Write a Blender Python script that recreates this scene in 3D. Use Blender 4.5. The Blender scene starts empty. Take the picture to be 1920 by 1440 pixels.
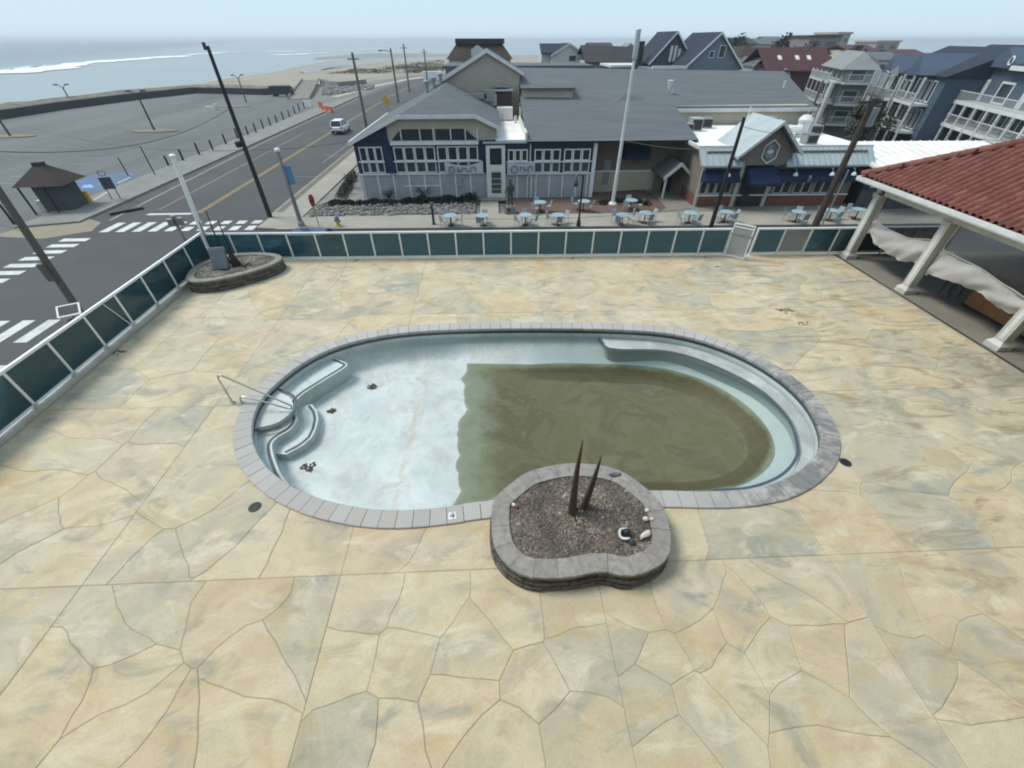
import bpy, bmesh, math, random
from mathutils import Vector, Matrix, noise
R = math.radians
S = bpy.context.scene
COL = S.collection
random.seed(7)

# ------------------------------------------------------------------ camera
F = 770.0; PITCH = 40.0; YAW = 2.7; H = 7.6          # photo is 1920 x 1440; deck level is z = 0
cam_d = bpy.data.cameras.new('camera')
cam_d.sensor_width = 36.0
cam_d.lens = F / 1920.0 * 36.0
cam_d.clip_start = 0.05
cam_d.clip_end = 60000
cam = bpy.data.objects.new('camera', cam_d)
COL.objects.link(cam)
cam.location = (0, 0, H)
cam.rotation_euler = (R(90 - PITCH), 0, R(-YAW))
S.camera = cam

# ------------------------------------------------------------------ sky, sun, exposure
SUN_EL, SUN_AZ = 55.0, 290.0                          # azimuth measured clockwise from +Y
wd = bpy.data.worlds.new('World'); S.world = wd; wd.use_nodes = True
nt = wd.node_tree; nt.nodes.clear()
sky = nt.nodes.new('ShaderNodeTexSky'); sky.sky_type = 'NISHITA'; sky.sun_disc = False
sky.sun_elevation = R(SUN_EL); sky.sun_rotation = R(SUN_AZ)
sky.air_density = 1.0; sky.dust_density = 0.4; sky.ozone_density = 1.5
bg = nt.nodes.new('ShaderNodeBackground'); bg.inputs[1].default_value = 0.10
wo = nt.nodes.new('ShaderNodeOutputWorld')
ov = nt.nodes.new('ShaderNodeMix'); ov.data_type = 'RGBA'          # an even sheet of thin cloud veils the blue
ov.inputs[0].default_value = 0.95; ov.inputs[7].default_value = (3.0, 3.9, 4.6, 1)
nt.links.new(sky.outputs[0], ov.inputs[6]); nt.links.new(ov.outputs[2], bg.inputs[0]); nt.links.new(bg.outputs[0], wo.inputs[0])
sd = bpy.data.lights.new('sun', 'SUN'); sd.energy = 1.5; sd.angle = R(22); sd.color = (1.0, 0.94, 0.86)
sun = bpy.data.objects.new('sun', sd); COL.objects.link(sun)
sun.rotation_euler = (R(90 - SUN_EL), 0, R(-SUN_AZ + 180))
sun.location = (0, -10, 30)
S.view_settings.view_transform = 'Standard'; S.view_settings.look = 'None'
S.view_settings.gamma = 1.0; S.view_settings.use_curve_mapping = False
S.view_settings.exposure = 1.04
S.render.engine = 'CYCLES'
S.cycles.use_denoising = True
S.cycles.filter_width = 1.9
S.cycles.max_bounces = 6; S.cycles.transparent_max_bounces = 12
S.cycles.diffuse_bounces = 3; S.cycles.glossy_bounces = 3
S.cycles.caustics_reflective = False; S.cycles.caustics_refractive = False

# ------------------------------------------------------------------ measuring the photograph
_p, _w = R(PITCH), R(YAW)
_fw = (math.sin(_w)*math.cos(_p), math.cos(_w)*math.cos(_p), -math.sin(_p))
_rt = (math.cos(_w), -math.sin(_w), 0.0)
_up = (math.sin(_w)*math.sin(_p), math.cos(_w)*math.sin(_p), math.cos(_p))
def _ray(x, y):
    a, b = (x-960)/F, -(y-720)/F
    return [_fw[i] + a*_rt[i] + b*_up[i] for i in range(3)]
def gp(x, y, z=0.0):            # photo pixel -> point on the level plane z
    d = _ray(x, y); t = (z-H)/d[2]
    return (d[0]*t, d[1]*t, z)
def vp(x, y, Y):                # photo pixel -> point on the upright plane y = Y
    d = _ray(x, y); t = Y/d[1]
    return (d[0]*t, Y, H + d[2]*t)
def hgt(X, Y, py, lo=-4.0, hi=25.0):   # height of the point above (X, Y) seen at row py
    for _ in range(50):
        m = (lo+hi)/2
        v = (X, Y, m-H); d = sum(v[i]*_fw[i] for i in range(3))
        if 720 - F*sum(v[i]*_up[i] for i in range(3))/d > py: lo = m
        else: hi = m
    return m
G = -3.0                        # street level
KZ = G + 0.13                   # pavement level

# ------------------------------------------------------------------ objects
WM = {}
def tag(o, label=None, cat=None, group=None, kind=None):
    if label: o['label'] = label
    if cat: o['category'] = cat
    if group: o['group'] = group
    if kind: o['kind'] = kind
    return o
def empty(name, loc, label, cat, group=None, rz=0.0):
    o = bpy.data.objects.new(name, None); COL.objects.link(o)
    o.empty_display_size = 0.3
    o.location = loc; o.rotation_euler = (0, 0, rz)
    WM[o.name] = Matrix.Translation(Vector(loc)) @ Matrix.Rotation(rz, 4, 'Z')
    return tag(o, label, cat, group)
def link_mesh(name, me, mat, parent=None, smooth=False, loc=None):
    o = bpy.data.objects.new(name, me); COL.objects.link(o)
    if mat and not me.materials: me.materials.append(mat)
    if parent is not None:
        o.parent = parent; WM[o.name] = WM[parent.name].copy()
        if loc is not None:
            o.location = WM[parent.name].inverted() @ Vector(loc)
            WM[o.name] = WM[parent.name] @ Matrix.Translation(o.location)
    else:
        if loc is not None: o.location = loc
        WM[o.name] = Matrix.Translation(Vector(loc or (0, 0, 0)))
    if smooth:
        me.polygons.foreach_set('use_smooth', [True]*len(me.polygons))
    return o
def copy_tree(o, parent=None, loc=None, rz=None):
    c = o.copy(); COL.objects.link(c); c.parent = parent
    if loc is not None: c.location = loc
    if rz is not None: c.rotation_euler = (0, 0, rz)
    for ch in o.children: copy_tree(ch, c)
    return c

class MB:
    """collects faces for one mesh; coordinates are local to (O, rz)"""
    def __init__(s, O=(0, 0, 0), rz=0.0):
        s.v = []; s.f = []; s.M = Matrix.Translation(Vector(O)) @ Matrix.Rotation(rz, 4, 'Z')
    def add(s, vs, fs):
        n = len(s.v); s.v += [s.M @ Vector(p) for p in vs]; s.f += [[i+n for i in q] for q in fs]
        return s
    def box(s, x0, x1, y0, y1, z0, z1):
        return s.add([(x0,y0,z0),(x1,y0,z0),(x1,y1,z0),(x0,y1,z0),(x0,y0,z1),(x1,y0,z1),(x1,y1,z1),(x0,y1,z1)],
              [(3,2,1,0),(4,5,6,7),(0,1,5,4),(1,2,6,5),(2,3,7,6),(3,0,4,7)])
    def face(s, pts): return s.add(pts, [list(range(len(pts)))])
    def prism(s, pts, z0, z1):       # pts (x, y) counter-clockwise
        n = len(pts)
        return s.add([(x,y,z0) for x,y in pts]+[(x,y,z1) for x,y in pts],
              [list(range(n))[::-1], list(range(n,2*n))]+[(i,(i+1)%n,n+(i+1)%n,n+i) for i in range(n)])
    def prismy(s, pts, y0, y1):      # pts (x, z) outline extruded in y
        n = len(pts)
        return s.add([(x,y0,z) for x,z in pts]+[(x,y1,z) for x,z in pts],
              [list(range(n)), list(range(n,2*n))[::-1]]+[((i+1)%n,i,n+i,n+(i+1)%n) for i in range(n)])
    def prismx(s, pts, x0, x1):      # pts (y, z) outline extruded in x
        n = len(pts)
        return s.add([(x0,y,z) for y,z in pts]+[(x1,y,z) for y,z in pts],
              [list(range(n))[::-1], list(range(n,2*n))]+[(i,(i+1)%n,n+(i+1)%n,n+i) for i in range(n)])
    def slab(s, pts, t):             # pts: planar 3d polygon, thickened downwards
        n = len(pts)
        return s.add(list(pts)+[(p[0],p[1],p[2]-t) for p in pts],
              [list(range(n)), list(range(n,2*n))[::-1]]+[(i,n+i,n+(i+1)%n,(i+1)%n) for i in range(n)])
    def tube(s, path, r, n=8, r1=None, closed=False):
        P = [Vector(p) for p in path]; m = len(P); vs = []; fs = []
        for i, p in enumerate(P):
            if closed: d = P[(i+1)%m]-P[i-1]
            else: d = (P[min(i+1,m-1)]-P[max(i-1,0)])
            d.normalize()
            a = Vector((0,0,1)) if abs(d.z) < .9 else Vector((1,0,0))
            u = d.cross(a).normalized(); w = d.cross(u).normalized()
            rr = r if r1 is None else r+(r1-r)*i/(m-1)
            for k in range(n):
                t = 2*math.pi*k/n; vs.append(p+u*math.cos(t)*rr+w*math.sin(t)*rr)
        for i in range(m if closed else m-1):
            for k in range(n):
                j = (i+1) % m
                fs.append((i*n+k, i*n+(k+1)%n, j*n+(k+1)%n, j*n+k))
        if not closed:
            fs.append(list(range(n))[::-1]); fs.append([(m-1)*n+k for k in range(n)])
        return s.add(vs, fs)
    def cyl(s, x, y, z0, z1, r0, r1=None, n=12):
        r1 = r0 if r1 is None else r1
        vs = [(x+r*math.cos(2*math.pi*k/n), y+r*math.sin(2*math.pi*k/n), z) for z, r in ((z0,r0),(z1,r1)) for k in range(n)]
        return s.add(vs, [list(range(n))[::-1], list(range(n,2*n))]+[(k,(k+1)%n,n+(k+1)%n,n+k) for k in range(n)])
    def lathe(s, x, y, prof, n=14):  # prof: (r, z) from bottom to top
        vs = []; fs = []; m = len(prof)
        for r, z in prof:
            for k in range(n): vs.append((x+r*math.cos(2*math.pi*k/n), y+r*math.sin(2*math.pi*k/n), z))
        for i in range(m-1):
            for k in range(n): fs.append((i*n+k, i*n+(k+1)%n, (i+1)*n+(k+1)%n, (i+1)*n+k))
        fs.append(list(range(n))[::-1]); fs.append([(m-1)*n+k for k in range(n)])
        return s.add(vs, fs)
    def blob(s, c, r, n=8, m=6, amp=0.25, seed=0, sz=(1,1,1)):   # uneven lump
        vs = []; fs = []
        for i in range(m+1):
            th = math.pi*i/m
            for k in range(n):
                ph = 2*math.pi*k/n
                d = Vector((math.sin(th)*math.cos(ph), math.sin(th)*math.sin(ph), math.cos(th)))
                q = 1+amp*noise.noise(d*1.7+Vector((seed*3.1, seed*1.7, seed)))*2
                vs.append((c[0]+d.x*r*q*sz[0], c[1]+d.y*r*q*sz[1], c[2]+d.z*r*q*sz[2]))
        for i in range(m):
            for k in range(n): fs.append((i*n+k, (i+1)*n+k, (i+1)*n+(k+1)%n, i*n+(k+1)%n))
        return s.add(vs, fs)
    def strip(s, path, w0, w1=None, z=0.0):  # flat ribbon along (x, y) path; offsets w0..w1 to its right
        n = len(path); vs = []; fs = []
        for i in range(n):
            a = Vector(path[max(i-1,0)][:2]); b = Vector(path[min(i+1,n-1)][:2]); d = (b-a).normalized()
            nr = Vector((d.y, -d.x)); p = Vector(path[i][:2])
            for w in (w0, w1): q = p+nr*w; vs.append((q.x, q.y, z))
        for i in range(n-1): fs.append((2*i, 2*i+1, 2*i+3, 2*i+2))
        return s.add(vs, fs)
    def mesh(s, name, inv=None):
        me = bpy.data.meshes.new(name)
        vs = s.v if inv is None else [inv @ p for p in s.v]
        me.from_pydata([tuple(p) for p in vs], [], s.f); me.update()
        return me
    def build(s, name, mat, parent=None, smooth=False, fix=False):
        inv = WM[parent.name].inverted() if parent is not None else None
        me = s.mesh(name, inv)
        if fix:
            bm = bmesh.new(); bm.from_mesh(me); bmesh.ops.recalc_face_normals(bm, faces=bm.faces); bm.to_mesh(me); bm.free()
        return link_mesh(name, me, mat, parent, smooth)

# ------------------------------------------------------------------ materials
class NT:
    def __init__(s, name):
        s.m = bpy.data.materials.new(name); s.m.use_nodes = True
        s.t = s.m.node_tree; s.t.nodes.clear()
        s.out = s.n('ShaderNodeOutputMaterial')
    def n(s, typ, **kw):
        nd = s.t.nodes.new(typ)
        for k, v in kw.items(): setattr(nd, k, v)
        return nd
    def l(s, a, b): s.t.links.new(a, b)
    def pos(s): return s.n('ShaderNodeNewGeometry').outputs['Position']
    def noise(s, vec, scale, detail=4, rough=.55, dist=0.0):
        nd = s.n('ShaderNodeTexNoise'); nd.inputs['Scale'].default_value = scale
        nd.inputs['Detail'].default_value = detail; nd.inputs['Roughness'].default_value = rough
        nd.inputs['Distortion'].default_value = dist
        if vec is not None: s.l(vec, nd.inputs['Vector'])
        return nd.outputs['Fac']
    def ramp(s, fac, stops):
        nd = s.n('ShaderNodeValToRGB'); e = nd.color_ramp.elements
        while len(e) < len(stops): e.new(0.5)
        for i, (p, c) in enumerate(stops):
            e[i].position = p; e[i].color = (c, c, c, 1) if isinstance(c, (int, float)) else (*c, 1)
        s.l(fac, nd.inputs[0]); return nd.outputs[0]
    def mix(s, fac, a, b, mode='MIX'):
        nd = s.n('ShaderNodeMix', data_type='RGBA', blend_type=mode)
        for sock, val in ((nd.inputs[0], fac), (nd.inputs[6], a), (nd.inputs[7], b)):
            if isinstance(val, (int, float)): sock.default_value = val
            elif isinstance(val, tuple): sock.default_value = (*val, 1)
            else: s.l(val, sock)
        return nd.outputs[2]
    def math(s, op, a, b=0.0, c=None):
        nd = s.n('ShaderNodeMath', operation=op)
        for sock, val in zip(nd.inputs, (a, b, c)):
            if val is None: continue
            if isinstance(val, (int, float)): sock.default_value = val
            else: s.l(val, sock)
        return nd.outputs[0]
    def scale(s, vec, k):
        nd = s.n('ShaderNodeMapping'); nd.inputs['Scale'].default_value = k; s.l(vec, nd.inputs[0]); return nd.outputs[0]
    def xyz(s, vec):
        nd = s.n('ShaderNodeSeparateXYZ'); s.l(vec, nd.inputs[0]); return nd.outputs
    def smooth(s, v, a, b):
        nd = s.n('ShaderNodeMapRange', interpolation_type='SMOOTHSTEP')
        nd.inputs[1].default_value = a; nd.inputs[2].default_value = b; s.l(v, nd.inputs[0]); return nd.outputs[0]
    def bump(s, h, strength=.3, dist=.02):
        nd = s.n('ShaderNodeBump'); nd.inputs['Strength'].default_value = strength
        nd.inputs['Distance'].default_value = dist; s.l(h, nd.inputs['Height']); return nd.outputs[0]
    def bsdf(s, col, rough=.7, metal=0.0, normal=None, spec=.4):
        b = s.n('ShaderNodeBsdfPrincipled')
        if isinstance(col, tuple): b.inputs['Base Color'].default_value = (*col, 1)
        else: s.l(col, b.inputs['Base Color'])
        if isinstance(rough, (int, float)): b.inputs['Roughness'].default_value = rough
        else: s.l(rough, b.inputs['Roughness'])
        b.inputs['Metallic'].default_value = metal
        b.inputs['Specular IOR Level'].default_value = spec
        if normal is not None: s.l(normal, b.inputs['Normal'])
        return b.outputs[0]
    def done(s, sh): s.l(sh, s.out.inputs[0]); return s.m
def plain(name, c, c2=None, scale=3.0, rough=.7, bump=0.0, metal=0.0, spec=.4, fine=None, stretch=None):
    """one colour worn by noise towards c2, with an optional fine relief"""
    t = NT(name); p = t.pos()
    if stretch: p = t.scale(p, stretch)
    c2 = c2 or tuple(x*.78 for x in c)
    col = t.mix(t.ramp(t.noise(p, scale, 6, .62), [(.32, 0.0), (.72, 1.0)]), c, c2)
    if fine: col = t.mix(t.math('MULTIPLY', t.noise(p, fine, 2, .5), .22), col, tuple(x*.45 for x in c))
    nm = t.bump(t.noise(p, (fine or scale*8), 4), bump, .02) if bump else None
    return t.done(t.bsdf(col, rough, metal, nm, spec))
M = {}
M['white'] = plain('white_paint', (.66,.68,.68), (.54,.56,.55), 2.0, .5, .05)
M['fence_white'] = plain('bright_fence_paint', (.80,.82,.81), (.68,.70,.68), 2.0, .45, .05)
M['white_dirty'] = plain('weathered_white_paint', (.54,.54,.50), (.38,.37,.33), 1.6, .6, .05)
M['trim'] = plain('white_trim', (.72,.74,.76), (.58,.61,.63), 1.5, .6)
M['navy'] = plain('navy_paint', (.008,.020,.055), (.012,.027,.066), 1.0, .55)
M['navy_awning'] = plain('navy_canvas', (.007,.022,.065), (.011,.029,.08), 1.2, .8)
M['tan'] = plain('tan_siding', (.40,.36,.30), (.34,.31,.26), .8, .75)
M['taupe'] = plain('taupe_siding', (.20,.18,.15), (.16,.145,.125), .8, .8)
M['cream'] = plain('cream_siding', (.50,.46,.36), (.42,.39,.31), .8, .75)
M['grey_stone'] = plain('grey_stone_wall', (.36,.38,.41), (.28,.30,.33), 1.4, .85, .3, fine=14)
M['grey_panel'] = plain('grey_panel', (.27,.29,.30), (.22,.24,.25), 1.4, .7)
M['glass_dark'] = plain('dark_window_glass', (.010,.016,.026), (.022,.034,.045), .6, .14, spec=.45)
M['glass_mid'] = plain('grey_window_glass', (.06,.08,.09), (.03,.045,.055), .6, .12, spec=.6)
M['door_glass'] = plain('green_grey_door_glass', (.05,.07,.07), (.03,.04,.045), .6, .15)
M['asphalt'] = plain('road_asphalt', (.064,.067,.068), (.090,.092,.092), .12, .9, .25, fine=7)
M['asphalt_lot'] = plain('worn_lot_asphalt', (.165,.176,.174), (.095,.104,.105), .16, .95, .2, fine=3, stretch=(.9,.16,1))
M['concrete'] = plain('pavement_concrete', (.36,.335,.28), (.27,.255,.22), .5, .9, .2, fine=12)
M['concrete_grey'] = plain('grey_concrete', (.24,.24,.225), (.18,.18,.17), .6, .9, .2, fine=12)
M['kerb'] = plain('kerb_concrete', (.30,.29,.265), (.22,.21,.195), 1.0, .9)
M['paint_white'] = plain('worn_white_road_paint', (.62,.64,.62), (.42,.44,.43), 2.2, .8)
M['paint_yellow'] = plain('worn_yellow_road_paint', (.42,.30,.10), (.28,.21,.10), 1.4, .8)
M['paint_cream'] = plain('faded_edge_line_paint', (.34,.31,.24), (.24,.225,.19), 1.0, .8)
M['paint_blue'] = plain('blue_bay_paint', (.10,.17,.27), (.075,.12,.19), 1.4, .85)
M['paint_skyblue'] = plain('bright_blue_symbol_paint', (.20,.42,.80), (.16,.34,.66), 1.4, .85)
M['sand'] = plain('beach_sand', (.33,.295,.235), (.25,.23,.19), .05, .95, .2, fine=.6)
M['town'] = plain('town_ground', (.20,.19,.17), (.14,.14,.13), .06, .95)
M['rock'] = plain('grey_rock', (.26,.25,.235), (.13,.125,.12), 1.2, .9, .4, fine=6)
M['rock_dark'] = plain('dark_bulkhead', (.020,.024,.032), (.035,.038,.045), .8, .8, .3)  # even near-black colour for the bulkhead and the skip
M['rock_tan'] = plain('sandy_riprap', (.24,.22,.17), (.10,.10,.085), .45, .95, .6, fine=1.2)
M['brick_paving'] = plain('brick_paving', (.16,.10,.08), (.115,.078,.066), 1.8, .9, .2, fine=9)
M['brick_red'] = plain('red_brick', (.22,.085,.06), (.14,.060,.045), 1.5, .9, .2, fine=9)
M['wood_pole'] = plain('weathered_pole_wood', (.15,.138,.118), (.10,.092,.08), 1.2, .9, .3, fine=10, stretch=(1,1,.15))
M['wood_dark'] = plain('creosote_pole_wood', (.020,.022,.026), (.032,.031,.032), 1.2, .85, .3, fine=10, stretch=(1,1,.15))
M['wood_brown'] = plain('brown_pole_wood', (.085,.062,.048), (.05,.039,.032), 1.2, .9, .3, fine=10, stretch=(1,1,.15))
M['wood_grey'] = plain('silvered_boards', (.33,.30,.25), (.23,.21,.18), 1.2, .9, .2, fine=8)
M['black_metal'] = plain('black_metal', (.012,.013,.015), (.02,.02,.022), 3, .45, spec=.5)
M['grey_metal'] = plain('galvanised_metal', (.30,.32,.33), (.22,.235,.245), 2.5, .45, metal=.5)
M['steel'] = plain('stainless_rail', (.62,.60,.56), (.45,.43,.40), 4, .28, metal=.9)
M['rubber'] = plain('tyre_rubber', (.012,.012,.012), (.02,.02,.02), 6, .85)
M['shingle'] = plain('grey_shingles', (.125,.140,.152), (.088,.100,.112), 1.0, .9, .6, fine=5, stretch=(.22,1.4,3.0))
M['shingle_dk'] = plain('dark_shingles', (.030,.032,.036), (.045,.046,.050), .6, .9, .4, fine=5)
M['shingle_brown'] = plain('brown_shingles', (.055,.042,.036), (.035,.028,.025), .6, .9, .4, fine=5)
M['shingle_navy'] = plain('blue_black_shingles', (.018,.026,.045), (.026,.036,.058), .6, .9, .4, fine=5)
M['shingle_maroon'] = plain('maroon_roof', (.085,.030,.034), (.060,.024,.028), .5, .85, .3, fine=5)
M['roof_white'] = plain('white_membrane_roof', (.84,.82,.80), (.66,.61,.57), .5, .7, .1)
M['roof_metal'] = plain('pale_metal_roof', (.42,.48,.49), (.33,.385,.40), .9, .5, metal=.2)
M['blue_siding'] = plain('slate_blue_siding', (.075,.112,.162), (.060,.092,.135), .5, .8, .2, fine=6, stretch=(.3,.3,3))
M['bluegrey_siding'] = plain('blue_grey_siding', (.17,.21,.25), (.14,.175,.21), .5, .8, .2, fine=6, stretch=(.3,.3,3))
M['grey_siding'] = plain('grey_green_siding', (.24,.26,.26), (.19,.21,.21), .5, .85, .2, fine=6, stretch=(.3,.3,3))
M['dkgrey_siding'] = plain('charcoal_siding', (.075,.085,.095), (.06,.068,.078), .5, .85)
M['maroon'] = plain('maroon_siding', (.10,.035,.045), (.075,.03,.036), .6, .85)
M['house_white'] = plain('pale_house_paint', (.52,.54,.53), (.42,.44,.44), .7, .7)
M['car_white'] = plain('white_car_paint', (.74,.77,.80), (.70,.73,.76), 1, .25, spec=.6)
M['car_blue'] = plain('dark_blue_car_paint', (.010,.028,.075), (.012,.032,.082), 1, .22, spec=.6)
M['lamp_red'] = plain('red_lens', (.35,.02,.02), (.3,.02,.02), 3, .3)
M['lamp_clear'] = plain('clear_lens', (.6,.62,.63), (.5,.52,.53), 3, .2)
M['stop_red'] = plain('red_sign_face', (.36,.035,.04), (.28,.03,.035), 2, .5)
M['sign_yellow'] = plain('yellow_sign_face', (.62,.36,.03), (.5,.3,.03), 2, .5)
M['lime'] = plain('lime_sign_face', (.45,.62,.05), (.40,.55,.05), 2, .5)
M['orange'] = plain('orange_red_plastic', (.55,.13,.07), (.42,.10,.06), 2, .6)
M['banner_blue'] = plain('blue_banner_cloth', (.10,.28,.50), (.08,.22,.42), 2, .8)
M['banner_white'] = plain('white_vinyl_banner', (.48,.52,.57), (.40,.44,.50), 1.2, .6)
M['print_navy'] = plain('dark_banner_print', (.13,.16,.20), (.22,.25,.30), 6, .7)
M['table_blue'] = plain('pale_blue_table_top', (.30,.42,.47), (.24,.35,.39), 3, .4)
M['chair_white'] = plain('white_metal_chair', (.38,.43,.45), (.28,.32,.34), 4, .5)
M['bronze'] = plain('green_bronze', (.045,.065,.065), (.025,.034,.036), 4, .6, .2)
M['hydrant_blue'] = plain('blue_hydrant_paint', (.12,.22,.36), (.10,.18,.30), 4, .5)
M['hydrant_yellow'] = plain('yellow_hydrant_paint', (.45,.34,.06), (.36,.27,.05), 4, .5)
M['mail_blue'] = plain('blue_box_paint', (.015,.16,.34), (.012,.13,.28), 2, .45)
M['soil'] = plain('dry_soil', (.11,.092,.078), (.17,.145,.125), 3, .95, .6, fine=14)
M['leaf'] = plain('grey_green_leaves', (.085,.10,.065), (.055,.065,.045), 2, .8)
M['leaf_dark'] = plain('dark_hedge_leaves', (.016,.022,.018), (.028,.034,.026), 2, .85)
M['twig'] = plain('bare_twigs', (.060,.052,.046), (.045,.040,.036), 4, .9)
M['dune'] = plain('brown_dune_brush', (.115,.085,.06), (.08,.075,.05), .2, .95)
M['bark'] = plain('bark', (.07,.055,.045), (.045,.036,.03), 3, .95, .3)

# ================================================================== POOL DECK
def catmull(pts, n=8):
    out = []; m = len(pts)
    for i in range(m):
        p0, p1, p2, p3 = (Vector(pts[(i+k-1) % m][:2]) for k in range(4))
        for j in range(n):
            t = j/n
            out.append(0.5*((2*p1)+(p2-p0)*t+(2*p0-5*p1+4*p2-p3)*t*t+(3*p1-p0-3*p2+p3)*t**3))
    return out
class Loop:
    """closed outline, counter-clockwise, with arc length"""
    def __init__(s, pts, n=8, relax=0, raw=False):
        P = [Vector(p[:2]) for p in pts] if raw else catmull(pts, n)
        for _ in range(relax): P = [(P[i-1]+P[i]*2+P[(i+1) % len(P)])/4 for i in range(len(P))]
        if sum(P[i-1].x*P[i].y-P[i].x*P[i-1].y for i in range(len(P))) < 0: P.reverse()
        s.P = P; s.c = [0.0]
        for i in range(len(P)): s.c.append(s.c[-1]+(P[(i+1) % len(P)]-P[i]).length)
        s.L = s.c[-1]
    def at(s, d):
        d %= s.L; lo, hi = 0, len(s.P)-1
        while lo < hi:
            m = (lo+hi+1)//2
            if s.c[m] <= d: lo = m
            else: hi = m-1
        n = len(s.P); a, b = s.P[lo], s.P[(lo+1) % n]
        t = (d-s.c[lo])/max(1e-6, s.c[lo+1]-s.c[lo])
        d0 = (b-s.P[lo-1]).normalized(); d1 = (s.P[(lo+2) % n]-a).normalized()
        q = d0.lerp(d1, t).normalized()
        return a.lerp(b, t), Vector((q.y, -q.x))
    def near(s, p):
        p = Vector(p[:2]); i = min(range(len(s.P)), key=lambda k: (s.P[k]-p).length); return s.c[i]
    def off(s, o, n=160):
        r = []
        for i in range(n):
            p, q = s.at(s.L*i/n); r.append(p+q*o)
        return r
    def inside(s, p):
        c = False; n = len(s.P)
        for i in range(n):
            a, b = s.P[i], s.P[i-1]
            if (a.y > p[1]) != (b.y > p[1]) and p[0] < (b.x-a.x)*(p[1]-a.y)/(b.y-a.y)+a.x: c = not c
        return c
def ring_block(mb, loop, d0, d1, prof, n=3, jig=0.0):
    """block between arc lengths d0..d1; prof is a closed (offset, z) outline"""
    k = len(prof); vs = []; fs = []
    for i in range(n+1):
        p, q = loop.at(d0+(d1-d0)*i/n)
        for o, z in prof:
            w = p+q*(o+jig); vs.append((w.x, w.y, z))
    for i in range(n):
        for j in range(k):
            fs.append((i*k+j, i*k+(j+1) % k, (i+1)*k+(j+1) % k, (i+1)*k+j))
    fs.append(list(range(k))[::-1]); fs.append([n*k+j for j in range(k)])
    return mb.add(vs, fs)

# --- deck materials
def deck_material():
    t = NT('stamped_flagstone'); p = t.pos(); x, y, z = t.xyz(p)
    rnd = t.n('ShaderNodeObjectInfo').outputs['Random']
    def shift(k): 
        nd = t.n('ShaderNodeMapping'); nd.inputs['Location'].default_value = (k*13.7, k*7.9, k*3.1); t.l(p, nd.inputs[0]); return nd.outputs[0]
    # each stone was broadcast with its own colour
    off = t.n('ShaderNodeCombineXYZ'); t.l(t.math('MULTIPLY', rnd, 40.0), off.inputs[0]); t.l(t.math('MULTIPLY', rnd, 23.0), off.inputs[2])
    add = t.n('ShaderNodeVectorMath', operation='ADD'); t.l(p, add.inputs[0]); t.l(off.outputs[0], add.inputs[1])
    own = add.outputs[0]
    n1 = t.noise(own, .50, 8, .62, 1.4); n2 = t.noise(p, .34, 7, .62, 1.0)
    nn = t.math('ADD', t.math('MULTIPLY', n1, .55), t.math('MULTIPLY', n2, .45))
    col = t.ramp(nn, [(.36, (.235,.245,.21)), (.425, (.365,.34,.25)), (.475, (.465,.405,.275)), (.52, (.54,.47,.32)), (.565, (.48,.385,.225)), (.615, (.43,.335,.21)), (.68, (.37,.285,.18))])
    tint = t.ramp(rnd, [(0, (.285,.30,.265)), (.17, (.34,.34,.285)), (.25, (.47,.41,.29)), (.48, (.54,.465,.33)), (.64, (.52,.385,.235)), (.76, (.49,.385,.295)), (.9, (.55,.485,.37)), (1, (.36,.355,.295))])
    col = t.mix(.42, col, tint)
    grey = t.ramp(t.noise(t.scale(shift(1), (1, 1.6, 1)), .75, 8, .64, 1.1), [(.53, 0.0), (.66, 1.0)])
    col = t.mix(t.math('MULTIPLY', grey, .66), col, (.225,.238,.205))
    och = t.ramp(t.noise(t.scale(shift(2), (1, 1.5, 1)), .55, 8, .64, 1.2), [(.53, 0.0), (.66, 1.0)])
    col = t.mix(t.math('MULTIPLY', och, .55), col, (.485,.35,.175))
    pale = t.ramp(t.noise(t.scale(shift(3), (1, 1.7, 1)), 1.0, 8, .66, .8), [(.53, 0.0), (.66, 1.0)])
    col = t.mix(t.math('MULTIPLY', pale, .70), col, (.61,.545,.41))
    # run-off and rust stains, strongest beside the pavilion
    st = t.ramp(t.noise(t.scale(p, (.5, 1.6, 1)), .85, 9, .70, 1.6), [(.515, 0.0), (.63, 1.0)])
    side = t.smooth(x, 3.0, 12.0)
    col = t.mix(t.math('MULTIPLY', st, t.math('MULTIPLY_ADD', side, .60, .10)), col, (.245,.165,.085))
    spot = t.ramp(t.noise(p, 2.4, 8, .72), [(.60, 0.0), (.70, 1.0)])
    col = t.mix(t.math('MULTIPLY', spot, .28), col, (.25,.205,.14))
    fine = t.noise(p, 24, 4, .65)
    col = t.mix(t.math('MULTIPLY', t.ramp(fine, [(.42, 0.0), (.70, 1.0)]), .22), col, (.27,.23,.165))
    rg = t.ramp(n2, [(.3, .55), (.7, .78)])
    nm = t.bump(t.math('ADD', t.noise(p, 2.6, 8, .62), t.math('MULTIPLY', fine, .35)), .42, .035)
    return t.done(t.bsdf(col, rg, 0, nm, .4))
M['stone'] = deck_material()
M['joint'] = plain('deck_joint', (.37,.325,.23), (.26,.23,.165), .6, .95, .2, fine=20)

XJ = [-12.1, -7.65, -3.0, 1.74, 6.25, 10.9, 15.62]
YJ = [-1.0, 3.68, 8.42, 13.1, 18.0]
def ysk(x, y): return y-0.021*x*(y+1)/19.0          # the far edge of the deck runs slightly askew
pool_px = [(437,840),(445,780),(480,730),(560,668),(650,632),(760,612),(900,606),(1040,605),(1180,608),(1280,618),(1380,648),(1470,695),(1540,755),(1575,820),(1570,870),(1520,920),(1440,948),(1330,955),(1230,952),(1080,962),(920,972),(840,985),(720,994),(620,980),(530,950),(465,900)]
POOL = Loop([gp(*q) for q in pool_px], 8, relax=14)
POOL_IN = Loop(POOL.off(-.40, 200), raw=True)

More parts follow.
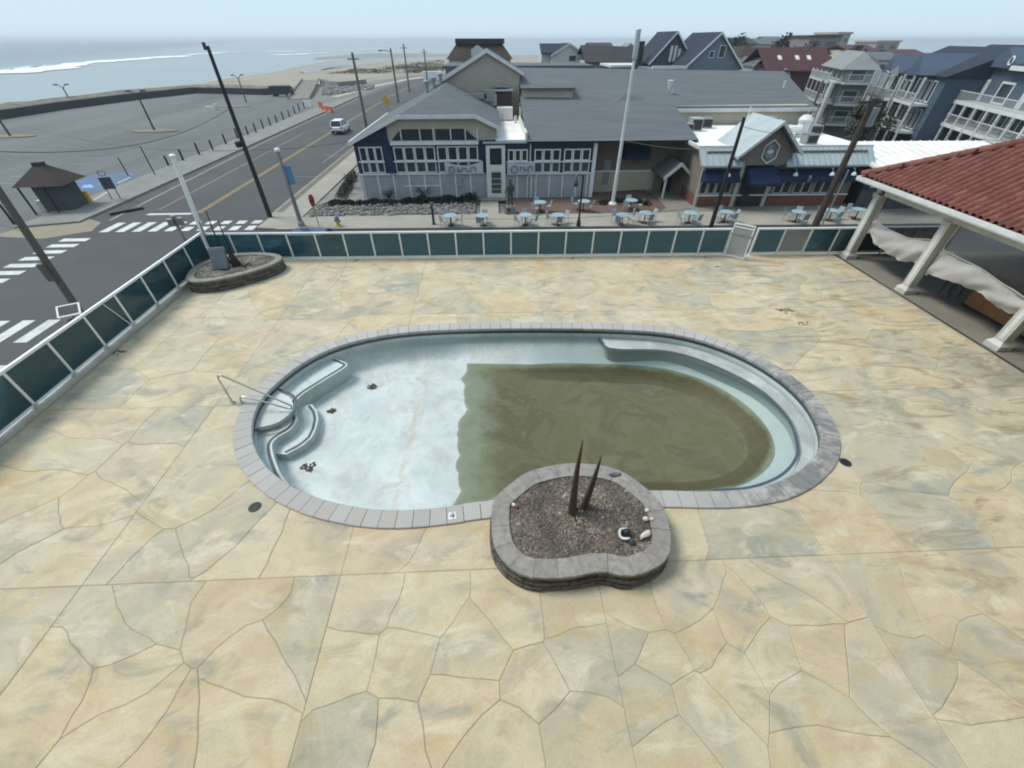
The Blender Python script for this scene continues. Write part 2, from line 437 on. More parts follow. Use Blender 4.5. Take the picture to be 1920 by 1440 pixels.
# base sheet with the pool opening
bm = bmesh.new()
def ring_edges(pts, z):
    vs = [bm.verts.new((p[0], p[1], z)) for p in pts]
    return [bm.edges.new((vs[i-1], vs[i])) for i in range(len(vs))]
dpoly = [(-12.62, -1.0), (15.7, -1.0), (15.7, 17.70), (21.5, 17.58), (21.5, 17.75), (-12.62, 18.38)]
ed = ring_edges(dpoly, -.009)+ring_edges(POOL.off(-.2, 120), -.009)
bmesh.ops.triangle_fill(bm, use_beauty=True, use_dissolve=False, edges=ed)
me = bpy.data.meshes.new('deck'); bm.to_mesh(me); bm.free()
deck = tag(link_mesh('deck', me, M['joint']), kind='structure')
mb = MB(); mb.box(-12.6, 21.5, -1.0, -.9, -3, -.3)
mb.prism([(-12.62,-1),(-12.3,-1),(-12.3,18.3),(-12.62,18.35)], G-.02, -.03)
mb.prism([(-12.3,18.05),(21.5,17.4),(21.5,17.74),(-12.62,18.36)], G-.02, -.03)
tag(mb.build('deck_wall', M['tan'], fix=True), kind='structure')

# the hotel the picture is taken from closes the near side of the deck
hw = MB(); hw.box(-14, 30, -9, -1.3, G, 13.5); hw.box(-14, 30, -1.3, -.35, 6.0, 6.2)
tag(hw.build('hotel_wall', M['cream']), kind='structure')

def clip(poly, n, c):                                # keep points with n.p <= c
    out = []
    for i in range(len(poly)):
        a, b = poly[i-1], poly[i]; da, db = n.dot(a)-c, n.dot(b)-c
        if (da <= 0) != (db <= 0): out.append(a+(b-a)*(da/(da-db)))
        if db <= 0: out.append(b)
    return out
stone_px = [(60,1140),(30,1240),(300,1150),(225,1210),(100,1320),(200,1290),(215,1385),(285,1410),(430,1130),(480,1260),(565,1190),(430,1340),(560,1360),
 (690,1140),(790,1150),(650,1240),(760,1240),(890,1230),(960,1150),(880,1310),(1000,1280),(1085,1230),(940,1390),(740,1400),(1080,1400),(660,1400),(1060,1135),
 (1185,1120),(1180,1205),(1280,1120),(1235,1230),(1320,1200),(1400,1180),(1470,1240),(1380,1270),(1560,1240),(1500,1070),(1480,1130),(1215,1330),(1330,1340),(1625,1270),(1560,1350),(1600,1430),(1260,1430),
 (1650,1120),(1760,1150),(1860,1100),(1850,1230),(1720,1230),(1820,1300),(1780,1370),(1880,1380),
 (40,930),(150,950),(60,995),(250,880),(330,940),(240,1020),(400,1010),(300,1060),(450,1040),(560,1035),(120,860),(90,1050),(200,800),(330,800)]
seeds = [Vector(gp(*q)[:2]) for q in stone_px]
rs = random.Random(21)
cutter = MB().prism([tuple(p) for p in POOL.off(-.012, 150)], -.5, .5).build('cut', None, fix=True)
stones = []; flag_n = 0
for ci in range(6):
    for cj in range(4):
        x0, x1, y0, y1 = XJ[ci], XJ[ci+1], YJ[cj], YJ[cj+1]
        here = [s for s in seeds if x0+.25 < s.x < x1-.25 and y0+.25 < s.y < y1-.25]
        want = 8 if cj == 0 else 6
        tries = 0
        while len(here) < want and tries < 400:
            c = Vector((rs.uniform(x0+.3, x1-.3), rs.uniform(y0+.3, y1-.3))); tries += 1
            if all((c-o).length > (1.25 if cj == 0 else 1.5) for o in here): here.append(c)
        for s in here:
            poly = [Vector(q) for q in ((x0,y0),(x1,y0),(x1,y1),(x0,y1))]
            for o in here:
                if o is not s:
                    n = (o-s); poly = clip(poly, n, n.dot((o+s)/2))
            pts = []
            for i in range(len(poly)):
                a, b = poly[i], poly[(i+1) % len(poly)]; L = (b-a).length
                if L < .02: continue
                k = max(1, int(L/.22))
                for j in range(k): pts.append(a.lerp(b, j/k))
            out = []
            for p in pts:
                e = min(p.x-x0, x1-p.x, p.y-y0, y1-p.y); w = min(1, max(0, e/.30)); w = w*w*(3-2*w)
                dx = noise.noise(Vector((p.x*.75, p.y*.75, 3.3)))*.26+noise.noise(Vector((p.x*2.6, p.y*2.6, 9)))*.06
                dy = noise.noise(Vector((p.x*.75, p.y*.75, 13.3)))*.26+noise.noise(Vector((p.x*2.6, p.y*2.6, 19)))*.06
                out.append(Vector((p.x+dx*w, ysk(p.x, p.y+dy*w))))
            n = len(out)
            if n < 3: continue
            ins = [POOL.inside(q) for q in out]
            if all(ins): continue
            cen = sum(out, Vector((0, 0)))/n
            def inset(d):
                r = []
                for i in range(n):
                    e = (out[(i+1) % n]-out[i-1]).normalized(); r.append(out[i]+Vector((-e.y, e.x))*d)
                return r
            g = .0024+rs.random()*.0035
            h = rs.uniform(-.002, .002)
            r0, r1 = inset(g), inset(g+.010)
            me = bpy.data.meshes.new('flagstone')
            V = [(q.x-cen.x, q.y-cen.y, -.035) for q in r0]+[(q.x-cen.x, q.y-cen.y, -.006+h) for q in r0]+[(q.x-cen.x, q.y-cen.y, h) for q in r1]
            Fc = [list(range(n))[::-1], list(range(2*n, 3*n))]
            for i in range(n):
                j = (i+1) % n
                Fc += [(i, j, n+j, n+i), (n+i, n+j, 2*n+j, 2*n+i)]
            me.from_pydata(V, [], Fc); me.update()
            o = link_mesh('flagstone', me, M['stone'], deck, loc=(cen.x, cen.y, 0))
            cross = any(ins) or any(POOL.inside(q) for q in [cen]) or any((POOL.P[i]-cen).length < .9 for i in range(0, len(POOL.P), 3))
            if cross:
                md = o.modifiers.new('cut', 'BOOLEAN'); md.operation = 'DIFFERENCE'; md.solver = 'EXACT'; md.object = cutter
                stones.append(o)
dg = bpy.context.evaluated_depsgraph_get()
new = [(o, bpy.data.meshes.new_from_object(o.evaluated_get(dg))) for o in stones]
for o, me in new:
    o.modifiers.clear()
    if len(me.polygons) == 0: bpy.data.objects.remove(o); continue
    o.data = me; me.name = 'flagstone'
    if not me.materials: me.materials.append(M['stone'])
bpy.data.objects.remove(cutter)

# --- pool
def plaster_material():
    t = NT('pool_plaster'); p = t.pos(); x, y, z = t.xyz(p)
    col = t.mix(t.ramp(t.noise(p, .9, 5, .6), [(.35, 0.0), (.7, 1.0)]), (.56,.62,.615), (.45,.515,.515))
    col = t.mix(t.math('MULTIPLY', t.ramp(t.noise(p, 1.3, 8, .72, .7), [(.47, 0.0), (.66, 1.0)]), .60), col, (.36,.355,.325))
    col = t.mix(t.math('MULTIPLY', t.ramp(t.noise(t.scale(p, (1.4, .7, 1)), .55, 8, .7, 1.2), [(.50, 0.0), (.64, 1.0)]), .50), col, (.40,.395,.365))
    col = t.mix(t.math('MULTIPLY', t.ramp(t.noise(p, 7, 6, .7), [(.60, 0.0), (.70, 1.0)]), .45), col, (.27,.26,.235))
    # rust-coloured tide line left by the shrinking puddle
    w = t.math('ADD', x, t.math('MULTIPLY', t.noise(t.scale(p, (.4, 1, 1)), .9, 4, .6), 1.1))
    line = t.math('MULTIPLY', t.smooth(w, -2.02, -1.94), t.smooth(w, -1.80, -1.92))
    line = t.math('MULTIPLY', line, t.ramp(t.noise(p, 2.2, 4), [(.35, 0.0), (.6, .8)]))
    floor = t.smooth(z, -.74, -.80)
    col = t.mix(t.math('MULTIPLY', line, t.math('MULTIPLY', floor, .55)), col, (.46,.33,.19))
    # vertical dribbles on the walls
    dr = t.ramp(t.noise(t.scale(p, (3.0, 3.0, .12)), 1.2, 3, .6), [(.56, 0.0), (.72, 1.0)])
    col = t.mix(t.math('MULTIPLY', dr, t.math('MULTIPLY', t.smooth(z, -.78, -.55), .35)), col, (.30,.36,.36))
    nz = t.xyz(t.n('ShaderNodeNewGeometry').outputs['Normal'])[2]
    wall_shade = t.math('MULTIPLY', t.smooth(nz, .75, .3), t.smooth(z, -.20, -.34))  # steep walls: shade and algae film both put into the colour
    col = t.mix(t.math('MULTIPLY', wall_shade, t.math('MULTIPLY_ADD', t.smooth(x, -5.2, -2.5), .50, .30)), col, (.25,.335,.335))
    deep_teal = t.math('MULTIPLY', t.smooth(z, -.45, -.72), t.smooth(x, .0, 2.5))  # teal tone lower down towards the deep end
    col = t.mix(t.math('MULTIPLY', deep_teal, .8), col, (.28,.375,.365))
    seat = t.math('MULTIPLY', t.math('MULTIPLY', t.smooth(z, -.40, -.37), t.smooth(z, -.30, -.34)), t.smooth(x, 3.0, 5.5))
    col = t.mix(t.math('MULTIPLY', seat, t.ramp(t.noise(p, 1.1, 6, .65), [(.35, .15), (.6, .85)])), col, (.30,.31,.31))
    # algae on everything that stays wet
    n1 = t.noise(p, .55, 6, .62, .8)
    zz = t.math('ADD', z, t.math('MULTIPLY', t.math('SUBTRACT', t.noise(p, 1.1, 7, .66), .5), .22))
    wet = t.smooth(zz, -.95, -1.07); damp = t.smooth(z, -.945, -.96)
    col = t.mix(t.math('MULTIPLY', damp, .65), col, (.30,.39,.36))
    alg = t.ramp(n1, [(.36, (.25,.265,.205)), (.43, (.18,.178,.125)), (.50, (.25,.245,.175)), (.56, (.21,.213,.13)), (.64, (.235,.225,.165))])
    pale = t.math('MULTIPLY', t.ramp(t.noise(p, 1.0, 4, .6, 1.0), [(.62, 0.0), (.72, 1.0)]), t.smooth(x, 1.6, -.6))
    alg = t.mix(t.math('MULTIPLY', pale, .75), alg, (.40,.49,.42))
    alg = t.mix(t.math('MULTIPLY', t.smooth(nz, .975, .84), .60), alg, (.085,.08,.045))  # steep wet walls browner: shade painted into the algae colour
    col = t.mix(wet, col, alg)
    return t.done(t.bsdf(col, .55, 0, t.bump(t.noise(p, 18, 3), .12, .01), .4))
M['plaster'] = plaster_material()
M['pool_tile'] = plain('dark_blue_waterline_tile', (.035,.060,.085), (.06,.085,.105), 5, .3, spec=.5, fine=12)
M['nosing'] = plain('dark_nosing_tile', (.075,.095,.125), (.05,.065,.09), 4, .45)
def coping_material():
    t = NT('coping_stone'); p = t.pos(); x, y, z = t.xyz(p)
    rnd = t.n('ShaderNodeObjectInfo').outputs['Random']
    col = t.ramp(rnd, [(0, (.37,.365,.345)), (.5, (.43,.425,.405)), (.8, (.39,.38,.36)), (1, (.41,.375,.34))])
    col = t.mix(t.math('MULTIPLY', t.noise(p, 9, 5, .65), .35), col, (.30,.305,.31))
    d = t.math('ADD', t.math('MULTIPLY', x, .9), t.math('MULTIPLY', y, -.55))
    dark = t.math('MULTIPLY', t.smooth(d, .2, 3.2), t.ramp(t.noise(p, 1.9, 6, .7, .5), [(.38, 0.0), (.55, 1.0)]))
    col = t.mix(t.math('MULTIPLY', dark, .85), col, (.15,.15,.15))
    return t.done(t.bsdf(col, .85, 0, t.bump(t.noise(p, 40, 3), .2, .01), .3))
M['coping'] = coping_material()

pool = empty('swimming_pool', (1.1, 8.45, 0), 'half-drained oval swimming pool with pale blue plaster and grey stone coping', 'swimming pool')
NP = 180
def floorz(x, y):
    def ss(a, b, v):
        t = min(1, max(0, (v-a)/(b-a))); return t*t*(3-2*t)
    z = -.83-.12*min(1, max(0, (x+6)/5.0))-.37*ss(-1.3, 2.6, x)
    return z+.016*noise.noise(Vector((x*.5, y*1.0, 1)))+.008*noise.noise(Vector((x*1.3, y*2.4, 4)))
base_pts = []
for i in range(NP):
    base_pts.append(POOL_IN.at(POOL_IN.L*i/NP))
vs = []; fs = []; rings = 0
deepf = lambda x: min(1, max(0, (x+1.8)/3.0))
for d, mode in ((0, -.16), (.015, -.30), (.05, -.5)):
    for p, q in base_pts: w = p-q*d; vs.append((w.x, w.y, mode))
    rings += 1
for f in (.10, .25, .4, .6, .8, .95, 1.0):
    for p, q in base_pts:
        dc = .38+.85*deepf(p.x); w = p-q*(.05+f*dc)
        dd = deepf(p.x); z = -.5+(floorz(w.x, w.y)+.5)*(math.sin(f*math.pi/2)*(1-dd)+(f*.8+.2*math.sin(f*math.pi/2))*dd); vs.append((w.x, w.y, z))
    rings += 1
for t_ in [.02]+[k/14 for k in range(1, 15)]:
    for p, q in base_pts:
        dc = .43+.85*deepf(p.x); w = p-q*dc
        sx = min(4.6, max(-2.6, w.x)); sp = Vector((sx, 8.45)); u = w.lerp(sp, t_)
        vs.append((u.x, u.y, floorz(u.x, u.y)))
    rings += 1
for r in range(rings-1):
    for i in range(NP):
        j = (i+1) % NP; fs.append((r*NP+i, r*NP+j, (r+1)*NP+j, (r+1)*NP+i))
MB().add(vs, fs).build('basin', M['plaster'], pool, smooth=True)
mb = MB(); vs = []; fs = []
for p, q in base_pts: vs += [(p.x, p.y, .0), (p.x-q.x*.004, p.y-q.y*.004, -.165)]
for i in range(NP): j = (i+1) % NP; fs.append((2*i, 2*j, 2*j+1, 2*i+1))
mb.add(vs, fs).build('tile_band', M['pool_tile'], pool)
nst = 112; stp = POOL.L/nst
rc = random.Random(3)
for i in range(nst):
    d0 = i*stp; p, q = POOL.at(d0+stp/2)
    if -.1 < p.x < 3.1 and p.y < 5.6: continue          # under the planter
    h = .045+rc.uniform(-.003, .004)
    mb = MB(); ring_block(mb, POOL, d0+.006, d0+stp-.006, [(-.425, -.05), (-.425, h-.02), (-.405, h), (-.015, h), (0, h-.014), (0, -.05)][::-1], 3, rc.uniform(-.004, .004))
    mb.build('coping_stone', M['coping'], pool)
def shelf(name, edge_px, z, drop, through, nosing=True):
    """ledge between the pool wall and a traced front edge"""
    e = [Vector(gp(px, py, z)[:2]) for px, py in edge_px]
    fine = []
    for i in range(len(e)-1):
        p0, p1, p2, p3 = e[max(i-1, 0)], e[i], e[i+1], e[min(i+2, len(e)-1)]
        for j in range(6):
            t = j/6; fine.append(.5*((2*p1)+(p2-p0)*t+(2*p0-5*p1+4*p2-p3)*t*t+(3*p1-p0-3*p2+p3)*t**3))
    fine.append(e[-1])
    a, b, c = POOL_IN.near(fine[-1]), POOL_IN.near(fine[0]), POOL_IN.near(through)
    L = POOL_IN.L
    span = (b-a) % L
    if (c-a) % L <= span: sgn = 1
    else: sgn = -1; span = (a-b) % L
    back = []
    for k in range(25):
        p, q = POOL_IN.at(a+sgn*span*k/24); back.append(p+q*.05)
    mb = MB(); mb.prism([(p.x, p.y) for p in fine+back], z-drop, z)
    o = mb.build(name, M['plaster'], pool, fix=True)
    if nosing: lip(fine, z, o)
    return o
def lip(fine, z, par):
    n = len(fine); vs = []; fs = []
    cx = sum(fine, Vector((0, 0)))/n
    for i in range(n):
        d = (fine[min(i+1, n-1)]-fine[max(i-1, 0)]).normalized(); q = Vector((-d.y, d.x))
        for w, h in ((.055, .002), (.055, .008), (.125, .008), (.125, .002)):
            u = fine[i]+q*w*lip.side; vs.append((u.x, u.y, z+h))
    for i in range(n-1):
        for k in range(3): fs.append((4*i+k, 4*i+k+1, 4*i+5+k, 4*i+4+k))
    MB().add(vs, fs).build('nosing', M['nosing'], par, fix=True)
lip.side = -1
shelf('ledge', [(628,672),(640,676),(650,686),(605,715),(562,744),(553,766),(558,785),(545,805),(515,825),(511,845),(525,885),(543,912),(535,925)], -.35, .6, (-6.3, 8.0))
shelf('entry_step', [(478,803),(510,796),(530,786),(548,768),(546,748),(530,738),(512,732)], -.17, .4, (-6.35, 8.3))
e = [Vector(gp(*q, -.60)[:2]) for q in ((585,758),(594,770),(597,785),(593,803),(585,820),(572,832),(560,840),(537,852))]
low = [Vector(gp(*q, -.60)[:2]) for q in ((505,850),(505,830),(535,805),(545,785),(545,765))]
o = MB().prism([(p.x, p.y) for p in e+low], -1.1, -.60).build('lower_step', M['plaster'], pool, fix=True)
lip(e, -.60, o)
shelf('bench', [(1128,634),(1132,640),(1150,653),(1250,657),(1330,680),(1420,725),(1480,780),(1502,835),(1496,870),(1465,900),(1410,920),(1340,926)], -.35, .95, (8.2, 7.4))
# fittings, depth tile, leaf clumps
wx, wy, wz = gp(1464, 774, -.62)
MB((wx-.02, wy-.02, wz)).cyl(0, 0, -.02, .03, .10, .09, 12).build('wall_fitting', M['concrete_grey'], pool)
mx, my, _ = gp(848, 967, .05)
dt = MB((mx, my, .043), .12).box(-.085, .085, -.085, .085, 0, .010).build('depth_tile', M['white'], pool)
MB((mx, my, .054), .12).box(-.045, .05, -.02, -.002, 0, .003).box(.01, .028, -.06, .06, 0, .004).add([(-.045,-.002,0),(-.03,-.002,0),(.022,.06,0),(.008,.06,0)], [(0,1,2,3)]).build('numeral', M['black_metal'], dt)
water_pts = [p-q*.02 for p, q in base_pts]
t = NT('pool_water'); p_ = t.pos()
fr = t.n('ShaderNodeFresnel'); fr.inputs[0].default_value = 1.33
tr = t.n('ShaderNodeBsdfTransparent'); tr.inputs[0].default_value = (.80, .80, .70, 1)
gl = t.n('ShaderNodeBsdfGlossy'); gl.inputs['Roughness'].default_value = .03
nb = t.bump(t.noise(p_, 2.5, 3), .03, .01); t.l(nb, gl.inputs['Normal'])
mx_ = t.n('ShaderNodeMixShader'); t.l(fr.outputs[0], mx_.inputs[0]); t.l(tr.outputs[0], mx_.inputs[1]); t.l(gl.outputs[0], mx_.inputs[2])
M['pool_water'] = t.done(mx_.outputs[0])
WZ = -.95
tag(MB().face([(p.x, p.y, WZ) for p in water_pts]).build('pool_water', M['pool_water']), kind='structure')
M['leaf_litter'] = plain('dead_leaves', (.075,.060,.045), (.04,.034,.028), 9, .95)
for (px, py, r, lab) in ((698,724,.13,'dark clump of dead leaves on the shallow pool floor behind the steps'), (622,771,.10,'small brown leaf clump on the pool floor beside the lower step'), (580,876,.15,'flat dark leaf smear on the shallow pool floor near the front coping')):
    x, y, _ = gp(px, py, -.86); z = floorz(x, y)
    mb = MB(); rr = random.Random(px)
    for k in range(26):
        a = rr.uniform(0, 6.3); d = r*rr.random()**.7; u = rr.uniform(0, 3.1); s_ = .03
        c = Vector((x+d*math.cos(a)*1.3, y+d*math.sin(a), z+.006+rr.random()*.006))
        mb.add([c+Vector((math.cos(u)*s_*2, math.sin(u)*s_*2, rr.uniform(0, .006))), c+Vector((-math.sin(u)*s_, math.cos(u)*s_, 0)), c+Vector((-math.cos(u)*s_*2, -math.sin(u)*s_*2, rr.uniform(0, .006))), c+Vector((math.sin(u)*s_, -math.cos(u)*s_, 0))], [(0,1,2,3)])
    tag(mb.build('leaf_clump', M['leaf_litter']), lab, 'leaves')
# handrail
hr = empty('pool_handrail', (-7.2, 8.55, 0), 'bent stainless steel handrail standing beside the pool entry steps', 'handrail')
def bez(pts, n=10):
    P = [Vector(q) for q in pts]; out = []
    for i in range(len(P)-1):
        p0, p1, p2, p3 = P[max(i-1, 0)], P[i], P[i+1], P[min(i+2, len(P)-1)]
        for j in range(n):
            t = j/n; out.append(.5*((2*p1)+(p2-p0)*t+(2*p0-5*p1+4*p2-p3)*t*t+(3*p1-p0-3*p2+p3)*t**3))
    out.append(P[-1]); return out
MB().tube(bez([(-7.22,8.6,0),(-7.22,8.6,.5),(-7.22,8.6,.86),(-7.14,8.59,.97),(-7.0,8.57,.93),(-6.5,8.5,.62),(-5.72,8.38,.16),(-5.56,8.36,.04),(-5.60,8.36,-.06),(-5.75,8.38,-.04),(-6.3,8.47,.13),(-6.75,8.54,.24),(-6.90,8.56,.23),(-6.95,8.57,.12),(-6.95,8.57,0)]), .024, 8).build('rail', M['steel'], hr, smooth=True)
for x, y in ((-7.22, 8.6), (-6.95, 8.57)):
    MB((x, y, 0)).lathe(0, 0, [(.075, .0), (.075, .012), (.04, .03), (.03, .04)], 12).build('flange', M['grey_metal'], hr, smooth=False)
for (px, py, lab) in ((478,951,'round dark drain cover left of the pool'), (1585,867,'round dark drain cover right of the pool')):
    x, y, _ = gp(px, py)
    d = empty('drain_cover', (x, y, 0), lab, 'drain cover', 'drain covers beside the pool')
    MB((x, y, 0)).lathe(0, 0, [(.13, -.004), (.13, .006), (.115, .010), (.11, .006)], 18).build('frame', M['bronze'], d)
    g_ = MB((x, y, .008))
    for k in range(-4, 5): g_.box(-.1*math.cos(k*.22), .1*math.cos(k*.22), k*.022-.006, k*.022+.006, 0, .006)
    g_.build('grate', M['black_metal'], d)

# --- planters
def block_material(name, c1, c2, c3):
    t = NT(name); p = t.pos(); rnd = t.n('ShaderNodeObjectInfo').outputs['Random']
    col = t.mix(rnd, c1, c2); col = t.mix(t.ramp(t.noise(p, 7, 6, .7), [(.42, 0.0), (.68, 1.0)]), col, c3)
    return t.done(t.bsdf(col, .9, 0, t.bump(t.noise(p, 22, 5, .7), .7, .03), .25))
M['block'] = block_material('rough_wall_block', (.115,.110,.100), (.165,.155,.14), (.05,.048,.045))
M['cap'] = block_material('planter_cap_stone', (.27,.255,.24), (.33,.31,.285), (.20,.19,.18))
M['cap2'] = block_material('corner_planter_cap', (.26,.25,.22), (.30,.285,.255), (.19,.18,.165))
def pebble_material(name, stops):
    t = NT(name); g = t.n('ShaderNodeNewGeometry').outputs['Random Per Island']
    return t.done(t.bsdf(t.mix(t.ramp(t.noise(t.pos(), 1.8, 6, .65), [(.38, .05), (.62, .85)]), t.ramp(g, stops), (.085,.072,.062)), .9))
M['pebble'] = pebble_material('pebbles', [(0, (.07,.058,.05)), (.3, (.19,.15,.125)), (.55, (.30,.26,.22)), (.8, (.24,.20,.175)), (1, (.52,.49,.45))])
M['pebble2'] = pebble_material('pale_pebbles', [(0, (.17,.145,.12)), (.4, (.36,.32,.275)), (.8, (.44,.40,.35)), (1, (.56,.53,.48))])
def planter(name, label, loop, top, courses, nblk, ncap, capw, soil_z, mound, pm, npeb, capm, seed, capt=.07, over=.012):
    c = sum(loop.P, Vector((0, 0)))/len(loop.P)
    th = empty(name, (c.x, c.y, 0), label, 'planter')
    r = random.Random(seed); ch = (top-capt)/courses
    MB().prism([tuple(p) for p in loop.off(-.07, 60)], -.5, soil_z-.05).build('core', M['soil'], th, fix=True)
    vs = []; fs = []; A = loop.off(-.03, 60); B = loop.off(-.22, 60)
    for a, b in zip(A, B): vs += [(a.x, a.y, -.02), (a.x, a.y, top-capt-.004), (b.x, b.y, top-capt-.004), (b.x, b.y, soil_z-.15)]
    for i in range(60):
        j = (i+1) % 60
        for k in range(3): fs.append((4*i+k, 4*j+k, 4*j+k+1, 4*i+k+1))
    MB().add(vs, fs).build('backing', M['block'], th, fix=True)
    for k in range(courses):
        st = loop.L/nblk
        for i in range(nblk):
            d0 = (i+.5*(k % 2))*st; j = r.uniform(-.012, .012)+(courses-1-k)*.022; z0, z1 = k*ch+.004, (k+1)*ch-.004
            mb = MB(); ring_block(mb, loop, d0+.006, d0+st-.006, [(-.10, z0), (-.014, z0), (0, z0+.018), (.006, (z0+z1)/2), (0, z1-.018), (-.014, z1), (-.10, z1)], 3, j)
            mb.build('wall_block', M['block'], th, fix=True)
    st = loop.L/ncap
    for i in range(ncap):
        h = r.uniform(-.003, .003); o = r.uniform(-.006, .006)
        mb = MB(); ring_block(mb, loop, i*st+.003, (i+1)*st-.003, [(-capw, top-capt), (over, top-capt), (over, top-.012+h), (over-.012, top+h), (-capw+.008, top+h), (-capw, top-.008+h)], 2, o)
        mb.build('cap_stone', capm, th, fix=True)
    inner = loop.off(-capw+.05, 60); vs = []; fs = []
    for rr in range(5):
        for p in inner:
            q = Vector(p).lerp(c, rr/5); vs.append((q.x, q.y, soil_z+mound*math.sin(rr/5*1.57)+.02*noise.noise(Vector((q.x*4, q.y*4, 0)))))
    vs.append((c.x, c.y, soil_z+mound))
    for rr in range(4):
        for i in range(60): j = (i+1) % 60; fs.append((rr*60+i, rr*60+j, (rr+1)*60+j, (rr+1)*60+i))
    for i in range(60): fs.append((240+i, 240+(i+1) % 60, 300))
    MB().add(vs, fs).build('soil', M['soil'], th, smooth=True, fix=True)
    mb = MB()
    for k in range(npeb):
        ii = r.randrange(60); q = Vector(inner[ii]).lerp(Vector(inner[(ii+1) % 60]), r.random()); uu = 1-math.sqrt(r.random())*.99; q = q.lerp(c, uu)
        z = soil_z+mound*math.sin(uu*1.57)+.02*noise.noise(Vector((q.x*4, q.y*4, 0)))+.004; s_ = r.uniform(.011, .027)*(1.5 if r.random() < .06 else 1)
        a = r.uniform(0, 6.3); u = Vector((math.cos(a), math.sin(a), r.uniform(-.2, .2)))*s_*1.3; w = Vector((-math.sin(a), math.cos(a), 0))*s_; t_ = Vector((0, 0, s_*.8)); o = Vector((q.x, q.y, z+.004))
        mb.add([o+u, o+w, o-u, o-w, o+t_, o-t_], [(0,1,4),(1,2,4),(2,3,4),(3,0,4),(1,0,5),(2,1,5),(3,2,5),(0,3,5)])
    tag(mb.build('gravel', pm, th), kind='stuff')
    return th
P1 = Loop([gp(*q, .45) for q in [(925,940),(948,915),(990,885),(1055,870),(1110,870),(1165,883),(1208,913),(1236,940),(1255,985),(1256,1035),(1228,1064),(1180,1079),(1130,1070),(1060,1082),(990,1080),(945,1052),(924,1010)]], 6, relax=1)
pl1 = planter('kidney_planter', 'raised kidney-shaped stone planter at the pool edge with two dead stalks', P1, .45, 3, 30, 22, .34, .40, .05, M['pebble'], 5200, M['cap'], 5)
P2 = Loop([(-12.1,15.75),(-12.25,16.5),(-12.05,17.2),(-11.5,17.75),(-10.7,17.95),(-9.9,17.9),(-9.25,17.65),(-8.98,17.2),(-9.15,16.6),(-9.75,15.95),(-10.5,15.42),(-11.3,15.15),(-11.85,15.3)], 6, relax=3)
pl2 = planter('corner_planter', 'long curved stone planter full of pale gravel in the fence corner', P2, .48, 3, 40, 26, .26, .42, .02, M['pebble2'], 5000, M['cap2'], 8)
M['stalk'] = plain('dead_brown_stalk', (.046,.030,.024), (.095,.068,.052), 6, .8, .3, stretch=(1,1,.2))
def stalk(name, label, base, tip, r0, bend=(0, 0), grp='dead plant stalks'):
    b, t_ = Vector(base), Vector(tip); path = []
    for i in range(9):
        f = i/8; path.append(b.lerp(t_, f)+Vector((bend[0], bend[1], 0))*math.sin(f*math.pi))
    s_ = empty(name, base, label, 'dead plant', grp)
    mb = MB(); vs = []
    for i, p in enumerate(path):
        f = i/8; rr = r0*((1-f)**.75)*.92+.006
        for k in range(9):
            a = 6.283*k/9+f*.8; q = rr*(1+.16*(k % 2)); vs.append((p.x+math.cos(a)*q, p.y+math.sin(a)*q, p.z))
    fs = [(i*9+k, i*9+(k+1) % 9, (i+1)*9+(k+1) % 9, (i+1)*9+k) for i in range(8) for k in range(9)]+[[72+k for k in range(9)]]
    mb.add(vs, fs).build('stem', M['stalk'], s_)
    h = MB()
    rr = random.Random(int(base[0]*100))
    for k in range(10):                                # frayed leaf stubs at the foot
        a = rr.uniform(0, 6.28); L = rr.uniform(.10, .2); w = .03
        o = Vector((b.x+math.cos(a)*r0*.8, b.y+math.sin(a)*r0*.8, b.z+rr.uniform(.0, .12))); d = Vector((math.cos(a), math.sin(a), .5))*L; s2 = Vector((-math.sin(a), math.cos(a), 0))*w
        h.add([o-s2, o+s2, o+d], [(0, 1, 2)])
    h.build('leaf_stub', M['stalk'], s_)
    return s_
stalk('dead_stalk', 'taller of the two dark brown dead stalks in the kidney planter', (1.41,4.50,.40), (1.40,4.58,2.48), .085, (-.03, 0), 'dead stalks in the kidney planter')
stalk('dead_stalk', 'shorter dead stalk leaning right in the kidney planter', (1.63,4.61,.40), (1.80,4.66,1.97), .075, (.02, 0), 'dead stalks in the kidney planter')
# oddments lying in the kidney planter
def at1(px, py, z=.46): return gp(px, py, z)
x, y, z = at1(1172, 1003)
la = empty('broken_lantern', (x, y, .43), 'small broken black and white lantern lying on the planter gravel', 'lantern')
MB().tube([(x+.11*math.cos(a), y+.11*math.sin(a), .50+.02*math.sin(3*a)) for a in [.9+k*.33 for k in range(14)]], .026, 7).build('ring', M['white'], la, smooth=True)
MB().blob((x+.03, y+.02, .50), .085, 10, 7, .15, 2).build('globe', M['black_metal'], la, smooth=True)
MB().lathe(x+.09, y-.14, [(.085, .43), (.07, .47), (.045, .52), (.02, .54)], 10).build('shade', M['glass_mid'], la)
M['shell'] = plain('bleached_shell', (.66,.64,.58), (.46,.44,.39), 8, .5)
x, y, z = at1(1210, 1003); tag(MB((x, y, .46), .45).blob((0,0,.01), .11, 12, 8, .28, 5, (1.25,.5,.5)).build('driftwood', M['shell'], smooth=True), 'bleached white driftwood piece lying at the planter edge', 'driftwood')
for k, (px, py, r, lab) in enumerate(((1211,973,.06,'larger white pebble by the planter cap, right of the stalks'), (1222,973,.04,'smaller white pebble touching the inner edge of the planter cap'), (1213,957,.045,'white pebble farthest back along the right rim of the planter'))):
    x, y, z = at1(px, py); tag(MB().blob((x, y, .46), r, 9, 6, .15, k+9, (1.1,.9,.8)).build('white_pebble', M['shell'], smooth=True), lab, 'pebble', 'white pebbles in the kidney planter')
x, y, z = at1(966, 948)
cn = empty('crushed_can', (x, y, .43), 'small red and white can lying at the left rim of the planter', 'can')
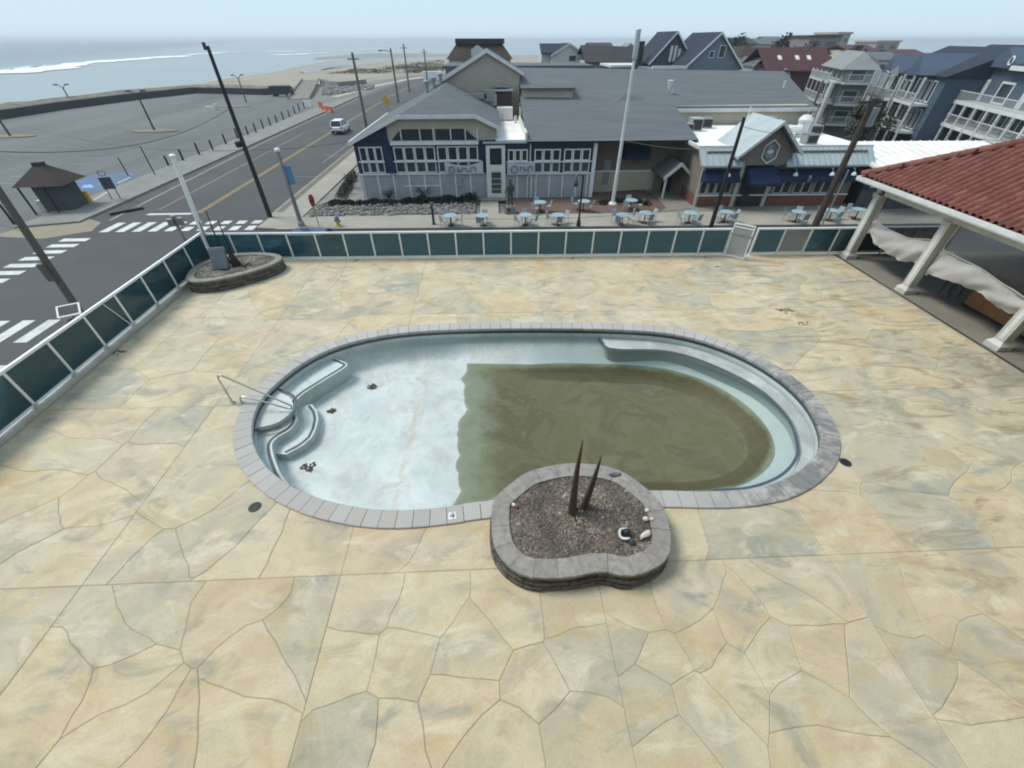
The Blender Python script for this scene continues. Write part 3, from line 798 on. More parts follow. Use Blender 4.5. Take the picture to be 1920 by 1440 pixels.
MB((x, y, .455), .9).tube([(0,-.06,0),(0,.01,0)], .03, 10).build('red_end', M['stop_red'], cn)
MB((x, y, .455), .9).tube([(0,.012,0),(0,.075,.004)], .031, 10).build('white_end', M['white'], cn)
x, y, z = gp(1154, 890, .45); tag(MB().blob((x, y, .468), .10, 10, 6, .2, 31, (1.25,.6,.28)).build('flat_stone', M['block'], smooth=True), 'dark flat stone left on the planter cap above the water', 'stone')
# things in the corner planter
x, y = -11.0, 16.35
bxo = empty('slate_box', (x, y, .44), 'grey leaning slate panel with dark base in the corner planter', 'panel')
MB((x, y, 0), .12).add([(-.30,-.12,.50),(.26,-.12,.50),(.33,.10,1.28),(-.27,.10,1.28),(-.30,.10,.50),(.26,.10,.50),(.33,.16,1.28),(-.27,.16,1.28)], [(0,1,2,3),(5,4,7,6),(1,5,6,2),(4,0,3,7),(3,2,6,7),(0,4,5,1)]).build('panel', plain('slate_panel', (.17,.20,.235), (.13,.155,.185), 2, .5), bxo, fix=True)
MB((x, y, 0), .12).box(-.33, .28, -.16, .13, .42, .50).build('base', M['black_metal'], bxo)
MB((x, y, 0), .12).add([(.34,.05,.45),(.72,.18,.45),(.40,.30,.45),(.40,.18,1.32)], [(0,1,3),(1,2,3),(2,0,3),(0,2,1)]).build('prop', M['black_metal'], bxo, fix=True)
for k, (bx_, by_, tx, ty, tz, bd, lab) in enumerate(((-11.25,16.85,-11.42,16.9,2.15,(-.10,0),'leftmost thin dark stalk rising behind the slate panel'), (-10.95,16.9,-11.05,17.0,2.55,(-.10,0),'tallest thin dark stalk behind the slate panel'), (-10.62,16.85,-10.72,16.95,2.2,(-.06,0),'rightmost thin dark stalk behind the slate panel'))):
    s_ = empty('thin_stalk', (bx_, by_, .44), lab, 'dead plant', 'thin dark stalks in the corner planter')
    MB().tube(bez([(bx_,by_,.42),((bx_+tx)/2+bd[0],(by_+ty)/2,1.2),(tx,ty,tz)], 8), .05, 7, .014).build('stem', M['wood_dark'], s_, smooth=True)
    MB().lathe(bx_, by_, [(.09,.40),(.08,.46),(.055,.52)], 9).build('foot', M['wood_dark'], s_)
x, y = -10.15, 16.55
tag(MB().tube([(x+.17*math.cos(a), y+.13*math.sin(a), .50+.05*math.sin(a*2)) for a in [k*.42 for k in range(13)]], .032, 7).build('rope_coil', M['stalk'], smooth=True), 'rusty dark coil lying on the gravel beside the slate panel', 'coil')
# drain channel in front of the pavilion and stray marks
tag(MB().prism([(15.62,-1.0),(15.70,-1.0),(15.80,17.66),(15.72,17.66)], -.03, -.008).build('drain_channel', M['black_metal'], fix=True), 'narrow dark drain channel between deck and pavilion floor', 'drain')

# ================================================================== GLASS FENCES
def tinted(name, tint, gloss=1.0):
    t = NT(name); fr = t.n('ShaderNodeFresnel'); fr.inputs[0].default_value = 1.5
    tr = t.n('ShaderNodeBsdfTransparent'); tr.inputs[0].default_value = (*tint, 1)
    gl = t.n('ShaderNodeBsdfGlossy'); gl.inputs['Roughness'].default_value = .04
    p = t.pos(); df = t.n('ShaderNodeBsdfDiffuse')
    t.l(t.mix(t.noise(p, 1.4, 3), (.045,.135,.165), (.06,.165,.195)), df.inputs[0])
    m1 = t.n('ShaderNodeMixShader'); m1.inputs[0].default_value = .46; t.l(tr.outputs[0], m1.inputs[1]); t.l(df.outputs[0], m1.inputs[2])
    mx = t.n('ShaderNodeMixShader'); t.l(fr.outputs[0], mx.inputs[0]); t.l(m1.outputs[0], mx.inputs[1]); t.l(gl.outputs[0], mx.inputs[2])
    return t.done(mx.outputs[0])
M['teal_glass'] = tinted('teal_glass', (.34,.64,.74))
def clear_mat(name, tint, df_, fac):
    t = NT(name); fr = t.n('ShaderNodeFresnel'); fr.inputs[0].default_value = 1.4
    tr = t.n('ShaderNodeBsdfTransparent'); tr.inputs[0].default_value = (*tint, 1)
    gl = t.n('ShaderNodeBsdfGlossy'); gl.inputs['Roughness'].default_value = .12
    d = t.n('ShaderNodeBsdfDiffuse'); d.inputs[0].default_value = (*df_, 1)
    m1 = t.n('ShaderNodeMixShader'); m1.inputs[0].default_value = fac; t.l(tr.outputs[0], m1.inputs[1]); t.l(d.outputs[0], m1.inputs[2])
    mx = t.n('ShaderNodeMixShader'); t.l(fr.outputs[0], mx.inputs[0]); t.l(m1.outputs[0], mx.inputs[1]); t.l(gl.outputs[0], mx.inputs[2])
    return t.done(mx.outputs[0])
M['grey_glass'] = clear_mat('clear_grey_pane', (.86,.88,.88), (.30,.30,.28), .22)
M['vinyl'] = clear_mat('clear_vinyl', (.60,.63,.66), (.30,.30,.31), .09)
M['gate_screen'] = clear_mat('frosted_gate_pane', (.75,.78,.78), (.50,.53,.53), .55)

def yf(x): return 18.02-.0209*x
bf = empty('glass_fence', (2.0, yf(2), 0), 'white framed fence of teal glass panes along the far side of the deck', 'fence')
rzb = math.atan(-.0209)
def xk(k): return -11.37+1.2175*k
ks = list(range(-1, 27))
for k in ks:
    x = xk(k) if k >= 0 else -12.40
    MB((x, yf(x), 0), rzb).box(-.034, .034, -.034, .034, .0, 1.16).box(-.05, .05, -.05, .05, 0, .014).build('post', M['fence_white'], bf)
for a, b in ((-1, 18), (19, 26)):
    x0 = xk(a) if a >= 0 else -12.40; x1 = xk(b)
    L = (x1-x0)/math.cos(rzb)
    MB((x0, yf(x0), 0), rzb).box(-.03, L+.03, -.042, .042, 1.153, 1.222).build('top_rail', M['fence_white'], bf)
    mb = MB((x0, yf(x0), 0), rzb); mb.box(0, L, -.035, .035, .06, .135); mb.build('bottom_rail', M['fence_white'], bf)
for k in ks[:-1]:
    if k == 18: continue
    x0 = xk(k) if k >= 0 else -12.40; x1 = xk(k+1)
    MB((x0, yf(x0), 0), rzb).box(.03, x1-x0-.03, -.005, .005, .137, 1.153).build('pane', M['grey_glass'] if k == 20 else M['teal_glass'], bf)
for k in (4, 12, 17):                                    # loose brackets at the foot of some posts
    x = xk(k)+.35; MB((x, yf(x)-.18, 0), .9).box(-.13, .13, -.012, .012, 0, .02).build('loose_bracket', M['black_metal'], bf)
gate = empty('fence_gate', (xk(18)+.02, yf(xk(18))-.04, 0), 'narrow white gate standing open into the deck', 'gate')
ga = math.atan2(-.62, .72)
g0 = (xk(18)+.02, yf(xk(18))-.05, 0)
mb = MB(g0, ga); W = .86
for x in (0, W-.05): mb.box(x, x+.05, -.022, .022, .05, 1.50)
mb.build('stile', M['fence_white'], gate)
for z0, z1 in ((.05, .10), (1.32, 1.37), (1.44, 1.50)): MB(g0, ga).box(.05, W-.05, -.02, .02, z0, z1).build('rail', M['fence_white'], gate)
MB(g0, ga).box(.052, W-.052, -.004, .004, .102, 1.318).build('pane', M['gate_screen'], gate)
MB(g0, ga).box(.0, W, -.026, -.022, 1.0, 1.05).box(W-.1, W-.02, -.05, -.026, 1.0, 1.06).build('latch', M['grey_metal'], gate)

def xl(y): return -12.28-.017*(y-8)
lf = empty('glass_fence', (-12.3, 10, 0), 'white framed fence of teal glass panes along the left side of the deck', 'fence')
rzl = math.atan2(1, -.017)
ys = [18.10-1.36*k for k in range(0, 15)]
MB((xl(ys[-1]), ys[-1], 0), rzl).box(0, ys[0]-ys[-1]-.06, -.12, .10, -.02, .10).build('kerb', M['white_dirty'], lf)
for k, y in enumerate(ys):
    if k == 0: continue
    mb = MB((xl(y), y, 0), rzl); mb.box(-.034, .034, -.034, .034, .10, 1.24); mb.build('post', M['fence_white'], lf)
    MB((xl(y), y, 0), rzl).box(-.07, .07, -.10, .075, .10, .135).box(-.045, .045, -.05, .05, .135, .21).build('post_shoe', M['white_dirty'], lf)
L = ys[0]-ys[-1]
MB((xl(ys[-1]), ys[-1], 0), rzl).box(-.03, L+.04, -.042, .042, 1.233, 1.302).build('top_rail', M['fence_white'], lf)
MB((xl(ys[-1]), ys[-1], 0), rzl).box(0, L, -.03, .03, .145, .205).build('bottom_rail', M['fence_white'], lf)
for k in range(len(ys)-1):
    y0, y1 = ys[k+1], ys[k]
    MB((xl(y0), y0, 0), rzl).box(.03, y1-y0-.03, -.005, .005, .207, 1.233).build('pane', M['teal_glass'], lf)
y = 12.0; MB().tube([(xl(y)+.05, y+.55, .12), (xl(y)+.02, y+.12, 1.2)], .018, 6).build('brace', M['fence_white'], lf)
fp = empty('white_post', (-12.50, 18.22, -.02), 'tall plain white post standing at the corner of the two glass fences', 'post')
MB((-12.50, 18.22, 0)).tube([(0,0,-.02),(.12,0,1.4),(.36,0,4.15)], .095, 14, .085).build('shaft', M['fence_white'], fp, smooth=False)
MB((-12.14, 18.22, 0)).lathe(0, 0, [(.09,4.15),(.11,4.16),(.11,4.22),(.06,4.25)], 14).build('cap', M['fence_white'], fp)
MB((-12.50, 18.22, 0)).box(-.16, .16, -.16, .16, -.02, .02).build('foot_plate', M['fence_white'], fp)

# ================================================================== PAVILION
tag(MB().prism([(15.80,-1.0),(30.0,-1.0),(30.0,17.4),(15.80,17.66)], -.3, -.004).build('pavilion_floor', plain('pavilion_concrete', (.23,.215,.175), (.165,.155,.13), .8, .8, .15, fine=12), fix=True), kind='structure')
pv = empty('pavilion', (18.5, 12, 0), 'white columned poolside pavilion with a red barrel tile roof', 'pavilion')
PX = 16.10
cols = [17.30, 13.95, 10.15, 6.35]
BZ = 2.72
for y in cols:
    c = MB((PX, y, 0)).box(-.15, .15, -.15, .15, .28, BZ).build('column', M['white_dirty'], pv)
    MB((PX, y, 0)).box(-.24, .24, -.24, .24, 0, .16).add([(-.24,-.24,.16),(.24,-.24,.16),(.24,.24,.16),(-.24,.24,.16),(-.15,-.15,.28),(.15,-.15,.28),(.15,.15,.28),(-.15,.15,.28)], [(0,1,5,4),(1,2,6,5),(2,3,7,6),(3,0,4,7)]).build('plinth', M['white_dirty'], c)
    MB((PX, y, 0)).box(-.19, .19, -.19, .19, BZ-.14, BZ-.002).build('capital', M['white_dirty'], c)
    MB((PX, y, 0)).box(-.155, -.15, -.06, .06, .34, BZ-.2).build('flute', M['white'], c)
MB().box(PX-.14, PX+.14, 5.0, 17.46, BZ, BZ+.36).build('beam', M['white_dirty'], pv)
MB().box(PX+.14, 28, 17.18, 17.46, BZ, BZ+.36).build('beam', M['white_dirty'], pv)
EX, EY, EZ, SL = 15.42, 17.95, 3.24, .58                  # roof corner and slope
MB().box(EX-.02, PX+.1, 4.0, EY+.02, EZ-.20, EZ-.15).build('soffit', M['white_dirty'], pv)
MB().prismy([(EX-.10,EZ-.17),(EX+.0,EZ-.17),(EX+.0,EZ+.0),(EX-.12,EZ+.0),(EX-.12,EZ-.12)], 4.0, EY+.10).build('gutter', M['white'], pv)
MB().prismx([(EY+.02,EZ-.17),(EY+.10,EZ-.17),(EY+.12,EZ+.0),(EY+.02,EZ+.0)], EX, 28).build('gutter', M['white'], pv)
RX = 22.4; RZ = EZ+(RX-EX)*SL; RY = EY-(RX-EX)
und = .07
MB().slab([(EX,4.0,EZ-.01),(RX,4.0,RZ-.01),(RX,RY,RZ-.01),(EX,EY,EZ-.01)], .10).build('roof_deck', M['shingle_maroon'], pv, fix=True)
MB().slab([(EX,EY,EZ-.01),(RX,RY,RZ-.01),(30,RY,RZ-.01),(30,EY,EZ-.01)], .10).build('roof_deck', M['shingle_maroon'], pv, fix=True)
MB().slab([(RX,4.0,RZ-.01),(RX+7,4.0,EZ),(RX+7,EY,EZ),(RX,RY,RZ-.01)], .10).build('roof_deck', M['shingle_maroon'], pv, fix=True)
def tile_material():
    t = NT('clay_roof_tile'); p = t.pos(); rnd = t.n('ShaderNodeObjectInfo').outputs['Random']
    col = t.ramp(rnd, [(0, (.145,.046,.038)), (.35, (.175,.058,.044)), (.6, (.125,.043,.039)), (.85, (.20,.080,.056)), (1, (.10,.037,.035))])
    col = t.mix(t.math('MULTIPLY', t.ramp(t.noise(p, 3.5, 6, .7), [(.45, 0.0), (.7, 1.0)]), .6), col, (.25,.12,.088))
    col = t.mix(t.math('MULTIPLY', t.ramp(t.noise(p, 1.2, 5, .7), [(.5, 0.0), (.7, 1.0)]), .5), col, (.095,.045,.042))
    return t.done(t.bsdf(col, .8, 0, t.bump(t.noise(p, 30, 3), .15, .01), .3))
M['tile'] = tile_material()
TW, TL = .25, .36
cl = 1/math.sqrt(1+SL*SL)
def tile_mesh():                                        # barrel with a shallow pan beside it; x runs up the slope
    mb = MB(); vs = []; fs = []
    prof = [(-.125,.004),(-.08,-.004),(-.055,.006),(-.045,.06),(-.01,.105),(.04,.118),(.085,.098),(.112,.05),(.125,.004)]
    n = len(prof)
    for x, dz in ((0, .030), (TL+.05, .0)):
        for y, z in prof: vs.append((x*cl, y, z+x*cl*SL+dz))
    for y, z in prof: vs.append((0, y, z+.008))
    for i in range(n-1): fs += [(i, n+i, n+i+1, i+1), (2*n+i, i, i+1, 2*n+i+1)]
    mb.add(vs, fs); return mb.mesh('roof_tile')
tme = tile_mesh(); tme.materials.append(M['tile'])
tme.polygons.foreach_set('use_smooth', [True]*len(tme.polygons))
spots = []
r_ = random.Random(9)
for j in range(int((EY-4.4)/TW)):
    y = EY-.14-j*TW
    for i in range(20):
        x = EX-.03+i*TL*cl
        if x > EX+(EY-y)-.12 or x > RX-.2: break
        spots.append(((x, y, EZ+(x-EX)*SL), (x-0)**2+(y)**2))
vis = [s for s in spots if s[0][1] > 8.0]
vis.sort(key=lambda s: s[1]); keep = set(id(s) for s in vis[:300])
rest = MB()
pts_ = [(v.co.copy()) for v in tme.vertices]; fcs = [tuple(f.vertices) for f in tme.polygons]
for s in spots:
    (x, y, z), _ = s
    jx, jz = r_.uniform(-.012, .012), r_.uniform(-.004, .006)
    if id(s) in keep: link_mesh('roof_tile', tme, None, pv, loc=(x+jx, y, z+jz))
    else: rest.add([(x+jx+p.x, y+p.y, z+jz+p.z) for p in pts_], fcs)
for j in range(int((28-EX)/TW)):                         # far slope
    x = EX+.2+j*TW
    for i in range(19):
        y = EY+.03-i*TL*cl
        if y < EY-(x-EX)+.1 or y < RY+.2: break
        rest.add([(x-p.y, y-p.x, EZ+(EY-y)*SL+p.z) for p in pts_], fcs)
tag(rest.build('roof_tiles', M['tile'], pv, smooth=True), kind='stuff')
hp = MB(); vs = []; fs = []
for x, rr in ((0, .20), (.44, .175)):
    for k in range(7):
        a = math.pi*k/6; vs.append((x, math.cos(a)*rr, math.sin(a)*rr*.8+.01))
fs = [(i, 7+i, 8+i, i+1) for i in range(6)]+[list(range(7))]
hp.add(vs, fs); hme = hp.mesh('hip_tile'); hme.materials.append(M['tile'])
hd = Vector((1, -1, SL)).normalized()
for k in range(16):
    p = Vector((EX-.02, EY+.02, EZ+.045))+hd*k*.36
    o = link_mesh('hip_tile', hme, None, pv, loc=p)
    o.rotation_euler = (0, -math.asin(hd.z), math.atan2(hd.y, hd.x))
fl = MB((EX-.02, 16.55, EZ-.26)); fl.lathe(0, 0, [(.03,-.12),(.085,-.10),(.10,-.03),(.07,.03),(.03,.06)], 12); fl.build('dome_camera', M['black_metal'], pv)
MB().box(24.9, 25.1, 4, 17.3, 0, 3.2).build('inner_wall', M['navy'], pv)
MB().box(15.9, 24.9, 2.6, 2.8, 0, 3.2).build('inner_wall', M['navy'], pv)
bar = empty('bar_counter', (17.9, 10.5, 0), 'brown wood bar counter in the shade under the pavilion roof', 'counter')
M['counter_wood'] = plain('brown_counter_wood', (.36,.165,.062), (.26,.12,.05), 1.6, .6, .1, stretch=(1,1,.3))
for k in range(9): MB((17.4, 7.6+k*.58, 0)).box(0, .06, .006, .574, .10, 1.04).build('panel', M['counter_wood'], bar)
MB().box(17.44, 18.1, 7.5, 12.9, .0, .10).build('plinth', M['black_metal'], bar)
MB().box(17.3, 18.2, 7.4, 13.0, 1.04, 1.10).build('top', M['black_metal'], bar)
MB().box(17.46, 18.1, 7.6, 12.82, .10, 1.04).build('body', M['counter_wood'], bar)
st = empty('bar_stool', (17.5, 13.55, 0), 'dark bar stool standing in the shade under the pavilion', 'stool')
for sx in (-.17, .17):
    for sy in (-.17, .17): MB((17.5, 13.55, 0)).tube([(sx*1.2, sy*1.2, 0), (sx, sy, .72)], .018, 6).build('leg', M['black_metal'], st)
MB((17.5, 13.55, 0)).lathe(0, 0, [(.2,.72),(.22,.75),(.2,.79)], 14).build('seat', M['black_metal'], st)
MB((17.5, 13.55, 0)).box(.15, .19, -.2, .2, .8, 1.15).build('backrest', M['black_metal'], st)
# roll-down curtains, half fallen
M['cloth'] = plain('white_curtain_vinyl', (.47,.46,.44), (.38,.37,.355), 1.6, .6, .15)
def curtain(label, y0, y1, mid, bot, top):
    cu = empty('roll_down_curtain', (PX+.12, (y0+y1)/2, 0), label, 'curtain', 'roll-down curtains of the pavilion')
    n = 26; X = PX+.12
    def interp(tab, f):
        for (a, va), (b, vb) in zip(tab, tab[1:]):
            if a <= f <= b:
                t = (f-a)/(b-a); t = t*t*(3-2*t); return va+(vb-va)*t
    def sheet(za, zb, m, puff, ruf):
        vs = []; fs = []
        for i in range(n+1):
            f = i/n; y = y0+(y1-y0)*f; a, b = za(f), zb(f)
            for j in range(m+1):
                g = j/m; z = a+(b-a)*g
                w = puff*math.sin(g*math.pi)*(.5+.5*math.sin(f*math.pi))+ruf*noise.noise(Vector((f*6+g*2.2, g*1.2, y0)))+ruf*.35*noise.noise(Vector((f*17+g*5, g, y0)))
                vs.append((X-w, y, z))
        for i in range(n):
            for j in range(m): fs.append((i*(m+1)+j, i*(m+1)+j+1, (i+1)*(m+1)+j+1, (i+1)*(m+1)+j))
        return MB().add(vs, fs)
    sheet(lambda f: top, lambda f: interp(mid, f), 6, .05, .05).build('clear_window', M['vinyl'], cu, smooth=True)
    sheet(lambda f: interp(mid, f)+.004, lambda f: interp(bot, f)+.022*math.sin(f*23)+.012*math.sin(f*53), 8, .06, .16).build('hem_band', M['cloth'], cu, smooth=True)
    MB().tube([(X-.02, y0+(y1-y0)*i/n, interp(mid, i/n)+.01) for i in range(n+1)], .022, 6).build('seam', M['cloth'], cu, smooth=True)
    for y in (y0, y1): MB().box(X-.02, X+.02, y-.03, y+.03, interp(bot, 0 if y == y0 else 1)-.04, top).build('edge_strap', M['cloth'], cu)
curtain('sagging roll-down curtain between the two farthest pavilion columns', 17.08, 14.18, [(0,1.75),(.25,1.62),(.6,1.64),(1,1.92)], [(0,1.20),(.3,.90),(.65,.82),(1,1.0)], BZ)
curtain('roll-down curtain with a ragged white hem between the middle pavilion columns', 13.70, 10.40, [(0,1.78),(.4,1.76),(.8,1.60),(1,1.52)], [(0,.86),(.25,1.02),(.6,1.08),(.9,.92),(1,1.05)], BZ)

# ================================================================== GROUND, SEA, STREETS
def sheet(name, pts, z, mat, kind='structure'):
    return tag(MB().face([(x, y, z) for x, y in pts]).build(name, mat), kind=kind)
def densify(pts, step, amp, sc, seed=0):
    out = []
    for a, b in zip(pts, pts[1:]):
        a, b = Vector(a), Vector(b); k = max(1, int((b-a).length/step))
        for j in range(k):
            p = a.lerp(b, j/k); n = noise.noise(Vector((p.x*sc, p.y*sc, seed)))*amp
            d = (b-a).normalized(); out.append((p.x-d.y*n, p.y+d.x*n))
    out.append(pts[-1]); return out
SEA = -4.7
t = NT('ocean'); p = t.pos(); x, y, z = t.xyz(p)
band = t.noise(t.scale(p, (.35, 1, 1)), .02, 5, .6)
sh = t.math('ADD', t.math('MULTIPLY_ADD', x, .82, 0), t.math('MULTIPLY', y, .34))    # towards the shore
shoal = t.smooth(t.math('ADD', sh, t.math('MULTIPLY', band, 60)), -160, -40)
col = t.mix(shoal, (.105,.150,.175), (.24,.295,.305))
col = t.mix(t.math('MULTIPLY', t.ramp(band, [(.45, 0.0), (.7, 1.0)]), .4), col, (.19,.22,.22))
wv = t.math('ADD', t.noise(t.scale(p, (.10, .10, .1)), 1.6, 5, .65), t.noise(t.scale(p, (.012, .03, 1)), 1.0, 3))
M['ocean'] = t.done(t.bsdf(col, .32, 0, t.bump(wv, .55, 1.2), .4))
sheet('ocean', [(-9000,-3000),(9000,-3000),(9000,9000),(-9000,9000)], SEA, M['ocean'])
shore = [(-92,-400),(-92,60),(-94,110),(-96,150),(-102,180),(-104,198),(-103,245),(-111,318),(-120,395),(-98,450),(-50,480),(60,505),(260,530),(600,520),(1500,350),(3000,0),(3000,-400)]
shore_d = densify(shore, 14, 5, .03)
inner = densify([(x+ (9 if y < 160 else 28), y-(0 if y < 450 else 30)) for x, y in shore], 14, 5, .03)
n = min(len(shore_d), len(inner))
land = sheet('ground', [(q[0], q[1]) for q in inner], G-.06, M['town'])
mb = MB(); vs = []; fs = []
for i in range(n):
    vs += [(shore_d[i][0]-14, shore_d[i][1]+6, SEA-.6), (shore_d[i][0], shore_d[i][1], SEA+.05), (inner[i][0]+4, inner[i][1]-3, G-.05)]
for i in range(n-1):
    fs += [(3*i, 3*i+3, 3*i+4, 3*i+1), (3*i+1, 3*i+4, 3*i+5, 3*i+2)]
tag(mb.add(vs, fs).build('beach', M['sand'], fix=True), kind='structure')
sheet('beach_flat', densify([(-98,150),(-58,128),(-44,140),(-40,165),(-30,200),(-8,235),(40,262),(120,300),(120,470),(-40,440),(-86,400),(-78,320),(-72,250),(-74,200),(-98,150)], 9, 3, .05), G-.045, M['sand'])
M['foam'] = plain('sea_foam', (.80,.84,.85), (.58,.66,.69), .08, .7)
def foam(px, w, seed, breakup=.35):
    mb = MB(); pts = [gp(a, b, SEA)[:2] for a, b in px]; pts = densify(pts, 6, 3.0, .04, seed)
    vs = []; fs = []; n = len(pts); ok = []
    for i, q in enumerate(pts):
        k = max(0, noise.noise(Vector((i*.11, seed*7.3, 0)))+breakup)*w; ok.append(k > .05*w)
        a = Vector(pts[max(i-1, 0)]); b = Vector(pts[min(i+1, n-1)]); d = (b-a).normalized(); nr = Vector((-d.y, d.x))
        off = noise.noise(Vector((i*.35, seed*2.1, 4)))*w*.35
        for s_ in (-.5, .5): u = Vector(q)+nr*(k*s_+off); vs.append((u.x, u.y, SEA+.25))
    for i in range(n-1):
        if ok[i] or ok[i+1]: fs.append((2*i, 2*i+1, 2*i+3, 2*i+2))
    return mb.add(vs, fs)
fm = MB()
for px, w, sd_, bk in (([(0,139),(60,131),(150,119),(300,108),(390,101),(480,98),(600,94.5),(700,92.5),(780,92),(850,92)], 24, 1, .7), ([(0,131),(60,127),(110,121)], 12, 2, .35), ([(330,104),(420,98),(520,94)], 16, 12, .4),
                      ([(150,124),(300,112),(420,104)], 7, 3, .1), ([(520,104),(620,99),(720,97),(840,96)], 16, 5, .55), ([(560,110),(700,103),(840,101)], 9, 6, .15), ([(960,97),(1020,98)], 20, 8, .6), ([(930,90),(1020,90)], 18, 9, .5)):
    f_ = foam(px, w, sd_, bk); fm.add([tuple(v) for v in f_.v], f_.f)
tag(fm.build('surf_foam', M['foam']), 'broken white surf lines rolling in along the shore', 'surf', kind='stuff')
# sand bars, wet strip
sheet('sand_bar', densify([gp(590,108,SEA)[:2], gp(700,100,SEA)[:2], gp(840,101,SEA)[:2], gp(840,106,SEA)[:2], gp(700,107,SEA)[:2], gp(590,112,SEA)[:2]], 12, 4, .03), SEA+.08, plain('wet_sand', (.15,.145,.135), (.22,.21,.19), .03, .5))
sheet('wet_beach', densify([gp(560,130,G)[:2], gp(612,117,G)[:2], gp(700,109,G)[:2], gp(842,107,G)[:2], gp(842,114,G)[:2], gp(720,117,G)[:2], gp(640,124,G)[:2], gp(575,137,G)[:2], gp(560,130,G)[:2]], 14, 5, .03), G-.02, plain('wet_grey_sand', (.17,.175,.17), (.24,.235,.215), .03, .35))
# seawall and embankment around the lot
wall_path = [(-86,-60),(-85,60),(-83.5,100),(-80,118),(-75,132),(-66,130),(-56,127),(-50,132)]
sw = empty('seawall', (-82, 110, G), 'long dark bulkhead wall edging the empty car park by the sea', 'seawall')
wp = densify(wall_path, 5, .3, .2)
vs = []; fs = []
for i, q in enumerate(wp):
    a = Vector(wp[max(i-1, 0)]); b = Vector(wp[min(i+1, len(wp)-1)]); d = (b-a).normalized(); nr = Vector((-d.y, d.x)); p = Vector(q)
    for o, z in ((0, G-.05), (.15, G+1.25), (.9, G+1.3), (1.0, G-.05)): u = p+nr*o; vs.append((u.x, u.y, z))
for i in range(len(wp)-1):
    for k in range(3): fs.append((4*i+k, 4*i+4+k, 4*i+5+k, 4*i+1+k))
MB().add(vs, fs).build('wall', M['rock_dark'], sw, fix=True)
vs = []; fs = []
for i, q in enumerate(wp):
    a = Vector(wp[max(i-1, 0)]); b = Vector(wp[min(i+1, len(wp)-1)]); d = (b-a).normalized(); nr = Vector((-d.y, d.x)); p = Vector(q)
    for k, (o, z) in enumerate(((.85, G+1.28), (2.5, G+1.7), (4.5, G+1.5), (6.5, G+.6), (9, SEA))):
        u = p+nr*o; vs.append((u.x, u.y, z+(.45*noise.noise(Vector((u.x*.5, u.y*.5, k))) if k else 0)))
for i in range(len(wp)-1):
    for k in range(4): fs.append((5*i+k, 5*i+5+k, 5*i+6+k, 5*i+1+k))
MB().add(vs, fs).build('riprap', M['rock_tan'], sw, fix=True)
# roads
RC = [(-24.0,-60),(-24.0,34),(-24.1,90),(-24.2,120),(-23.4,145),(-20.5,170),(-14.5,192),(-4,214),(12,232),(40,255)]
mb = MB(); mb.strip(RC, -6.9, 6.8, G); tag(mb.build('road', M['asphalt']), kind='structure')
sheet('side_street', [(-17.3,19.6),(75,17.5),(75,29.0),(-17.3,30.75)], G+.002, M['asphalt'])
sheet('lot_entrance', [(-60,18.5),(-30.8,18.5),(-30.8,30.6),(-60,30.6)], G-.004, M['asphalt'])
sheet('parking_lot', [(-86,-60),(-35.0,-60),(-35.0,18.4),(-36.5,18.4),(-36.5,30.7),(-35.0,30.7),(-35.2,100),(-40,112),(-46,122),(-56,127),(-66,130),(-75,132),(-80,118),(-83.5,100),(-85,60)], G-.002, M['asphalt_lot'])
def kerbed(name, pts, mat, edge):
    """raised pavement with its kerb stones along edge (list of xy)"""
    o = tag(MB().prism(pts, G-.02, KZ).build(name, mat, fix=True), kind='structure')
    for e in edge:
        for a, b in zip(e, e[1:]):
            a, b = Vector(a), Vector(b); L = (b-a).length; k = max(1, round(L/3.0)); ang = math.atan2(b.y-a.y, b.x-a.x)
            for j in range(k):
                p = a.lerp(b, j/k); MB((p.x, p.y, 0), ang).box(.01, L/k-.01, -.15, 0, G-.02, KZ+.003).build('kerb_stone', M['kerb'], o)
    return o
kerbed('pavement', [(-17.15,33.2),(-14.6,33.2),(-14.6,110),(-17.25,110)], M['concrete'], [[(-17.15,33.2),(-17.25,62)][::-1]])
sheet('brick_verge', [(-17.1,34.5),(-16.55,34.5),(-16.65,75),(-17.2,75)], KZ+.004, plain('weathered_brick_verge', (.20,.165,.12), (.10,.095,.085), 1.2, .95, .3, fine=3))
kerbed('pavement', [(-17.1,31.0),(-15.6,30.75),(60,29.05),(60,33.0),(1.2,33.0),(1.2,33.3),(-14.6,33.19),(-17.1,33.19)], M['concrete'], [[(-15.6,30.75),(44,29.42)]])
for k in range(1, 22):
    x = -14.5+k*2.55; y0 = 30.70-(x+15.6)*.0225
    if x < 1.0: sheet('pavement_joint', [(x-.012,y0),(x+.012,y0),(x+.012,33.1),(x-.012,33.1)], KZ+.004, M['kerb'])
kerbed('pavement', [(-34.9,32.0),(-31.2,33.0),(-31.3,125),(-34.8,110)], M['concrete_grey'], [[(-31.2,33.0),(-31.3,100)]])
sheet('corner_pavement', [(-35.0,30.4),(-31.2,29.8),(-28.9,31.2),(-29.5,33.0),(-31.1,34.0),(-34.9,32.6)], G+.006, plain('tan_corner_concrete', (.27,.235,.17), (.21,.185,.14), .7, .9, .2))
kerbed('pavement', [(-36.0,8),(-31.2,8),(-31.0,18.3),(-36.0,18.3)], M['concrete_grey'], [[(-31.2,8),(-31.0,18.3)]])
kerbed('pavement', [(-17.0,-40),(-12.7,-40),(-12.7,18.6),(21,17.9),(75,16.6),(75,17.9),(21,19.2),(-15.6,19.9),(-17.0,18.6)], M['concrete_grey'], [])
sheet('far_pavement', [(-38,122),(-36,121),(-32.5,150),(-27,175),(-17,202),(-19,206),(-29,178),(-34.5,152)], G+.01, plain('pale_far_pavement', (.42,.39,.33), (.34,.32,.28), .3, .9))
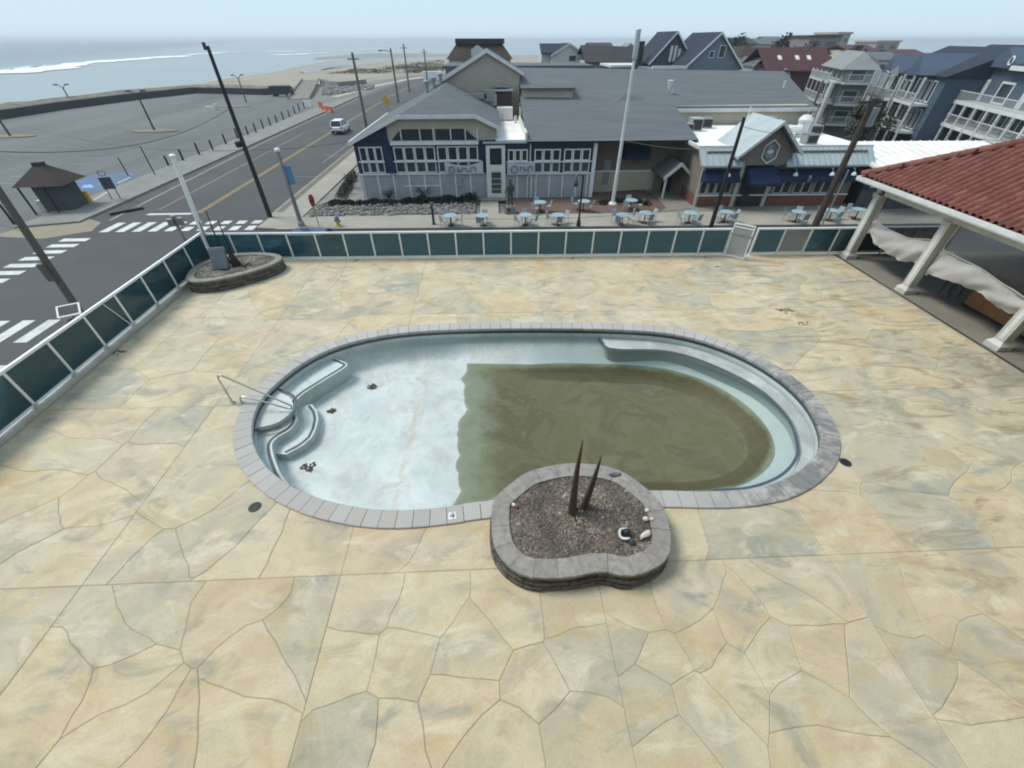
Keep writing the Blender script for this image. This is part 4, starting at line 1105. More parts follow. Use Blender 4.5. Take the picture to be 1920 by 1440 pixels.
sheet('far_pavement', [(-47.5,163),(-46.0,162),(-42,188),(-30,212),(-15,232),(-16,235),(-31.5,215),(-44,190)], G+.02, M['concrete'])
# painted markings
def paint(name, label, quads, mat, z=G+.006):
    mb = MB()
    for q in quads: mb.face([(x, y, z) for x, y in q])
    return tag(mb.build(name, mat), kind='structure')
def rect(x0, x1, y0, y1): return [(x0,y0),(x1,y0),(x1,y1),(x0,y1)]
for dx in (-.16, .10): tag(MB().strip([q for q in RC if q[1] > 30][0:1] and [(-23.4,35.0),(-23.6,60),(-23.8,90),(-23.9,120),(-23.2,145),(-20.3,170),(-14.3,192)], dx, dx+.11, G+.006).build('centre_line', M['paint_yellow']), kind='structure')
tag(MB().strip([(-29.2,33.5),(-29.9,50),(-30.4,65),(-30.5,100),(-30.6,120),(-29.2,146),(-26.5,170)], -.09, .09, G+.006).build('edge_line', M['paint_cream']), kind='structure')
tag(MB().strip([(-27.0,36.0),(-27.3,60),(-27.4,72)], -.05, .05, G+.006).build('lane_line', M['paint_cream']), kind='structure')
tag(MB().strip([(-18.8,52),(-18.6,75)], -.05, .05, G+.006).build('lane_line', M['paint_cream']), kind='structure')
for y in (46, 56, 66): sheet('parking_tick', rect(-19.6,-17.5,y,y+.1), G+.006, M['paint_cream'])
for k in range(10):
    x = -28.2+k*1.13
    if k < 5: sheet('crosswalk_stripe', [(x,30.9),(x+.62,30.9),(x+.62,32.9),(x,32.9)], G+.010, M['paint_white'])
    else:
        sheet('crosswalk_stripe', rect(x,x+.62,30.9,31.75), G+.010, M['paint_white'])
        sheet('crosswalk_stripe', rect(x-.1,x+.55,32.25,32.95), G+.010, M['paint_white'])
for k in range(9): y = 20.8+k*1.05; sheet('crosswalk_stripe', rect(-29.7,-27.9,y,y+.55), G+.010, M['paint_white'])
for k in range(9): x = -28.0+k*1.2; sheet('crosswalk_stripe', rect(x,x+.6,16.6,18.6), G+.010, M['paint_white'])
sheet('stop_line', rect(-27.2,-23.8,34.6,35.0), G+.010, M['paint_white'])
sheet('stop_line', rect(-23.3,-17.4,14.4,14.85), G+.010, M['paint_white'])
# car park paint: bays, blue disabled bay, wheel stops
mb = MB(); rp = random.Random(5)
for row in range(4):
    X0 = -44-row*11
    for k in range(34):
        y = 34+k*2.7
        if rp.random() < .30: continue
        L = rp.uniform(2.2, 4.8); mb.face([(x, yy, G+.004) for x, yy in rect(X0-L, X0, y, y+.10)])
M['lot_paint'] = plain('ghosted_bay_paint', (.40,.41,.41), (.24,.25,.25), .8, .9)
tag(mb.build('bay_lines', M['lot_paint']), kind='structure')
sheet('blue_bay', [(-40.2,42.2),(-35.6,41.8),(-35.4,46.6),(-37.2,48.6),(-40.6,48.0)], G+.004, M['paint_blue'])
sheet('bay_symbol', [gp(152,352,G)[:2], gp(176,352,G)[:2], gp(172,346,G)[:2], gp(158,347,G)[:2]], G+.009, M['paint_skyblue'])
for (a, b, lab) in (((178,378),(205,362),'white concrete wheel stop nearest the kiosk'), ((221,347),(246,335),'white concrete wheel stop behind the two-post sign')):
    p, q = Vector(gp(*a, G)), Vector(gp(*b, G)); L = (q-p).length
    tag(MB((p.x, p.y, G), math.atan2(q.y-p.y, q.x-p.x)).prismx([(-.12,0),(.12,0),(.07,.14),(-.07,.14)], 0, L).build('wheel_stop', M['paint_white']), lab, 'wheel stop', 'wheel stops in the car park')
# islands with the lot lamps
for k, (px, py) in enumerate(((290,246),(20,256),(437,200))):
    x, y, _ = gp(px, py, G); n_ = 14
    tag(MB().prism([(x+3.4*math.cos(6.28*i/n_), y+1.3*math.sin(6.28*i/n_)) for i in range(n_)], G-.02, G+.10).build('lot_island', plain('sandy_island', (.24,.20,.12), (.18,.16,.11), .8, .95), fix=True), kind='structure')
sheet('back_street', [(30.5,46.5),(41,45.5),(56,84),(46,88),(40,70)], G+.004, M['asphalt'])
# planting bed, patio, path
sheet('gravel_bed', [(-14.5,33.25),(-1.35,33.25),(-1.35,37.55),(-10.8,38.2),(-14.4,52)], KZ-.02, M['rock'])
sheet('path', [(-.95,33.1),(.55,33.1),(.55,36.4),(-.95,36.4)], KZ+.002, M['concrete'])
sheet('brick_patio', [(1.2,33.05),(13.2,33.05),(14.2,34.2),(14.0,39.5),(1.2,37.4)], KZ-.004, M['brick_paving'])
sheet('pub_forecourt', [(13.2,33.02),(30.5,33.02),(30.5,34.6),(14.2,39.5),(14.2,34.2)], KZ-.002, plain('stained_forecourt', (.27,.245,.205), (.18,.165,.14), .5, .9, .2, fine=8))
mb = MB(); rp = random.Random(17)
for k in range(620):
    x, y = rp.uniform(-14.2, -1.5), rp.uniform(33.3, 36.4)
    s_ = rp.uniform(.06, .17); mb.blob((x, y, KZ+s_*.25), s_, 6, 4, .3, k, (1.2, 1, .75))
tag(mb.build('rock_mulch', M['rock']), 'grey stones covering the planting bed before the restaurant', 'rock bed', kind='stuff')

# ================================================================== BUILDINGS
class Face:
    """a facade: local x along the wall, y into the building, z up"""
    def __init__(s, par, O, rz=0.0): s.par, s.O, s.rz = par, O, rz
    def mb(s): return MB(s.O, s.rz)
    def box(s, name, mat, x0, x1, y0, y1, z0, z1, par=None): return s.mb().box(x0, x1, y0, y1, z0, z1).build(name, mat, par or s.par)
    def window(s, x0, x1, z0, z1, glass, frame=None, fw=.07, proud=.05, par=None, name='window', sill=False, bars=0):
        """frame standing proud of the wall with its pane set back"""
        frame = frame or M['trim']; m = s.mb()
        m.box(x0, x1, -proud, .0, z1-fw, z1).box(x0, x1, -proud, .0, z0, z0+fw).box(x0, x0+fw, -proud, .0, z0+fw, z1-fw).box(x1-fw, x1, -proud, .0, z0+fw, z1-fw)
        for b in range(bars):
            xx = x0+(x1-x0)*(b+1)/(bars+1); m.box(xx-.025, xx+.025, -proud*.8, 0, z0+fw, z1-fw)
        if sill: m.box(x0-.05, x1+.05, -proud-.06, 0, z0-.06, z0)
        o = m.build(name, frame, par or s.par)
        s.mb().box(x0+fw, x1-fw, -.012, .002, z0+fw, z1-fw).build('pane', glass, o)
        return o
    def rail(s, x0, x1, y, z0, z1, mat, par=None, step=.16, name='railing'):
        m = s.mb(); m.box(x0, x1, y-.03, y+.03, z1-.07, z1).box(x0, x1, y-.025, y+.025, z0, z0+.06)
        k = max(2, int((x1-x0)/step))
        for i in range(k+1): x = x0+(x1-x0)*i/k; m.box(x-.018, x+.018, y-.018, y+.018, z0+.06, z1-.07)
        return m.build(name, mat, par or s.par)
def gable(f, name, mat, x0, x1, y0, y1, ze, zr, over=.3, t=.14, axis='x', par=None, trim=None):
    """two roof slabs; the ridge runs along axis"""
    par = par or f.par; m = f.mb()
    if axis == 'x':
        ym = (y0+y1)/2; s_ = (zr-ze)/(ym-y0); e = ze-over*s_
        A = [(x0-over,y0-over,e),(x1+over,y0-over,e),(x1+over,ym,zr),(x0-over,ym,zr)]
        B = [(x1+over,y1+over,e),(x0-over,y1+over,e),(x0-over,ym,zr),(x1+over,ym,zr)]
    else:
        xm = (x0+x1)/2; s_ = (zr-ze)/(xm-x0); e = ze-over*s_
        A = [(x0-over,y1+over,e),(x0-over,y0-over,e),(xm,y0-over,zr),(xm,y1+over,zr)]
        B = [(x1+over,y0-over,e),(x1+over,y1+over,e),(xm,y1+over,zr),(xm,y0-over,zr)]
    m.slab(A, t); m.slab(B, t)
    o = m.build(name, mat, par, fix=True)
    if trim:
        m = f.mb()
        if axis == 'y':
            xm = (x0+x1)/2
            for (xa, za), (xb, zb) in (((x0-over, e), (xm, zr)), ((xm, zr), (x1+over, e))):
                m.add([(xa,y0-over-.05,za-.24),(xb,y0-over-.05,zb-.24),(xb,y0-over-.05,zb+.03),(xa,y0-over-.05,za+.03),(xa,y0-over-.003,za-.24),(xb,y0-over-.003,zb-.24),(xb,y0-over-.003,zb+.03),(xa,y0-over-.003,za+.03)], [(0,1,2,3),(5,4,7,6),(1,5,6,2),(4,0,3,7),(3,2,6,7),(0,4,5,1)])
        else: m.box(x0-over, x1+over, y0-over-.06, y0-over-.003, e-t-.06, e+.02)
        m.build('fascia', trim, o)
    return o

# ---- restaurant
rs_ = empty('restaurant_building', (2, 45, G), 'low grey shingled seafront restaurant with navy walls and white framed windows', 'building')
fa = Face(rs_, (0, 37.6, 0))
fa.box('lower_wall', M['grey_stone'], -10.8, -.46, 0, 13, G-.02, -.9)
fa.box('upper_wall', M['navy'], -10.8, -.46, 0, 13, -.9, 1.46)
for x in [-10.7+k*1.28 for k in range(9)]:
    if x < -.6: fa.box('batten', M['trim'], x, x+.09, -.03, -.002, G+.1, -.98)
fa.box('batten', M['trim'], -7.3, -4.2, -.028, -.003, -1.9, -1.82)
fa.box('string_course', M['trim'], -10.85, -.5, -.10, -.002, -.98, -.88)
for k in range(3): fa.window(-10.45+k*.62, -9.87+k*.62, .02, 1.06, M['glass_dark'], bars=0)
for k in range(3): fa.window(-10.45+k*.62, -9.87+k*.62, -.84, -.02, M['glass_mid'], name='lower_light')
for g in range(2):
    for k in range(4):
        x = -7.72+g*3.46+k*.83
        fa.window(x, x+.79, .02, 1.06, M['glass_dark'], fw=.085); fa.window(x, x+.79, -.84, -.02, M['glass_mid'], name='lower_light')
fa.box('sill_rail', M['trim'], -10.6, -8.55, -.16, -.06, -.03, .05); fa.box('sill_rail', M['trim'], -7.85, -.75, -.16, -.06, -.03, .05)
fa.box('cornice', M['white'], -7.85, -.9, -.30, -.003, 1.20, 1.46)
fa.mb().prismy([(-10.85,1.42),(-8.0,1.42),(-8.0,2.62)], .0, .3).build('gable_board', M['navy'], rs_, fix=True)
fa.mb().prismy([(-8.05,1.46),(.55,1.46),(.55,2.3),(-1.2,3.05),(-6.9,3.05),(-8.05,2.6)], .0, 6).build('gable_board', M['tan'], rs_, fix=True)
gl_x = [(-7.75,-6.98,'L'),(-6.9,-5.5,''),(-5.44,-4.45,''),(-4.25,-3.1,''),(-3.04,-1.95,''),(-1.87,-1.0,'R')]
for a, b, k in gl_x:
    if k == 'L': q = [(a,1.5),(b,1.5),(b,2.2)]
    elif k == 'R': q = [(a,1.5),(b,1.5),(a,2.2)]
    else: q = [(a,1.5),(b,1.5),(b,2.24),(a,2.24)]
    w = fa.mb().prismy(q, -.05, -.002).build('clerestory', M['glass_dark'], rs_, fix=True)
    fa.box('mullion', M['trim'], b, b+.07, -.07, -.002, 1.48, 2.26, w)
fa.mb().add([(-8.5,-.05,1.2),(-8.0,-.05,1.2),(-7.75,-.35,-.8),(-8.3,-.35,-.8),(-8.5,.0,1.2),(-8.0,.0,1.2),(-7.75,.0,-.8),(-8.3,.0,-.8)], [(0,3,2,1),(0,4,7,3),(1,2,6,5),(0,1,5,4),(3,7,6,2)]).build('corner_awning', M['navy_awning'], rs_, fix=True)
# jerkinhead roof of the left wing
E0, sl = 1.45, .43
def rz_(x): return E0+sl*(x+11.0) if x < -4 else E0+sl*7.0-sl*(x+4)
yr = 37.25
m = MB(); m.slab([(-11.0,yr,rz_(-11)),(-6.95,yr,rz_(-6.95)),(-4.0,41.0,rz_(-4)),(-4.0,54,rz_(-4)),(-11.0,54,rz_(-11))], .16); m.build('roof', M['shingle'], rs_, fix=True)
m = MB(); m.slab([(.9,yr,rz_(.9)),(.9,54,rz_(.9)),(-4.0,54,rz_(-4)),(-4.0,41.0,rz_(-4)),(-1.05,yr,rz_(-1.05))], .16); m.build('roof', M['shingle'], rs_, fix=True)
m = MB(); m.slab([(-6.95,yr,rz_(-6.95)),(-1.05,yr,rz_(-1.05)),(-4.0,41.0,rz_(-4))], .16); m.build('roof', M['shingle'], rs_, fix=True)
m = MB()
for (xa, xb) in ((-11.0,-6.95),(-6.95,-1.05),(-1.05,.9)):
    za, zb = rz_(xa), rz_(xb)
    m.add([(xa,yr-.07,za-.24),(xb,yr-.07,zb-.24),(xb,yr-.07,zb+.02),(xa,yr-.07,za+.02),(xa,yr-.003,za-.24),(xb,yr-.003,zb-.24),(xb,yr-.003,zb+.02),(xa,yr-.003,za+.02)], [(0,1,2,3),(1,5,6,2),(4,0,3,7),(3,2,6,7),(0,4,5,1)])
m.build('fascia', M['white'], rs_, fix=True)
MB().box(-11.12, -11.0, yr, 54, rz_(-11)-.2, rz_(-11)+.02).build('gutter', M['white'], rs_)
# rear gable block with its tan end wall
fr_ = Face(rs_, (0, 50.0, 0))
fr_.mb().prismy([(-5.4,1.5),(3.1,1.5),(3.1,5.2),(-.05,6.75),(-5.4,4.1)], 0, 9).build('rear_wall', M['tan'], rs_, fix=True)
for (xa, za, xb, zb) in ((-5.9, 3.95, -.05, 6.88), (-.05, 6.88, 3.5, 5.12)):
    m = MB((0, 50, 0)); m.add([(xa,-.3,za),(xb,-.3,zb),(xb,9.3,zb),(xa,9.3,za),(xa,-.3,za-.14),(xb,-.3,zb-.14),(xb,9.3,zb-.14),(xa,9.3,za-.14)], [(0,1,2,3),(7,6,5,4),(0,4,5,1),(1,5,6,2),(2,6,7,3),(3,7,4,0)]); m.build('roof', M['shingle'], rs_, fix=True)
    m = MB((0, 50, 0)); m.add([(xa,-.38,za-.24),(xb,-.38,zb-.24),(xb,-.38,zb+.04),(xa,-.38,za+.04),(xa,-.303,za-.24),(xb,-.303,zb-.24),(xb,-.303,zb+.04),(xa,-.303,za+.04)], [(0,1,2,3),(1,5,6,2),(4,0,3,7),(3,2,6,7),(0,4,5,1)]); m.build('fascia', M['white'], rs_, fix=True)
# ducts and plant in front of the gable
ru = Face(rs_, (0, 49.0, 0))
ru.box('roof_screen', M['roof_metal'], -3.6, .8, -.4, -.1, 2.6, 3.55)
ru.box('duct', M['grey_metal'], -3.4, -.2, -.9, -.5, 3.2, 3.6); ru.box('duct', M['grey_metal'], -.4, .6, -.9, -.4, 3.0, 3.9)
for k in range(3):
    m = MB((-5.6+k*.55, 46.5+k*1.1, rz_(-5.2+k*.5)-.1)); m.cyl(0,0,0,.7,.16,.16,10); m.lathe(0,0,[(.16,.7),(.3,.72),(.3,.85),(.1,.95)],10); m.build('vent', M['grey_metal'], rs_)
ru.box('stack', M['shingle_brown'], .75, 2.25, -.2, 1.2, 2.5, 3.75); ru.box('stack_cap', M['roof_metal'], .6, 2.4, -.35, 1.35, 3.75, 3.9); ru.box('stack_cap', M['grey_metal'], .5, 2.0, -.2, 1.2, 4.05, 4.15)
ru.box('curb', M['roof_white'], .8, 2.3, -1.6, -.2, 1.55, 2.55)
ru.mb().cyl(1.5,-1.9,1.5,2.2,.10,.10,8).build('vent', M['white'], rs_); ru.mb().cyl(2.5,-3.2,1.5,2.1,.12,.12,8).build('vent', M['white'], rs_)
# entrance and centre
fc = Face(rs_, (0, 37.45, 0))
fc.box('upper_wall', M['navy'], -.46, 8.55, 0, 12, -.98, 1.42)
fc.box('lower_wall', M['grey_stone'], -.46, 8.55, .02, 12, G-.02, -.98)
fc.box('flat_roof', M['roof_white'], .5, 2.9, -.12, 12, 1.42, 1.5)
fc.box('parapet', M['white'], .45, .62, -.14, 11, 1.5, 1.6); fc.box('parapet', M['white'], 2.82, 2.98, -.1, 9, 1.5, 2.0)
fc.box('gutter', M['roof_metal'], -.56, 16.6, -.40, -.24, 1.30, 1.42)
fe = Face(rs_, (0, 37.2, 0))
for x0, x1, z0, z1 in ((-.34,-.1,-2.95,1.14),(.98,1.2,-2.95,1.14),(-.1,.98,1.02,1.14),(-.1,.98,-.72,-.30),(-.1,.98,-2.95,-2.5)): fe.box('door_surround', M['white'], x0, x1, -.06, .25, z0, z1)
fe.window(-.1, .98, -.30, 1.02, M['glass_dark'], M['white'], .06)
dr_ = fe.box('door', M['white'], -.1, .98, -.02, .2, -2.5, -.72); fe.box('pane', M['door_glass'], .04, .84, -.035, -.021, -2.42, -.80, dr_)
for k in range(3): fe.box('glazing_bar', M['white'], .04, .84, -.05, -.036, -2.1+k*.4, -2.07+k*.4, dr_)
fe.mb().box(.86,.9,-.09,-.022,-1.7,-1.5).build('handle', M['grey_metal'], dr_)
fe.box('step', M['concrete_grey'], -.9, 1.5, -.75, -.08, KZ, KZ+.14)
for g, (a, b) in enumerate(((1.42,3.06),(3.58,5.75),(6.0,8.2))):
    w = (b-a)/3
    for k in range(3):
        fc.window(a+k*w+.02, a+(k+1)*w-.02, -.06, .82, M['glass_dark'], fw=.09)
        fc.window(a+k*w+.02, a+(k+1)*w-.02, -.92, -.12, M['glass_mid'], name='lower_light', fw=.07)
fc.box('sill_rail', M['trim'], 1.3, 8.4, -.14, -.05, -.13, -.05); fc.box('string_course', M['trim'], 1.3, 8.5, -.10, -.002, -1.04, -.95)
for k, x in enumerate((2.15,3.35,3.75,4.9,6.0,7.15,8.1)): fc.box('batten', M['trim'], x, x+.09, -.03, .015, G+.1, -1.06)
m = fc.mb(); m.tube([(3.25,-.1,1.35),(3.25,-.1,-1.0),(3.05,-.1,-1.25),(3.05,-.1,-2.85)], .05, 8); m.build('downpipe', M['white'], rs_)
fc.box('corner_post', M['trim'], 8.4, 8.7, -.05, .0, -3, 1.40)
# right wing
ft = Face(rs_, (0, 39.4, 0))
ft.box('upper_wall', M['taupe'], 8.7, 16.3, 0, 6, -1.3, 1.3); ft.box('lower_wall', M['cream'], 8.7, 16.3, -.03, 6, G-.02, -1.3)
ft.box('string_course', M['trim'], 8.7, 16.3, -.08, -.031, -1.36, -1.24)
ft.mb().add([(11.4,-.05,.85),(13.6,-.05,.85),(13.6,-.95,.0),(11.4,-.95,.0),(11.4,-.05,.0),(13.6,-.05,.0),(13.6,-.95,-.22),(11.4,-.95,-.22),(13.6,-.05,-.22),(11.4,-.05,-.22)], [(0,1,2,3),(3,2,6,7),(0,3,7,9),(1,8,6,2)]).build('side_awning', M['navy_awning'], rs_)
ft.box('louvre', M['grey_panel'], 9.9, 10.5, -.06, -.002, -2.4, -.4)
RW = [(2.9,37.05,1.42),(16.75,37.05,1.42),(16.75,44.8,3.30),(2.9,44.8,3.30)]
MB().slab(RW, .14).build('roof', M['shingle'], rs_, fix=True)
MB().slab([(2.9,44.8,3.30),(16.75,44.8,3.30),(16.75,47.5,2.8),(2.9,47.5,2.8)], .14).build('roof', M['shingle'], rs_, fix=True)
MB().box(16.3, 16.45, 37.4, 46, G, 1.3).build('end_wall', M['taupe'], rs_)
fb = Face(rs_, (0, 46.3, 0))
fb.box('rear_wall', M['cream'], 3.0, 31.0, 0, 20, G-.02, 2.75)
MB().slab([(3.0,46.0,2.85),(31.6,46.0,2.55),(34.8,59,4.75),(3.4,59,5.15)], .16).build('roof', M['shingle'], rs_, fix=True)
MB().slab([(3.4,59,5.15),(34.8,59,4.75),(34.8,70,2.6),(3.4,70,2.8)], .16).build('roof', M['shingle'], rs_, fix=True)
MB().add([(31.0,46.3,G),(31.0,66,G),(31.0,66,2.6),(33.6,58.5,4.6),(31.0,46.3,2.5)], [(0,1,2,3,4)]).build('end_wall', M['tan'], rs_)
MB().box(16.8, 31.6, 45.8, 46.0, 2.28, 2.56).build('fascia', M['white'], rs_)
fb.box('dormer', M['cream'], 3.3, 8.2, 2.2, 4.4, 3.2, 4.05); fb.mb().slab([(3.1,1.8,4.05),(8.4,1.8,4.05),(8.4,6.5,4.75),(3.1,6.5,4.75)], .14).build('dormer_roof', M['shingle'], rs_, fix=True)
for (px, py, h_) in ((1256,190,1.3),(1320,193,.5),(1470,160,.6)):
    q = vp(px, py, 50); m = MB((q[0], 50, q[2]-.2)); m.cyl(0,0,0,h_,.07,.07,8); m.build('vent_pipe', M['white'], rs_)
q = vp(1256, 160, 50); m = MB((q[0], 50, q[2]-.5)); m.lathe(0,0,[(.07,0),(.30,.9),(.26,.92)],8); m.build('vent_cowl', M['white'], rs_)
q = vp(1180, 185, 45); MB((q[0], 45.4, 3.05)).add([(-1.6,-.6,0),(1.6,-.6,0),(1.6,.8,.4),(-1.6,.8,.4),(0,.5,.75)], [(0,1,4),(1,2,4),(2,3,4),(3,0,4)]).build('cricket', M['shingle'], rs_)
# side porch
po = Face(rs_, (15.6, 36.6, 0), .05)
for x in (-1.05, .95): po.mb().box(x, x+.14, 0, .14, KZ, -1.05).build('porch_post', M['white'], rs_)
gable(po, 'porch_roof', M['shingle'], -1.15, 1.15, 0, 2.9, -1.05, -.10, .15, .10, 'y', trim=M['white'])
po.box('porch_wall', M['taupe'], -.9, .9, 2.2, 2.75, G, -1.15); po.box('porch_door', M['navy'], -.35, .5, 2.15, 2.2, G+.15, -1.3)

# ---- banners on the restaurant rail
def banner(label, x0, x1, z0, z1, sag, ring_x, ring_r, glyph, y):
    b = empty('banner', ((x0+x1)/2, y, (z0+z1)/2), label, 'banner', 'banners on the restaurant front')
    n = 16; vs = []; fs = []
    def s_(f): return sag*4*f*(1-f)
    for i in range(n+1):
        f = i/n; x = x0+(x1-x0)*f
        for z in (z0-.0*s_(f), z1-s_(f)): vs += [(x, y+.03*math.sin(f*9), z), (x, y+.012+.03*math.sin(f*9), z)]
    for i in range(n): a, c = 4*i, 4*i+4; fs += [(a, c, c+2, a+2), (a+1, a+3, c+3, c+1), (a+2, c+2, c+3, a+3), (a, a+1, c+1, c)]
    MB().add(vs, fs).build('cloth', M['banner_white'], b, fix=True)
    zc = (z0+z1)/2-sag*.45
    MB().tube([(ring_x+ring_r*math.cos(6.283*k/20), y-.045, zc+ring_r*math.sin(6.283*k/20)) for k in range(20)], .05, 6, closed=True).build('ring_emblem', M['print_navy'], b)
    m = MB()
    for gx, gw, g0, g1 in glyph: m.box(gx, gx+gw, y-.05, y-.035, zc+g0, zc+g1)
    m.build('lettering', M['print_navy'], b)
banner('sagging white banner with a ring emblem left of the restaurant door', -3.75, -.62, -.92, .02, .32, -3.2, .22, [(-2.75,.10,-.22,.20),(-2.62,.16,-.24,.05),(-2.40,.09,-.20,.18),(-2.26,.16,-.05,.16),(-2.05,.10,-.22,.14),(-1.90,.16,-.22,-.08),(-1.68,.09,-.2,.2),(-1.52,.16,.06,.2),(-1.30,.09,-.18,.2)], 37.38)
banner('flat white banner with a larger ring emblem right of the restaurant door', 1.36, 3.65, -1.0, -.08, .10, 1.95, .26, [(2.38,.10,-.2,.24),(2.50,.14,.02,.16),(2.70,.10,-.26,.18),(2.84,.16,-.1,.04),(3.05,.09,-.3,.2),(3.18,.16,.1,.24),(3.40,.09,-.15,.22)], 37.22)

# ---- pub with the pediment
pb = empty('pub_building', (22.5, 40, G), 'brick based pub with navy awnings, pale metal eave and a gabled emblem', 'building')
fp_ = Face(pb, (16.45, 34.35, 0), -.012)
W_ = 12.4
fp_.box('upper_wall', M['taupe'], 0, W_, 0, 11.5, -2.0, 1.12); fp_.box('brick_base', M['brick_red'], 0, W_, -.06, 11.5, G-.02, -2.0)
fp_.box('sill_course', M['trim'], 0, W_, -.14, -.061, -2.06, -1.96)
fp_.box('corner_board', M['white_dirty'], -.06, .14, -.12, 0, G, .3)
fp_.box('flat_roof', M['roof_white'], -.5, W_+.6, .5, 11.7, 1.12, 1.22)
for x0, x1, y0, y1 in ((-.55,W_+.65,.42,.6),(-.55,-.4,.6,11.7)): fp_.box('parapet', M['white'], x0, x1, y0, y1, 1.22, 1.40)
def mansard(x0, x1):
    n = max(2, int((x1-x0)/.42)); m = fp_.mb()
    o = m.add([(x0,-.75,.28),(x1,-.75,.28),(x1,.40,1.30),(x0,.40,1.30),(x0,-.75,.16),(x1,-.75,.16),(x1,.40,1.1),(x0,.40,1.1)], [(0,1,2,3),(4,7,6,5),(0,4,5,1),(1,5,6,2),(3,7,4,0)]).build('metal_eave', M['roof_metal'], pb, fix=True)
    m = fp_.mb()
    for i in range(n+1):
        x = x0+(x1-x0)*i/n; m.add([(x-.015,-.75,.30),(x+.015,-.75,.30),(x+.015,.40,1.32),(x-.015,.40,1.32),(x-.015,-.75,.35),(x+.015,-.75,.35),(x+.015,.40,1.37),(x-.015,.40,1.37)], [(4,5,6,7),(0,1,5,4),(0,4,7,3),(1,2,6,5)])
    m.build('standing_seam', M['roof_metal'], o)
mansard(-.55, 2.75); mansard(6.05, W_+.5)
# pediment
fg = Face(pb, (16.45, 33.75, 0), -.012); cx = 4.45
fg.mb().prismy([(cx-2.0,.25),(cx+1.75,.25),(cx+1.75,1.25),(cx-.02,2.95),(cx-2.0,1.25)], .1, 3.8).build('pediment', M['taupe'], pb, fix=True)
for (xa, za, xb, zb) in ((cx-2.6,.95,cx,3.18),(cx,3.18,cx+2.25,1.15)):
    m = fg.mb(); m.add([(xa,-.45,za),(xb,-.45,zb),(xb,4.2,zb),(xa,4.2,za),(xa,-.45,za-.13),(xb,-.45,zb-.13),(xb,4.2,zb-.13),(xa,4.2,za-.13)], [(0,1,2,3),(7,6,5,4),(0,4,5,1),(1,5,6,2),(2,6,7,3),(3,7,4,0)]); m.build('pediment_roof', M['roof_metal'], pb, fix=True)
    m = fg.mb(); m.add([(xa,-.52,za-.22),(xb,-.52,zb-.22),(xb,-.52,zb+.03),(xa,-.52,za+.03),(xa,-.453,za-.22),(xb,-.453,zb-.22),(xb,-.453,zb+.03),(xa,-.453,za+.03)], [(0,1,2,3),(1,5,6,2),(4,0,3,7),(3,2,6,7),(0,4,5,1)]); m.build('fascia', M['white'], pb, fix=True)
em = fg.mb(); zc = 1.15; hx = [(cx+.05+.62*math.sin(a)*1.0, zc+.78*math.cos(a)) for a in [6.283*k/6 for k in range(6)]]
for (a, b) in zip(hx, hx[1:]+hx[:1]): em.tube([(a[0],.04,a[1]),(b[0],.04,b[1])], .05, 6)
eo = em.build('emblem_frame', M['trim'], pb)
m = fg.mb(); m.tube([(cx+.05+.40*math.cos(6.283*k/20), .05, zc+.40*math.sin(6.283*k/20)) for k in range(20)], .05, 6, closed=True); m.build('emblem_ring', M['grey_metal'], eo)
fg.mb().add([(cx+.05+.34*math.cos(6.283*k/16), .07, zc+.34*math.sin(6.283*k/16)) for k in range(16)], [list(range(16))[::-1]]).build('emblem_disc', M['grey_panel'], eo)
fg.mb().blob((cx+.05,.04,zc), .15, 8, 6, .3, 4, (1.5,.3,.8)).build('emblem_figure', M['trim'], eo)
def awning(x0, x1, z1, z0, out, val=.22):
    m = fp_.mb(); m.add([(x0,-.02,z1),(x1,-.02,z1),(x1,-out,z0),(x0,-out,z0),(x1,-out,z0-val),(x0,-out,z0-val),(x0,-.02,z0-val),(x1,-.02,z0-val)], [(0,3,2,1),(3,5,4,2),(0,6,5,3),(1,2,4,7)])
    return m.build('awning', M['navy_awning'], pb, fix=True)
awning(-.05, 2.85, -.12, -.78, .75, .14); awning(6.0, 10.9, -.12, -.78, .75, .14); awning(3.35, 5.7, .18, -.80, 1.5, .22); awning(11.05, W_+.2, -.12, -.78, .75, .14)
def downlight(x):
    m = fp_.mb(); m.tube([(x,-.02,.05),(x,-.5,.12),(x,-1.0,.05),(x,-1.12,-.15)], .022, 6); o = m.build('lamp_arm', M['grey_metal'], pb)
    m = fp_.mb(); m.lathe(x, -1.12, [(.17,-.36),(.16,-.28),(.10,-.18),(.04,-.14)], 12); m.build('lamp_shade', M['white'], o)
for x in (1.55, 6.75, 9.6, 11.3): downlight(x)
fp_.mb().tube([(8.0,-1.0,-.62),(8.06,-1.02,-.62)], .26, 12).build('round_sign', M['grey_metal'], pb)
for k in range(4): fp_.window(.12+k*.66, .70+k*.66, -1.92, -1.0, M['glass_dark'], M['white_dirty'], .07)
for g in range(3):
    for k in range(2): x = 6.15+g*1.62+k*.70; fp_.window(x, x+.66, -1.92, -1.0, M['glass_dark'], M['white_dirty'], .06)
fp_.box('door_recess', M['black_metal'], 3.45, 5.35, -.10, -.062, G+.1, -.8)
dr_ = fp_.box('door', M['navy'], 3.6, 4.35, -.14, -.101, G+.15, -1.0); fp_.box('pane', M['glass_dark'], 3.72, 4.23, -.155, -.141, G+.6, -1.15, dr_)
for x in (2.9, 5.45): fp_.box('pilaster', M['white_dirty'], x, x+.28, -.18, -.062, G, .25)
